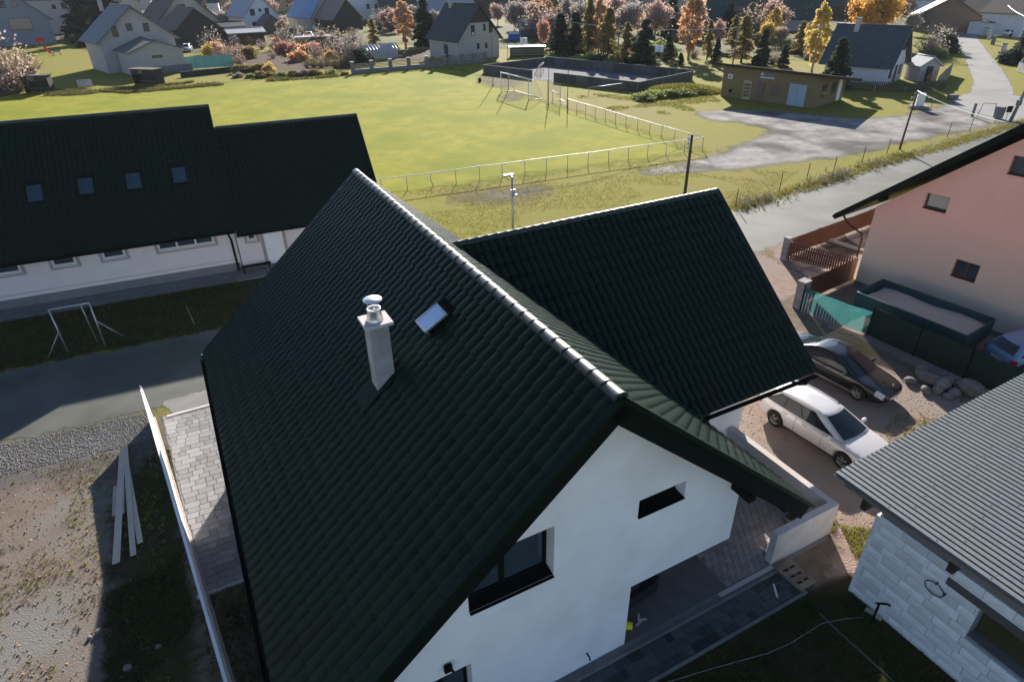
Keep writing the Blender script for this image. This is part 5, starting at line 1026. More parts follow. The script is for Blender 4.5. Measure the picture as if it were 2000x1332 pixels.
for y_ in (2.0, 4.4): w_ = MB().box((cl_ + .02, y_, 1.6), (.08, 1.1, 1.3)).build('window', M_brownfence, cr_t); MB().box((cl_ + .06, y_, 1.6), (.03, .9, 1.1)).build('pane', M_glass, w_)
MB().box((cl_ + .03, 5.9, 1.3), (.08, .8, 2.4)).build('side_door', M_whitemet, cr_t)
# white house with dark roof behind it
ha, hl_ = fa((1727, 167), (1772, 164)); A = P(1727, 167); h13 = R(-44)
ax = Vector((math.cos(h13), math.sin(h13), 0)); ay = Vector((-math.sin(h13), math.cos(h13), 0)); A13 = A - ax * 8.0
house('white_house', 'white rendered house with blue-black tiled roof behind a picket fence', A13, h13, 8.0, 6.6, 2.75, 6.6, W_wh, mat('blue_black_tile', (.036, .056, .070), (.050, .072, .088), 1.5, .45, spec=.5), .7, 'x', [('r', 1.3, 1.3, 1.0, 1.2), ('r', 3.4, 1.1, .9, 2.0), ('r', 5.2, 1.4, .9, 1.2), ('r', 4.6, 4.4, .8, 1.2), ('r', 2.4, 3.9, .9, 1.4)], [(2.2, 2.6)], rows=15)
snow = MB()
A = P(1790, 160)
sh_t = house('garden_shed', 'weathered plank shed with open dark doorway beside the white house', A, R(8), 2.9, 2.6, 2.0, 2.9, W_lt, K_pale, .35, 'y', [('f', 1.45, .95, .9, 1.8)], None, M_dark, 'shed')
# beige house at the rink
ha, hl_ = fa((897, 120), (993, 118))
A12 = P(897, 120); h12 = R(38)
house('beige_house', 'beige gabled house with steep slate grey roof and small dormer behind the wall', A12, h12, 8.9, 9.5, 3.6, 8.6, W_beige, K_dark, .6, 'y', [('f', 3.2, 4.7, .75, 1.6), ('f', 5.7, 5.0, .45, 1.1), ('f', 7.1, 4.9, .75, 1.6), ('f', 4.2, 2.1, .5, .9), ('f', 6.0, 2.1, .5, .9), ('l', 4.0, 1.3, 1.2, 2.2)], (3.9, 7.6), gable_m=W_dk)
dm = thing('dormer', 'small pointed dormer set in the slate grey roof of the beige house', 'dormer', A12, h12)
bpy.data.objects.remove(dm)
# grey house with annex
aa, al_ = fa((266, 150), (351, 154)); A4 = P(266, 150)
an = house('annex_building', 'low grey annex with shallow gable and strip window at the pitch edge', A4, R(43), 8.0, 7.0, 3.5, 4.9, W_lt, K_grey, .5, 'y', [('f', 3.9, 2.6, 1.9, .7)], None, M_frame_w, 'annex')
MB().box((4.45, -.04, .55), (8.9, .06, 1.1)).build('plinth', M_plinth, an)
B4 = A4 + Vector((math.cos(R(133)), math.sin(R(133)), 0)) * 7.4 + Vector((math.cos(R(43)), math.sin(R(43)), 0)) * -2.0
house('gabled_house', 'grey rendered two-storey gabled house directly behind the low annex', B4, R(43), 11.6, 9.5, 5.0, 9.6, W_lt, K_grey, .8, 'y', [('f', 2.7, 6.1, .9, 1.7), ('f', 5.0, 6.6, .9, 1.1), ('f', 7.6, 6.4, .9, 1.3)], [(3.0, 5)], M_frame_b)
# grey-blue house at the far left
A1 = P(112, 84); h1 = R(40); ax = Vector((math.cos(h1), math.sin(h1), 0))
house('blue_grey_house', 'blue-grey gabled house with square attic windows and a deep shaded balcony', A1 - ax * 15.2, h1, 15.2, 12, 5.6, 12.2, W_grey, K_grey, .8, 'y', [('f', 6.9, 8.6, 1.2, 1.5), ('f', 9.4, 8.6, .9, 1.2), ('f', 9.2, 4.4, 4.4, 2.6)], None, M_dark)
house('apartment_house', 'pale grey block with stacked white windows behind the blue-grey house', P(70, 70), R(42), 13, 10, 8.5, 11.5, W_lt, K_grey, .3, 'x', [('f', 9.3, 3.6, 1.6, 1.5), ('f', 9.0, 6.7, 1.6, 1.5), ('f', 6.5, 6.7, 1.2, 1.4)], None, M_frame_w, 'building')
house('timber_house', 'tall brown boarded house with narrow white windows beyond the dark firs', P(128, 64), R(42), 7, 8, 8, 11, W_brown, K_brown, .3, 'x', [('f', 1.8, 6.3, .5, 1.1), ('f', 4.6, 6.0, .5, 1.0)], None, M_frame_w)
house('brown_roof_house', 'large brown-roofed house with double attic window behind the gabled house', P(318, 84), R(43), 14, 12, 4.6, 11, W_beige, K_brown, .8, 'y', [('f', 6.2, 7.0, 1.8, 1.6)], None)
house('old_barn', 'old brown-roofed barn with dark plank gable behind the orange shrub', P(352, 92), R(43), 9.5, 10, 3.6, 7.4, W_dk, K_brown, .5, 'y', [], None, cat='barn')
house('metal_roof_house', 'white house with pale seamed metal roof, its gable lit white', P(482, 66), R(40), 9.5, 13, 4.2, 9.0, W_wh, K_metal, .6, 'y', [('f', 2.6, 4.9, 1.3, 1.6), ('f', 4.7, 5.3, .7, .8), ('f', 6.6, 5.0, 1.2, 1.6), ('f', 2.6, 1.9, 1.2, 1.4)], None, M_frame_b, ribs=.9)
house('lean_to_shed', 'dark sheet-roofed lean-to standing before the white metal-roofed house', P(498, 64), R(-46), 6, 5, 2.2, 4.2, W_brown, K_grey, .3, 'x', [], None, cat='shed')
house('open_shed', 'dark open shed with pale corrugated roof edge behind the pink shrubs', P(452, 88), R(30), 7.5, 5, 2.3, 3.0, W_dk, K_pale, .5, 'x', [], None, cat='shed')
house('barn_annex', 'low dark lean-to beside the old barn and the white house', P(425, 82), R(35), 7, 5, 3.0, 3.9, W_dk, K_dark, .4, 'x', [], None, cat='shed')
house('blue_roof_house', 'house under a broad light blue sheet roof with a bare pole before it', P(566, 56), R(-44), 12, 11, 3.2, 9.5, W_beige, K_blue, .4, 'x', [], None)
house('rusty_barn', 'barn with patched rusty and grey sheet roof', P(606, 58), R(-46), 13, 9, 3.0, 7.6, W_dk, K_rust, .4, 'x', [], None, cat='barn', ribs=1.2)
house('white_block', 'plain pale block with paired white windows beside the tan house', P(688, 44), R(25), 12, 10, 8.8, 11, W_wh, K_grey, .2, 'x', [('f', 3.2, 7.0, 1.6, 1.7), ('f', 6.9, 7.2, 1.5, 1.6), ('f', 5.6, 4.2, 1.2, 1.6), ('f', 8.2, 4.2, 1.0, 1.4)], None, M_frame_w, 'building')
house('tan_house', 'tan rendered house with dark hipped-looking roof beside the orange birch', P(747, 44), R(20), 11, 9, 4.7, 8.6, W_tan, K_dark, .6, 'x', [('f', 5.6, 3.6, .8, 1.0), ('f', 7.2, 1.5, 1.0, 2.0)], None)
house('ribbed_roof_barn', 'long grey ribbed-roof barn just above the dark spruce', P(830, 50), R(14), 15, 9, 3.2, 7.2, W_beige, K_metal, .4, 'x', [], None, cat='barn', ribs=1.2)
house('dark_gable_house', 'dark gabled house peeping over the beige house chimney', P(905, 34), R(20), 13, 10, 4.5, 10, W_dk, K_dark, .5, 'y', [], None)
house('far_dark_house', 'broad dark house with blue-grey roof beyond the bare grey trees', P(962, 26), R(-30), 13, 10, 4.0, 9, W_grey, K_dark, .5, 'x', [], None)
house('teal_gable_house', 'big blue-green boarded house beyond the pinkish oak', P(1060, 40), R(-35), 9, 10, 5.0, 10, W_grey, mat('teal_roof', (.05, .07, .085), None, 1, .7), .4, 'x', [], None)
house('pale_shelter', 'pale roofed shelter with a blue tarpaulin side behind the red shrub', P(1018, 76), R(5), 8, 5, 2.0, 3.6, W_grey, K_pale, .4, 'x', [], None, cat='shelter')
house('green_roof_cottage', 'cottage with large dark green roof and pale barge boards among the birches', P(1372, 62), R(-35), 10.5, 9, 2.8, 8.6, W_tan, K_green, .7, 'x', [('r', 4.5, 1.5, 1.2, 1.3)], [(8, 4.5)])
house('flat_black_house', 'low house with black roof and long grey wall behind the apple trees', P(1515, 60), R(-38), 9.5, 8, 2.8, 6.4, W_lt, K_green, .5, 'x', [], None)
house('black_roof_barn', 'black-roofed barn half hidden by the yellow birch top', P(1590, 36), R(-38), 9, 9, 3.5, 7.6, W_dk, K_dark, .5, 'x', [], None, cat='barn')
house('grey_roof_house', 'grey fibre-roofed house left of the street bend', P(1780, 62), R(-25), 13, 9, 3.2, 7.0, W_brown, K_grey, .5, 'y', [], None)
house('grey_roof_house', 'grey-roofed house with the brighter ridge, second along the street bend', P(1830, 44), R(-25), 12, 9, 3.4, 7.4, W_brown, K_metal, .5, 'y', [], None)
house('pale_roof_house', 'long pale-roofed house at the top of the village by the maple', P(1735, 30), R(-8), 22, 10, 4.0, 8.0, W_wh, K_pale, .4, 'x', [], None)
house('brown_gable_house', 'brown boarded gabled house behind the clipped hedge by the street', P(1935, 60), R(18), 11, 10, 3.0, 8.0, W_brown, K_brown, .7, 'y', [('f', 6, 4.6, .6, .6)], None)
house('roadside_white_house', 'white house with brown tiled roof at the street corner', P(1988, 74), R(20), 10, 9, 4.6, 8.4, W_wh, K_brown, .6, 'y', [], None)
house('white_garage_row', 'low white garage wall with flat cap behind the stone gate posts', P(1925, 70), R(12), 13, 5, 2.4, 2.7, W_wh, K_brown, .25, 'x', [], None, cat='garage')
# skyline row so the village goes on to the top of the frame
sk_r = [(30, 22, 13, W_wh, K_dark), (215, 30, 12, W_beige, K_grey), (255, 20, 14, W_lt, K_brown), (385, 32, 12, W_wh, K_dark), (420, 22, 13, W_beige, K_dark), (548, 24, 12, W_tan, K_brown), (640, 26, 14, W_lt, K_grey), (800, 20, 13, W_wh, K_metal), (860, 14, 15, W_beige, K_grey), (1000, 12, 14, W_wh, K_blue), (1130, 16, 15, W_tan, K_brown), (1210, 14, 13, W_lt, K_blue), (1300, 18, 15, W_beige, K_dark), (1470, 14, 14, W_wh, K_brown), (1545, 22, 13, W_lt, K_grey), (1640, 14, 14, W_wh, K_dark), (1700, 16, 13, W_tan, K_pale), (1800, 18, 13, W_wh, K_metal), (1860, 14, 12, W_lt, K_blue), (1920, 16, 13, W_brown, K_grey), (1975, 24, 13, W_beige, K_brown)]
nmx = ['white', 'beige', 'pale grey', 'tan', 'brown']; W2n = {W_wh.name: 'white', W_beige.name: 'beige', W_lt.name: 'pale grey', W_tan.name: 'tan', W_brown.name: 'brown'}; K2n = {K_dark.name: 'dark', K_grey.name: 'grey', K_brown.name: 'brown', K_metal.name: 'seamed metal', K_blue.name: 'blue', K_pale.name: 'pale'}
for i, (x, y, wd_, wm_, km_) in enumerate(sk_r):
    house('far_house', 'distant %s house with %s roof on the far edge of the village' % (W2n[wm_.name], K2n[km_.name]), P(x - 20, y), R(random.uniform(-25, 25)), wd_, 10, 4.5, 8.8, wm_, km_, .5, random.choice('xy'), [('f', 3, 2.2, 1.2, 1.3), ('f', 7, 2.2, 1.2, 1.3)], None, M_frame_w, group='distant %s %s-roofed houses' % (W2n[wm_.name], K2n[km_.name]))
# dugouts with letters
def letter(ch, m, parent, at, s=.5):
    b = MB(); t_ = .09
    if ch == 'D': b.box((at[0] - .15, at[1], at[2]), (t_, .02, s)).box((at[0], at[1], at[2] + s / 2 - .04), (.22, .02, .08)).box((at[0], at[1], at[2] - s / 2 + .04), (.22, .02, .08)).box((at[0] + .14, at[1], at[2]), (t_, .02, s - .16))
    else: b.box((at[0] - .16, at[1], at[2]), (t_, .02, s)).box((at[0] + .16, at[1], at[2]), (t_, .02, s)).box((at[0], at[1], at[2]), (.3, .02, .09))
    b.build('letter', m, parent)
for ch, pa, pb, lb_ in (('D', (50, 183), (100, 181), 'black pitch-side dugout marked with a pale letter D'), ('H', (262, 167), (308, 169), 'black pitch-side dugout marked with a pale letter H')):
    an_, L_ = fa(pa, pb); t = thing('team_dugout', lb_, 'dugout', P(*pa), an_ )
    hh = 2.2
    MB().prism([(0, 1.5, 0), (L_, 1.5, 0), (L_, 1.5, hh), (0, 1.5, hh)], (0, .06, 0)).build('back_panel', W_dk, t)
    for x in (0, L_ - .05): MB().prism([(x, .2, 0), (x, 1.5, 0), (x, 1.5, hh), (x, 0, hh)], (.05, 0, 0)).build('side_panel', W_dk, t)
    MB().box((L_ / 2, .65, hh + .04), (L_ + .4, 2.0, .07)).build('roof', W_dk, t); MB().box((L_ / 2, 1.2, .45), (L_ - .2, .35, .06)).build('bench', M_wood, t)
    MB().box((L_ / 2, .05, hh - .35), (L_ - .1, .05, .8)).build('front_board', W_dk, t); letter(ch, MATS['beige_render'], t, (L_ * .42, .01, hh - .35))
# notice board
an_, L_ = fa((154, 172), (182, 170)); t = thing('sponsor_board', 'pinkish white board lettered on two dark lines at the pitch edge', 'sign', P(154, 173), an_)
MB().box((L_ / 2, 0, .62), (L_, .04, .95)).build('board', mat('pinkish_board', (.50, .42, .42), None, 2, .7), t)
for x in (.1, L_ - .1): MB().tube([(x, .04, 0), (x, .04, 1.1)], .03, 5).build('post', M_steel, t)
for z, w_, x_ in ((.92, 1.1, L_ / 2), (.74, .6, L_ / 2)): 
    for k in range(int(w_ / .1)): MB().box((x_ - w_ / 2 + k * .1 + .04, -.025, z), (.06, .01, .10)).build('letter', M_concd, t)
# teal screen by the annex
def screen(label, a, b, h, m, n=5, group=None):
    d = b - a; L_ = d.length; t = thing('screen_fence', label, 'fence', a, math.atan2(d.y, d.x), group)
    for k in range(n): MB().box((L_ * (k + .5) / n, 0, h / 2 + .1), (L_ / n - .06, .03, h)).build('panel', m, t)
    for k in range(n + 1): MB().tube([(L_ * k / n, 0, 0), (L_ * k / n, 0, h + .2)], .04, 6).build('post', M_concd, t)
    return t
M_teal2 = mat('teal_screen', (.16, .32, .31), (.20, .36, .35), .7, .8, trans=.35)
screen('pale teal screen fence beside the annex drive', P(366, 137), P(457, 131), 1.9, M_teal2); screen('teal screen fence below the tan house', P(740, 48), P(800, 58), 1.8, M_teal2, 4)
MB().box((4.3, 0, .4), (8.6, .2, .8)).build('retaining_wall', W_dk, None, loc=tuple(P(354, 152)), label='low dark retaining wall under the teal screen', cat='wall').rotation_euler = (0, 0, fa((354, 152), (462, 140))[0])
# pillared block wall with slatted panels
def pillar_wall(label, a, b, n, gap=()):
    d = b - a; L_ = d.length; t = thing('pillared_wall', label, 'wall', a, math.atan2(d.y, d.x)); MB().box((L_ / 2, 0, .3), (L_, .22, .6)).build('base', M_concd, t)
    for k in range(n + 1): c_ = MB().box((L_ * k / n, 0, .85), (.5, .42, 1.7)).build('pillar', M_concd, t); MB().box((L_ * k / n, 0, 1.74), (.6, .52, .08)).build('cap', M_conc, c_)
    for k in range(n):
        for z in (.75, .95, 1.15, 1.35): MB().box((L_ * (k + .5) / n, 0, z), (L_ / n - .52, .05, .10)).build('slat', M_wood, t)
pillar_wall('grey block wall with slatted panels bounding the pitch', P(690, 145), P(868, 130), 5); pillar_wall('grey block wall with slatted panels before the beige house', P(880, 128), P(948, 122), 3)
# greenhouse
an_, L_ = fa((715, 119), (778, 113)); t = thing('greenhouse', 'white film greenhouse with ribbed pitched roof behind the pillared wall', 'greenhouse', P(715, 119), an_); M_film = mat('greenhouse_film', (.55, .55, .56), (.45, .46, .47), 2, .6, trans=.3)
wd_ = 3.0; MB().prism([(0, 0, 0), (0, wd_, 0), (0, wd_, 1.5), (0, wd_ / 2, 2.4), (0, 0, 1.5)], (L_, 0, 0)).build('cover', M_film, t)
for k in range(11): MB().tube([(L_ * k / 10, -.03, 0), (L_ * k / 10, -.03, 1.52), (L_ * k / 10, wd_ / 2, 2.44), (L_ * k / 10, wd_ + .03, 1.52)], .035, 5).build('hoop', M_whitemet, t)
# flat carport
t = thing('carport', 'flat grey carport roof on posts in the orchard', 'carport', P(580, 100), R(18)); MB().box((4, 2, 2.4), (8, 4, .14)).build('roof', K_grey, t)
for x in (.3, 7.7):
    for y in (.3, 3.7): MB().tube([(x, y, 0), (x, y, 2.4)], .07, 6).build('post', M_wood, t)
# playground slide, bench, grill in the left garden
t = thing('garden_bench', 'small pale bench on the sunny lawn of the blue-grey house', 'bench', P(112, 108), .2); MB().box((0, 0, .42), (1.5, .4, .05)).build('seat', M_wood, t); MB().box((0, .2, .7), (1.5, .04, .3)).build('backrest', M_wood, t)
for x in (-.65, .65): MB().box((x, 0, .2), (.06, .36, .4)).build('leg', M_black, t)
t = thing('playground_slide', 'red roofed climbing frame with slide behind the pink shrub', 'slide', P(78, 106), -.5)
for x in (0, 1.2):
    for y in (0, 1.2): MB().tube([(x, y, 0), (x, y, 2.4)], .05, 6).build('post', M_wood, t)
MB().prism([(-.15, -.15, 2.3), (1.35, -.15, 2.3), (.6, -.15, 3.0)], (0, 1.5, 0)).build('roof', M_tail, t); MB().prism([(1.2, .35, 1.3), (1.2, .85, 1.3), (3.2, .85, .1), (3.2, .35, .1)], (0, 0, .06)).build('slide', M_tail, t); MB().box((.6, .6, 1.25), (1.2, 1.2, .06)).build('platform', M_wood, t)
# fence before the white house, post box and kiosk things at the junction
picket_fence('long dark picket fence in front of the white house', P(1648, 178), P(1768, 184), 1.3, .2, mat('dark_fence', (.05, .048, .045), None, 3, .9, rnd=.2), pw_=.12); picket_fence('dark picket fence running from the white house to the shed corner', P(1768, 184), P(1845, 175), 1.2, .2, MATS['dark_fence'], pw_=.12)
t = thing('board_fence', 'tall grey board fence between shed and street verge', 'fence', P(1826, 176), fa((1826, 176), (1856, 146))[0]); L_ = fa((1826, 176), (1856, 146))[1]; bmn = MB(); bmn.box((0, 0, .8), (.2, .03, 1.6)); bmn = bmn.mesh('board', M_wood)
for k in range(int(L_ / .22)): mk('board', bmn, t, (k * .22, 0, random.uniform(-.05, .05)))
t = thing('junction_cabinet', 'white utility cabinet inside a low tube frame by the junction', 'cabinet', P(1793, 212), -.3); bevel(MB().box((0, 0, .9), (.75, .5, 1.3)).build('body', M_whitemet, t), .03, 2); MB().box((0, 0, .15), (1.9, 1.1, .3)).build('plinth', M_concd, t); MB().tube([(-1.1, -.6, 0), (-1.1, -.6, 1.2), (-.4, -.6, 1.2)], .03, 5).tube([(1.1, -.6, 0), (1.1, -.6, 1.2), (.5, -.6, 1.2)], .03, 5).build('frame', M_steel, t)
t = thing('rusty_gate', 'rusty tube gate frame leaning by the lane corner', 'gate', P(1908, 228), .1); MB().tube([(0, 0, 0), (.25, 0, 1.3), (1.7, 0, 1.2), (1.9, 0, 0)], .04, 6).build('frame', M_concd, t); MB().box((-.55, 0, .65), (.18, .18, 1.3), .1).build('post', M_concd, t)
t = thing('waste_bin', 'grey wheeled bin by the gate frame at the lane corner', 'bin', P(1948, 232), .3); bevel(MB().box((0, 0, .55), (.6, .65, 1.0), 0, 1.08).build('body', M_concd, t), .04, 2); MB().box((0, 0, 1.12), (.68, .72, .07)).build('lid', M_concd, t)
t = thing('road_sign', 'small dark board sign on a post beside the grey bin', 'sign', P(1965, 234), .1); MB().box((0, 0, 1.0), (.6, .05, .6)).build('board', M_black, t); MB().tube([(0, .05, 0), (0, .05, 1.2)], .03, 5).build('post', M_steel, t)
t = thing('street_pole', 'leaning concrete street pole with a meter box at the lane corner', 'pole', P(1972, 240), 0); MB().tube([(0, 0, 0), (.9, .1, 6.5)], [.16, .11], 8).build('shaft', M_concd, t); MB().box((.1, -.15, 1.9), (.4, .25, .5)).build('meter_box', M_concd, t)
for i, (x, y) in enumerate(((1918, 62), (1923, 70), (1930, 78), (1938, 88), (1958, 104))):
    t = thing('gate_post', ('stone gate post closest to the white garage wall', 'second stone gate post down from the white garage wall', 'third stone gate post down from the white garage wall', 'dark capped gate post before the white car', 'leaning pale gate post by the green hedge')[i], 'gate post', P(x, y)); MB().box((0, 0, .75), (.5, .5, 1.5), .3).build('shaft', M_conc if i != 3 else M_concd, t); MB().box((0, 0, 1.55), (.62, .62, .1), .3).build('cap', M_concd, t)
picket_fence('pale concrete baluster fence by the street corner hedge', P(1984, 140), P(2012, 150), 1.3, .35, M_conc, 'baluster_fence', .2)
picket_fence('pale concrete baluster fence along the street opposite the shed', P(2004, 120), P(1988, 136), 1.3, .35, M_conc, 'baluster_fence', .2)
MB().box((0, 0, .5), (2.2, 1.0, .8)).build('stone_block', M_stone, None, loc=tuple(P(1860, 193)), label='rounded stone edging lump at the verge corner by the junction', cat='stone').scale = (.5, .5, .5)
# tents/pale pool covers
t = thing('blue_tarp_crate', 'blue tarpaulin covered crate behind the beige house corner', 'crate', P(1004, 80), .2); bevel(MB().box((0, 0, .7), (2.4, 1.6, 1.4)).build('crate', mat('blue_tarp', (.05, .12, .42), None, 3, .6), t), .1, 2); MB().box((0, 0, 1.5), (2.0, 1.4, .25)).build('cover', M_whitemet, t)
t = thing('log_stack', 'long slatted log store with white cover behind the rink corner', 'log store', P(998, 112), R(4)); 
for z in (.3, .6, .9, 1.2): MB().box((3, 0, z), (6.4, .1, .14)).build('slat', M_wood, t)
MB().box((3, .6, 1.65), (6.8, 1.8, .12)).build('cover', M_whitemet, t); MB().box((3, .7, .75), (6.2, 1.0, 1.5)).build('logs', M_bark, t)
# ================================================================== TREES AND SHRUBS
def leafquads(C, size, r, flat=.0):
    N = len(C); a = r.normal(size=(N, 3)); a /= np.linalg.norm(a, axis=1)[:, None]; b = r.normal(size=(N, 3)); b -= a * (a * b).sum(1)[:, None]; b /= np.linalg.norm(b, axis=1)[:, None]
    s = r.uniform(size[0], size[1], N)[:, None]; V = np.stack([C - a * s - b * s * .6, C + a * s - b * s * .6, C + a * s * .7 + b * s * .7, C - a * s * .7 + b * s * .7], 1).reshape(-1, 3)
    return V, np.arange(4 * N).reshape(-1, 4)
def crown_points(kind, r, h):
    if kind in ('birch', 'tallbirch'):
        n = 5600; nb = 54; z = r.uniform(.18, .98, nb) * h; z.sort(); rad = (1.75 if kind == 'birch' else 2.0) * np.sin(np.pi * np.clip((z / h - .10) / .92, 0, 1)) ** .75 * h / 8 * r.uniform(.6, 1.15, nb); an = r.uniform(0, 6.283, nb); i = r.integers(0, nb, n); f = r.uniform(.15, 1, n) ** .7
        C = np.stack([np.cos(an[i]) * rad[i] * f, np.sin(an[i]) * rad[i] * f, z[i] + .35 * f - .9 * f ** 2 * r.uniform(.2, 1.2, n)], 1) + r.normal(size=(n, 3)) * .13 * h / 8; return C, (.08, .17)
    if kind == 'larch':
        n = 4600; nb = 70; z = r.uniform(.10, .97, nb) * h; rad = (1 - z / h) ** .75 * .30 * h * r.uniform(.6, 1.1, nb) + .15; an = r.uniform(0, 6.283, nb); i = r.integers(0, nb, n); f = r.uniform(.05, 1, n)
        C = np.stack([np.cos(an[i]) * rad[i] * f, np.sin(an[i]) * rad[i] * f, z[i] - .25 * f], 1) + r.normal(size=(n, 3)) * .13; return C, (.08, .16)
    if kind == 'spruce':
        n = 9000; nb = 130; z = r.uniform(.03, .98, nb) * h; rad = (1 - z / h) ** .8 * .31 * h * r.uniform(.75, 1.12, nb) + .12; an = r.uniform(0, 6.283, nb); i = r.integers(0, nb, n); f = r.uniform(.05, 1, n) ** .8
        C = np.stack([np.cos(an[i]) * rad[i] * f, np.sin(an[i]) * rad[i] * f, z[i] - .28 * f * rad[i] + .1], 1) + r.normal(size=(n, 3)) * np.array([.13, .13, .08]); return C, (.10, .19)
    if kind == 'broad':
        n = 14000; nb = 80; d = r.normal(size=(nb, 3)); d /= np.linalg.norm(d, axis=1)[:, None]; cc = np.array([0, 0, .60 * h]) + d * np.array([.40, .40, .36]) * h * r.uniform(.35, 1, nb)[:, None]; i = r.integers(0, nb, n); C = cc[i] + r.normal(size=(n, 3)) * .058 * h; return C, (.10, .22)
    if kind == 'round':
        n = 4200; nb = 34; d = r.normal(size=(nb, 3)); d /= np.linalg.norm(d, axis=1)[:, None]; cc = np.array([0, 0, .60 * h]) + d * np.array([.36, .36, .30]) * h * r.uniform(.3, 1, nb)[:, None]; i = r.integers(0, nb, n); C = cc[i] + r.normal(size=(n, 3)) * .07 * h; return C, (.07, .15)
    if kind == 'bush':
        n = 2600; nb = 26; d = r.normal(size=(nb, 3)); d[:, 2] = abs(d[:, 2]); d /= np.linalg.norm(d, axis=1)[:, None]; cc = d * np.array([.62, .62, .72]) * h * r.uniform(.3, 1, nb)[:, None]; i = r.integers(0, nb, n); C = cc[i] + r.normal(size=(n, 3)) * .11 * h; C[:, 2] = np.abs(C[:, 2]); return C, (.05, .11)
    if kind == 'bare':
        n = 420; d = r.normal(size=(n, 3)); d[:, 2] = abs(d[:, 2]) * .8 + .35; d /= np.linalg.norm(d, axis=1)[:, None]; C = d * np.array([.55, .55, .95]) * h * r.uniform(.35, 1.02, n)[:, None]; return C, (.04, .09)
def trunk_mb(kind, r, h, C):
    b = MB()
    if kind in ('bare', 'bush'):
        nb = 70 if kind == 'bare' else 14
        for k in range(nb):
            q = Vector(C[r.integers(0, len(C))]); s = Vector((q.x * .12, q.y * .12, 0)); m = s.lerp(q, .5) + Vector(r.normal(size=3) * .05 * h); b.tube([s, m, q], [.03 * h / 3, .018 * h / 3, .006], 4, False)
            if kind == 'bare':
                for _ in range(3): e = m.lerp(q, r.uniform(0, .9)); b.tube([e, e + Vector((q - s).normalized() * .22 * h) + Vector(r.normal(size=3) * .09 * h)], [.012, .004], 3, False)
        return b
    b.tube([(0, 0, -.1), (r.normal() * .05, r.normal() * .05, h * .35), (r.normal() * .08, r.normal() * .08, h * .7), (0, 0, h * (.97 if kind in ('spruce', 'larch', 'birch', 'tallbirch') else .8))], [.024 * h, .018 * h, .010 * h, .004 * h], 7)
    nb = 34 if kind in ('broad', 'round') else 26
    for k in range(nb):
        q = Vector(C[r.integers(0, len(C))]); z0 = max(.2 * h, q.z - .55 * math.hypot(q.x, q.y) - .1 * h) if kind in ('broad', 'round') else q.z + .02 * h; s = Vector((0, 0, min(z0, h * .8))); b.tube([s, s.lerp(q, .5) + Vector((0, 0, .02 * h)), q], [.007 * h, .005 * h, .002 * h], 4, False)
    return b
def leafm(name, c1, c2, c3=None): return mat('leaf_' + name, c1, c2, .9, .9, trans=.5, c3=c3, scale2=.35, contrast=.3, spec=.1)
LF = {'orange': leafm('orange', (.56, .31, .16), (.68, .42, .22), (.50, .35, .27)), 'yellow': leafm('yellow', (.56, .40, .10), (.66, .50, .15), (.48, .34, .18)), 'pink': leafm('pink', (.42, .29, .24), (.50, .35, .28), (.35, .27, .23)), 'olive': leafm('olive', (.22, .18, .07), (.32, .25, .10), (.18, .16, .08)), 'green': leafm('green', (.050, .068, .046), (.078, .098, .066), (.045, .058, .044)), 'light': leafm('light', (.24, .28, .09), (.33, .36, .13), (.17, .21, .07)), 'maple': leafm('maple', (.60, .34, .07), (.70, .44, .09), (.52, .26, .13)), 'red': leafm('red', (.46, .22, .17), (.54, .29, .21), (.44, .28, .20)), 'grey': leafm('grey', (.30, .26, .23), (.38, .33, .29), (.26, .23, .205)), 'dgreen': leafm('dgreen', (.032, .044, .036), (.052, .068, .054))}  # tones paled so the leaf colour carries some distance haze
PROTO = {}
BH = {'birch': 8.0, 'tallbirch': 8.0, 'larch': 7.0, 'spruce': 7.0, 'broad': 10.0, 'round': 5.0, 'bush': 1.6, 'bare': 3.0}
def proto(kind, var):
    k = (kind, var)
    if k not in PROTO:
        r = np.random.default_rng(hash(kind) % 1000 * 0 + sum(map(ord, kind)) * 7 + var); h = BH[kind]; C, sz = crown_points(kind, r, h); V, F = leafquads(C, sz, r)
        me = bpy.data.meshes.new('crown'); me.from_pydata(V.tolist(), [], F.tolist()); me.materials.append(LF['green']); me.update()
        PROTO[k] = (me, trunk_mb(kind, r, h, C).mesh('trunk', M_bark_b if 'birch' in kind else M_twig if kind == 'bare' else M_bark))
    return PROTO[k]
NV = {'birch': 3, 'tallbirch': 1, 'larch': 3, 'spruce': 3, 'broad': 1, 'round': 3, 'bush': 3, 'bare': 3}
tcount = {}
def tree(kind, px, py, h, col, label, group=None, wide=1.0, at=None, name=None):
    i = tcount.get(kind, 0); tcount[kind] = i + 1; cm, tm = proto(kind, i % NV[kind]); p = P(px, py) if at is None else at
    if h <= 0: h = hgt(px, py, -h)
    nm = name or {'birch': 'birch_tree', 'tallbirch': 'birch_tree', 'larch': 'larch_tree', 'spruce': 'spruce_tree', 'broad': 'maple_tree', 'round': 'fruit_tree', 'bush': 'shrub', 'bare': 'bare_shrub'}[kind]
    t = thing(nm, label, 'shrub' if kind in ('bush', 'bare') else 'tree', p, random.uniform(0, 6.28), group); s = h / BH[kind]; t.scale = (s * wide, s * wide, s)
    mk('trunk', tm, t); c = mk('crown', cm, t); c.material_slots[0].link = 'OBJECT'; c.material_slots[0].material = LF[col]; return t
H = lambda top: -top if top > 0 else -.01
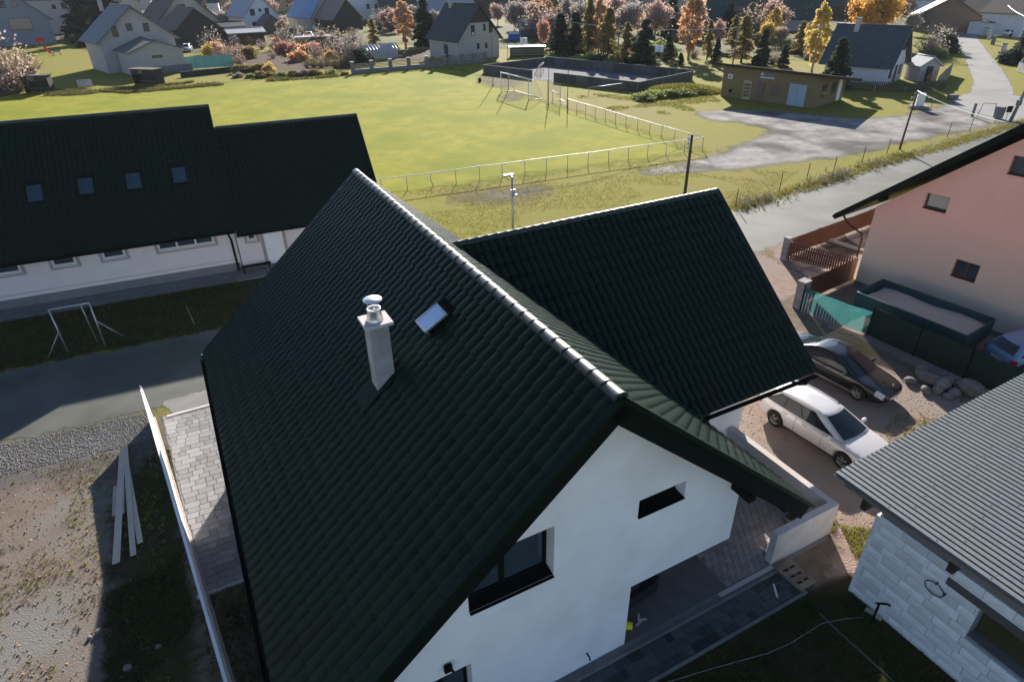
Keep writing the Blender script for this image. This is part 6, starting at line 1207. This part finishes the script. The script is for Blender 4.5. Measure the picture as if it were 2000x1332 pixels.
# left garden
tree('bare', 30, 182, 9.0, 'pink', 'big pinkish bare shrub behind the dugout marked D', wide=.95); tree('bare', 8, 186, 7.5, 'pink', 'greyer bare shrub at the outer side of the D dugout', wide=1.0); tree('bare', 60, 150, 5.0, 'pink', 'smaller bare shrub between D dugout and red slide')
for i, (x, y) in enumerate(((180, 74), (200, 70), (222, 78), (170, 58))): tree('spruce', x, y, 15 - i, 'dgreen', 'tall dark fir in the dense group beside the grey gabled house', 'dark firs by the grey gabled house', 1.5)
tree('bush', 170, 92, 2.4, 'dgreen', 'dark evergreen shrub between the blue-grey house and the annex', wide=1.4); tree('bush', 148, 84, 2.2, 'green', 'green shrub by the blue-grey house terrace')
tree('bare', 418, 104, 5.5, 'grey', 'grey leafless shrub before the old barn', wide=1.0); tree('bush', 410, 112, 3.0, 'yellow', 'bright yellow-orange shrub behind the teal screen', wide=.8); tree('bush', 424, 110, 3.6, 'orange', 'orange shrub beside the yellow one behind the teal screen', wide=.7)
tree('bare', 440, 118, 3.8, 'pink', 'pink-tinged shrub at the end of the teal screen', wide=1.2); tree('bare', 462, 116, 3.4, 'pink', 'low pinkish shrub before the open dark shed', wide=1.2)
tree('round', 406, 60, 5, 'yellow', 'pale yellow tree against the white house corner', wide=.8)
for i, x in enumerate((468, 482, 496, 512)): tree('bush', x, 143 - i, 1.6, 'olive', 'olive garden plant in the row along the vegetable bed edge', 'plants edging the vegetable bed', 1.3)
tree('bush', 530, 142, 2.0, 'yellow', 'small orange-yellow shrub at the vegetable bed corner', wide=.7); tree('bush', 520, 143, 1.4, 'red', 'small reddish shrub beside the orange-yellow one')
for x, y, c, lb_ in ((555, 104, 'red', 'salmon red shrub at the carport corner'), (575, 106, 'red', 'salmon red shrub in the middle of the carport row'), (595, 108, 'orange', 'orange shrub closing the carport row'), (612, 106, 'red', 'red shrub by the carport post')): tree('bush', x, y, 2.6, c, lb_, wide=1.2)
for x, y, t_, lb_ in ((555, 94, 42, 'grey leafless orchard tree before the blue roof'), (590, 92, 36, 'grey leafless orchard tree beside the bare pole'), (630, 96, 40, 'grey leafless orchard tree before the rusty barn'), (655, 104, 44, 'dark-limbed orchard tree at the lawn edge'), (672, 118, 52, 'leafless orchard tree near the pillared wall'), (690, 124, 46, 'dark orchard tree leaning over the pillared wall end'), (702, 112, 50, 'reddish bare orchard tree by the greenhouse')): tree('bare', x, y, hgt(x, y, t_), 'grey', lb_, wide=.8, name='orchard_tree')
for i in range(11): x = 470 + i * 20 + random.uniform(-6, 6); tree('bush', x, 152 - i * .6 + random.uniform(-1, 1), random.uniform(.7, 1.3), random.choice(['olive', 'grey', 'light']), 'low scrubby bush in the overgrown strip along the pitch', 'scrub along the pitch edge', 1.5)
for i in range(7): tree('bare', 600 + i * 14, 132 - i * .5 + random.uniform(-3, 3), random.uniform(1.6, 2.6), 'olive', 'scruffy brownish bush in the thicket below the orchard', 'thicket below the orchard', 1.2)
tree('larch', 734, 108, hgt(734, 108, 36), 'olive', 'golden larch beside the greenhouse', wide=1.0); tree('bush', 705, 126, 3.2, 'dgreen', 'dark evergreen shrub at the wall beside the greenhouse', wide=1.1)
tree('birch', 793, 96, hgt(793, 96, 2), 'orange', 'bright orange birch on the lawn beside the dark spruce', wide=1.25); tree('spruce', 832, 90, hgt(832, 90, 0), 'dgreen', 'tall dark spruce between orange birch and beige house', wide=1.25)
tree('bush', 826, 76, 1.6, 'light', 'light green bush on the lawn by the spruce foot'); tree('bush', 770, 100, 2.0, 'light', 'yellow-green shrub behind the greenhouse')
for x, y, t_ in ((850, 60, 20), (868, 58, 16)): tree('round', x, y, hgt(x, y, t_), 'grey', 'greyish bare tree beside the roof of the beige house', 'bare trees by the beige house', .9)
# behind the rink
RT = [('birch', 1048, 62, 0, 'orange', 'salmon orange oak-like tree above the red shrub', 1.7), ('round', 1060, 96, 36, 'red', 'red-orange shrub tree just behind the rink corner', .55), ('spruce', 1093, 106, 28, 'dgreen', 'dark spruce nearest the log store behind the rink', 1.3), ('spruce', 1122, 108, 26, 'dgreen', 'dark spruce beside the first larch behind the rink', 1.2), ('larch', 1148, 112, -6, 'olive', 'tall greenish larch behind the rink boards', .9), ('birch', 1168, 112, -4, 'orange', 'tall salmon birch between two larches behind the rink', .8), ('larch', 1186, 122, 12, 'olive', 'tall olive larch beside the salmon birch', 1.0), ('larch', 1222, 128, 42, 'olive', 'golden olive larch standing close to the rink boards', 1.1), ('spruce', 1256, 130, 38, 'green', 'dark pine with open branches behind the rink boards', 1.3), ('tallbirch', 1344, 118, -8, 'orange', 'large orange birch with weeping branches by the rink end', 1.0), ('larch', 1380, 118, 38, 'olive', 'slim olive larch beside the large orange birch', .8), ('spruce', 1398, 122, 75, 'green', 'small dark spruce under the pinkish tree', .9), ('round', 1397, 98, 38, 'pink', 'pinkish tree above the small dark spruce', .8), ('larch', 1447, 124, 28, 'olive', 'broad golden larch between cottage and changing rooms', 1.1), ('spruce', 1486, 130, 58, 'green', 'dark spruce behind the changing-room roof', 1.1), ('spruce', 1528, 132, 88, 'green', 'small dark spruce at the changing-room roof edge', 1.2), ('bare', 1510, 126, 88, 'grey', 'silvery grey shrub behind the changing-room roof', 1.1), ('round', 1494, 90, 38, 'yellow', 'small yellow tree before the low black-roofed house', .9), ('round', 1524, 92, 50, 'pink', 'purple-pink apple tree on the meadow', .8), ('tallbirch', 1585, 142, 5, 'yellow', 'tall yellow birch beside the white house', .8), ('spruce', 1628, 172, 75, 'green', 'dark bluish spruce at the white house corner', 1.15), ('broad', 1692, 92, -30, 'maple', 'huge golden maple behind the white house', 1.0), ('round', 1278, 84, 0, 'pink', 'broad pinkish tree behind the dark pine', 1.0), ('round', 1244, 76, 18, 'yellow', 'small yellow tree beside the broad pinkish one', .8), ('round', 1220, 84, 0, 'grey', 'grey bare tree with rounded top beyond the larches', 1.0), ('round', 1110, 60, -5, 'grey', 'pale grey bare tree above the dark spruces', .9), ('round', 1008, 70, -5, 'grey', 'tall grey bare tree behind the pale shelter', .9), ('round', 972, 50, 5, 'pink', 'pink-brown tree above the beige house roof', .9), ('spruce', 1310, 70, -8, 'dgreen', 'dark conifer behind the large orange birch', 1.3), ('spruce', 1420, 66, 6, 'dgreen', 'dark conifer beside the green-roofed cottage gable', 1.2), ('spruce', 1478, 58, -10, 'dgreen', 'tall dark conifer beyond the cottage', 1.4), ('spruce', 1496, 56, 0, 'dgreen', 'dark conifer next to the low black-roofed house', 1.5), ('bush', 1432, 82, 62, 'dgreen', 'round dark bush beside the cottage wall', 1.0), ('round', 1555, 30, 8, 'yellow', 'yellow tree top over the low black roof', 1.1), ('spruce', 1304, 120, 56, 'green', 'thin young spruce near the rink end', .8), ('bush', 1290, 108, 70, 'light', 'pale bush behind the thin young spruce', 1.3), ('spruce', 1328, 128, 104, 'green', 'low dark pine by the rink corner posts', 1.6)]
for kd, x, y, ty, col, lb_, wd_ in RT:
    h_ = hgt(x, y, ty); tree(kd, x, y, h_, col, lb_, wide=wd_)
for i, (x, y) in enumerate(((1075, 116), (1098, 118), (1150, 122), (1168, 124), (1200, 126), (1236, 128), (1130, 120), (1270, 132))): tree('bush', x, y, random.uniform(1.2, 2.2), ('light', 'green')[i % 2], ('pale green' if i % 2 == 0 else 'dark green') + ' undergrowth bush behind the rink boards', ('pale' if i % 2 == 0 else 'dark') + ' undergrowth behind the rink', 1.4)
for i in range(5): tree('bush', 1256 + i * 26, 194 - i * 3 + random.uniform(-2, 2), random.uniform(.7, 1.1), 'light', 'low pale bush on the grassy mound by the rink corner', 'bushes on the grassy mound', 2.4)
# along the street
for x, y, t_, lb_ in ((1812, 112, 42, 'bare leaning grey bush behind the shed'), (1835, 96, 38, 'bare grey bush with slanting twigs by the street'), (1825, 108, 60, 'lower bare grey bush by the side drive')): tree('bare', x, y, hgt(x, y, t_), 'grey', lb_, wide=1.0)
tree('bush', 1840, 104, 4.0, 'dgreen', 'dark evergreen hedge mass under the slanting bare bush', wide=1.0); tree('bush', 1822, 112, 2.4, 'light', 'yellow-green shrub between shed and street', wide=1.2)
tree('bush', 1925, 56, 4.5, 'dgreen', 'clipped dark hedge end at the street bend', wide=.9); tree('bush', 1945, 54, 4.5, 'dgreen', 'clipped dark hedge beside the brown gabled house', wide=1.0); tree('bush', 1974, 126, 3.2, 'dgreen', 'rounded dark bush at the baluster fence', wide=.9); tree('spruce', 1995, 96, 4.2, 'green', 'young dark spruce in the street corner garden')
for x, y, t_, c in ((1775, 70, 20, 'grey'), (1800, 62, 18, 'grey'), (1900, 40, 2, 'pink'), (1950, 44, -4, 'pink'), (1890, 30, 0, 'grey'), (1760, 40, 4, 'grey')): tree('round', x, y, hgt(x, y, t_), c, '%s autumn tree among the roofs along the street' % ('greyish' if c == 'grey' else 'pinkish'), '%s trees along the street' % c, .9)
# distant tree line
for i in range(40):
    x = -30 + i * 46 + random.uniform(-18, 18); y = random.uniform(10, 26); kd, c = random.choice([('round', 'grey'), ('round', 'pink'), ('round', 'olive'), ('round', 'grey'), ('birch', 'orange'), ('round', 'olive')])
    tree(kd, x, y, random.uniform(6, 10), c, {'grey': 'distant grey leafless tree between the far roofs', 'pink': 'distant pinkish tree between the far roofs', 'dgreen': 'distant dark conifer between the far roofs', 'orange': 'distant orange birch between the far roofs', 'olive': 'distant olive tree between the far roofs'}[c], 'distant %s trees' % c, 1.1)
def village_tree(x, y, kd, c, hh):
    cn = {'grey': 'grey leafless' if kd != 'bush' else 'greyish', 'pink': 'pinkish', 'olive': 'olive', 'green': 'green', 'orange': 'orange', 'yellow': 'yellow', 'dgreen': 'dark'}[c]; kn = {'round': 'garden tree', 'bush': 'leafy garden shrub', 'bare': 'twiggy garden bush', 'spruce': 'conifer', 'larch': 'slim tree', 'birch': 'birch'}[kd]
    tree(kd, x, y, hh, c, '%s %s among the village gardens' % (cn, kn), 'village gardens: %s %s' % (cn, kn), 1.15)
for i in range(44):
    x = random.uniform(1000, 1600); y = random.uniform(44, 84)
    if (1365 < x < 1450 and y > 58) or (1508 < x < 1585 and y > 56): continue
    kd, c = random.choice([('round', 'grey'), ('round', 'pink'), ('birch', 'orange'), ('larch', 'olive'), ('bare', 'grey'), ('round', 'grey'), ('birch', 'yellow'), ('round', 'pink')]); village_tree(x, y, kd, c, random.uniform(5.0, 8.5))
for i in range(30):
    x = random.uniform(380, 860); y = random.uniform(36, 70); kd, c = random.choice([('round', 'grey'), ('bare', 'grey'), ('round', 'pink'), ('bare', 'pink'), ('round', 'grey'), ('bare', 'grey')]); village_tree(x, y, kd, c, random.uniform(3.0, 6.0))
for i in range(90):
    x = random.uniform(-20, 2020); y = random.uniform(26, 66)
    if 1855 < x < 1990 or 850 < x < 1000 or (60 < x < 130) or (1640 < x < 1800 and y > 45): continue
    kd, c = random.choice([('round', 'grey'), ('bush', 'olive'), ('bare', 'grey'), ('round', 'pink'), ('bush', 'green'), ('bare', 'pink'), ('round', 'orange'), ('spruce', 'dgreen'), ('larch', 'olive'), ('round', 'grey')]); village_tree(x, y, kd, c, random.uniform(2.5, 6.0) if kd != 'bush' else random.uniform(1.5, 2.5))
for i in range(46):
    x = random.uniform(1075, 1620); y = 66 + random.uniform(0, 44) + (x - 1075) * .02; kd, c = random.choice([('bush', 'olive'), ('bare', 'grey'), ('bush', 'green'), ('bare', 'pink'), ('bush', 'light'), ('bush', 'grey'), ('larch', 'olive'), ('bare', 'grey')])
    if c == 'light': c = 'olive'
    village_tree(x, y, kd, c, random.uniform(1.2, 2.6) if kd != 'larch' else random.uniform(4, 6))
for i in range(40):
    x = random.uniform(455, 700); y = random.uniform(72, 128); kd, c = random.choice([('bare', 'grey'), ('bare', 'pink'), ('bush', 'olive'), ('bare', 'grey'), ('bush', 'green'), ('bush', 'orange')]); village_tree(x, y, kd, c, random.uniform(1.0, 3.2))

# wires and poles behind the rink
def wire(label, a, za, b, zb, sag, r_=.03):
    p, q = P(*a) + Vector((0, 0, za)), P(*b) + Vector((0, 0, zb)); MB().tube([tuple(p.lerp(q, f) - Vector((0, 0, sag * 4 * f * (1 - f)))) for f in np.linspace(0, 1, 9)], r_, 4).build('overhead_wire', M_whitemet, None, label=label, cat='wire')
def upole(label, a, h):
    t = thing('utility_pole', label, 'pole', P(*a)); MB().tube([(0, 0, 0), (0, 0, h)], [.12, .08], 7).build('mast', M_concd, t); MB().box((0, 0, h - .35), (1.4, .1, .1)).build('crossarm', M_concd, t)
upole('grey utility pole among the conifers behind the rink', (1056, 98), 6.5); upole('grey utility pole by the dark pine behind the rink', (1205, 126), 6.0); upole('grey utility pole behind the changing rooms', (1430, 132), 6.0); upole('grey utility pole at the street bend with several wires', (1930, 62), 7.5); upole('grey utility pole up the street near the dark hedge', (1912, 44), 7.0); upole('tall pale pole rising beside the dark firs', (178, 60), 12)
wire('pale wire slanting down across the dark spruces', (1056, 98), 6.1, (1205, 126), 5.6, .4); wire('pale wire crossing before the dark pine towards the changing rooms', (1205, 126), 5.6, (1430, 132), 5.6, .4); wire('pale wire along the street poles', (1930, 62), 7.1, (1912, 44), 6.6, .5); wire('pale wire dropping from the street pole to the white house corner', (1930, 62), 7.1, (1990, 86), 4.5, .6)
# ================================================================== GRASS, WEEDS, GRAVEL (uncountable)
M_blade = mat('grass_blade', (.20, .195, .035), (.28, .25, .06), .6, .9, trans=.4, c3=(.22, .19, .06), scale2=.3); M_blade_d = mat('dry_blade', (.19, .15, .06), (.13, .14, .035), .9, .9, trans=.3); M_weed = mat('weed_leaf', (.13, .16, .035), (.23, .23, .07), 1.2, .9, trans=.4); M_leaf = mat('fallen_leaf', (.28, .14, .07), (.36, .22, .09), 6, .9); M_flw = mat('seed_head', (.55, .50, .46), (.45, .38, .34), 4, .9)
def noise_keep(pts, sc, thr, seed=0):
    r = np.random.default_rng(seed); k = r.normal(size=(10, 2)) * sc; ph = r.uniform(0, 6.28, 10); f = np.sin(pts[:, :2] @ k.T + ph).sum(1) / 3; return pts[f > thr]
# verge hedge along the lane
vl = [(1432, 408), (1500, 388), (1560, 370), (1640, 345), (1720, 318), (1800, 297), (1880, 274), (1960, 250), (2010, 236)]
vc = [P(*q) for q in vl]; vp = []
for a, b_ in zip(vc, vc[1:]):
    n_ = int((b_ - a).length * 60)
    for _ in range(n_): q = a.lerp(b_, random.random()); vp.append((q.x + random.gauss(0, .35), q.y + random.gauss(0, .45), 0))
vp = np.array(vp); near = noise_keep(vp, 1.2, -.3, 3)
tufts('verge_grass', vp, M_blade, (.06, .22), 5, .02, .15, 1.0, seed=3); tufts('verge_weeds', near[near[:, 0] < 34][::2], M_blade_d, (.15, .5), 4, .018, .15, .7, seed=4)
fl = near[near[:, 0] < 30]; V, F = leafquads(np.c_[fl[:, :2], rng.uniform(.12, .4, len(fl))].repeat(2, 0) + rng.normal(size=(len(fl) * 2, 3)) * .12, (.02, .05), rng); npmesh('verge_seed_heads', V, F, M_flw, kind='stuff')
for i, (x, y) in enumerate(((1436, 405), (1522, 372), (1575, 352), (1627, 338), (1683, 318), (1732, 300), (1850, 268), (1893, 258), (1942, 242))):
    p = P(x, y); MB().tube([p, p + Vector((.02, 0, 1.25))], .03, 5).build('fence_stake', M_bark, None, label='thin rusty stake in the weedy verge beside the lane', cat='stake', group='stakes along the lane verge')
# tufts in the yards
tufts('plot_weeds', noise_keep(scatter([p[:2] for p in plot], 9000, 5), .8, .55, 5), M_blade, (.03, .09), 6, .012, .08, .9, seed=5)
tufts('plot_dry_weeds', noise_keep(scatter([p[:2] for p in plot], 12000, 6), 1.1, .2, 6), M_blade_d, (.02, .06), 5, .014, .08, 1.2, seed=6)
V, F = leafquads(np.c_[scatter([p[:2] for p in plot], 5000, 7)[:, :2], rng.uniform(.0, .02, 5000)], (.015, .04), rng); npmesh('plot_fallen_leaves', V, F, M_leaf, kind='stuff')
def pebbles(name, pts, size, m, seed):
    r = np.random.default_rng(seed); N = len(pts); base = np.array([[1, 0, 0], [-1, 0, 0], [0, 1, 0], [0, -1, 0], [0, 0, .7], [0, 0, -.5]], float); F = np.array([[0, 2, 4], [2, 1, 4], [1, 3, 4], [3, 0, 4], [2, 0, 5], [1, 2, 5], [3, 1, 5], [0, 3, 5]]); s = r.uniform(size[0], size[1], (N, 1, 1)) * r.uniform(.7, 1.3, (N, 1, 3)); V = pts[:, None, :] + base[None] * s; return npmesh(name, V.reshape(-1, 3), (F[None] + (np.arange(N) * 6)[:, None, None]).reshape(-1, 3), m, kind='stuff')
M_peb = mat('gravel_stone', (.26, .25, .245), (.15, .147, .143), 30, .9)
pebbles('lane_gravel', scatter([tuple(HW(a, b_))[:2] for a, b_ in ((-26, 17.4), (-14, 17.2), (-8.6, 16.7), (-8.5, 14.8), (-13, 15.2), (-18, 15.5), (-26, 16))], 14000, 8, .002), (.012, .035), M_peb, 8)
pebbles('plot_pebbles', scatter([p[:2] for p in plot], 4000, 9, .002), (.008, .03), M_peb, 9)
yd = [tuple(HW(a, b_))[:2] for a, b_ in ((8.6, 0), (8.6, 9), (12, 15), (20, 15), (16, 9), (17, 5), (18, 0), (12, -3))]
pebbles('yard_pebbles', scatter(yd, 6000, 10, .002), (.008, .03), M_peb, 10)
tufts('yard_grass', np.concatenate([scatter([tuple(HW(a, b_))[:2] for a, b_ in ((8.6, .6), (8.6, 4.6), (9.2, 5.2), (9.1, .9))], 600, 11), noise_keep(scatter(yd, 6000, 12), .9, .75, 12), scatter([tuple(HW(a, b_))[:2] for a, b_ in ((8.4, -.2), (9.0, .7), (10.3, -.2), (9.3, -.7))], 450, 13)]), M_blade, (.04, .13), 6, .011, .07, .9, seed=11)
ls = [tuple(HW(a, b_))[:2] for a, b_ in ((-28, 23), (-14, 22.8), (-4, 22.3), (-4, 27.6), (-28, 30.5))]
M_dweed = mat('shade_weed', (.045, .062, .018), (.085, .090, .030), 1.2, .9, trans=.3)  # weed colour darkened, the shade of these patches put into it
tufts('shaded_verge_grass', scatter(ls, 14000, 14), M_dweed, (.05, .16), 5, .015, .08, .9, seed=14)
bkp = [tuple(HW(a, b_))[:2] for a, b_ in ((-4, -.5), (6.2, -.55), (9, -1.4), (10, -5), (-4, -5))]
tufts('back_lawn_grass', scatter(bkp, 9000, 15), M_dweed, (.03, .10), 5, .012, .07, .9, seed=15)
shp = [tuple(HW(a, b_))[:2] for a, b_ in ((-8.0, 14), (-9.2, 13), (-9.8, 8), (-9.6, -2), (-7.6, -2))]
tufts('shaded_plot_grass', noise_keep(scatter(shp, 8000, 16), .8, .0, 16), M_dweed, (.03, .12), 5, .013, .08, 1.0, seed=16)
inh = [tuple(HW(a, b_))[:2] for a, b_ in ((-7.6, 6.9), (-4.3, 6.9), (-4.3, 0), (-7.6, 0))]
tufts('strip_grass', scatter(inh, 4000, 17), M_dweed, (.03, .10), 5, .012, .07, 1.0, seed=17)
# meadow roughness between pitch and lane
md = [tuple(q)[:2] for q in (rl + pe * -.5, rc - pe * .5, P(1440, 330), P(1560, 335), P(1500, 380), P(1430, 405), HW(0, 22.6), HW(-3, 24))]
tufts('meadow_tufts', noise_keep(scatter(md, 14000, 18), .6, .1, 18), M_blade, (.015, .05), 4, .02, .15, 1.2, seed=18)
mdr = [tuple(P(*q))[:2] for q in ((1110, 180), (1250, 190), (1352, 166), (1405, 195), (1410, 216), (1300, 225), (1180, 215))]
tufts('mound_grass', noise_keep(scatter(mdr, 5000, 19), .9, .1, 19), M_blade, (.04, .16), 3, .04, .3, 1.3, seed=19)
mg = P(1330, 180)
mb_ = MB(); mb_.grid([[(mg.x + math.cos(t) * r_ * 5.5, mg.y + math.sin(t) * r_ * 3.0, .75 * (1 - r_ * r_) + .12 * math.sin(t * 5 + r_ * 9) * (1 - r_) - .02) for t in np.linspace(0, 6.2832, 41)] for r_ in (1, .8, .6, .4, .2, .01)]); mb_.build('grass_mound', MATS['meadow_grass'], kind='structure')
mpts = np.array([(mg.x + math.cos(t) * r_ * 5.4, mg.y + math.sin(t) * r_ * 3.0, max(.75 * (1 - r_ * r_), 0)) for t, r_ in zip(rng.uniform(0, 6.28, 3500), np.sqrt(rng.uniform(0, 1, 3500)))]); tufts('mound_weeds', mpts[::2], M_blade, (.10, .35), 4, .05, .3, 1.4, seed=20)
pr_e = [tuple(P(*q))[:2] for q in ((-20, 192), (250, 183), (480, 163), (690, 149), (690, 141), (480, 152), (250, 172), (-20, 182))]
tufts('pitch_edge_scrub', noise_keep(scatter(pr_e, 6000, 21), .35, .15, 21), M_blade_d, (.10, .45), 4, .06, .3, 1.2, seed=21)


# ================================================================== HAZE
hz = MB().box((0, 330, 16.5), (1300, 800, 37)).build('haze', None, kind='stuff')
mh_ = bpy.data.materials.new('thin_haze'); mh_.use_nodes = True; tN = mh_.node_tree; tN.nodes.remove(tN.nodes['Principled BSDF']); pv = tN.nodes.new('ShaderNodeVolumePrincipled'); pv.inputs['Density'].default_value = 0.00010; pv.inputs['Color'].default_value = (.95, .95, .98, 1); pv.inputs['Anisotropy'].default_value = 0.0
tN.links.new(pv.outputs[0], tN.nodes['Material Output'].inputs['Volume']); hz.data.materials.append(mh_)
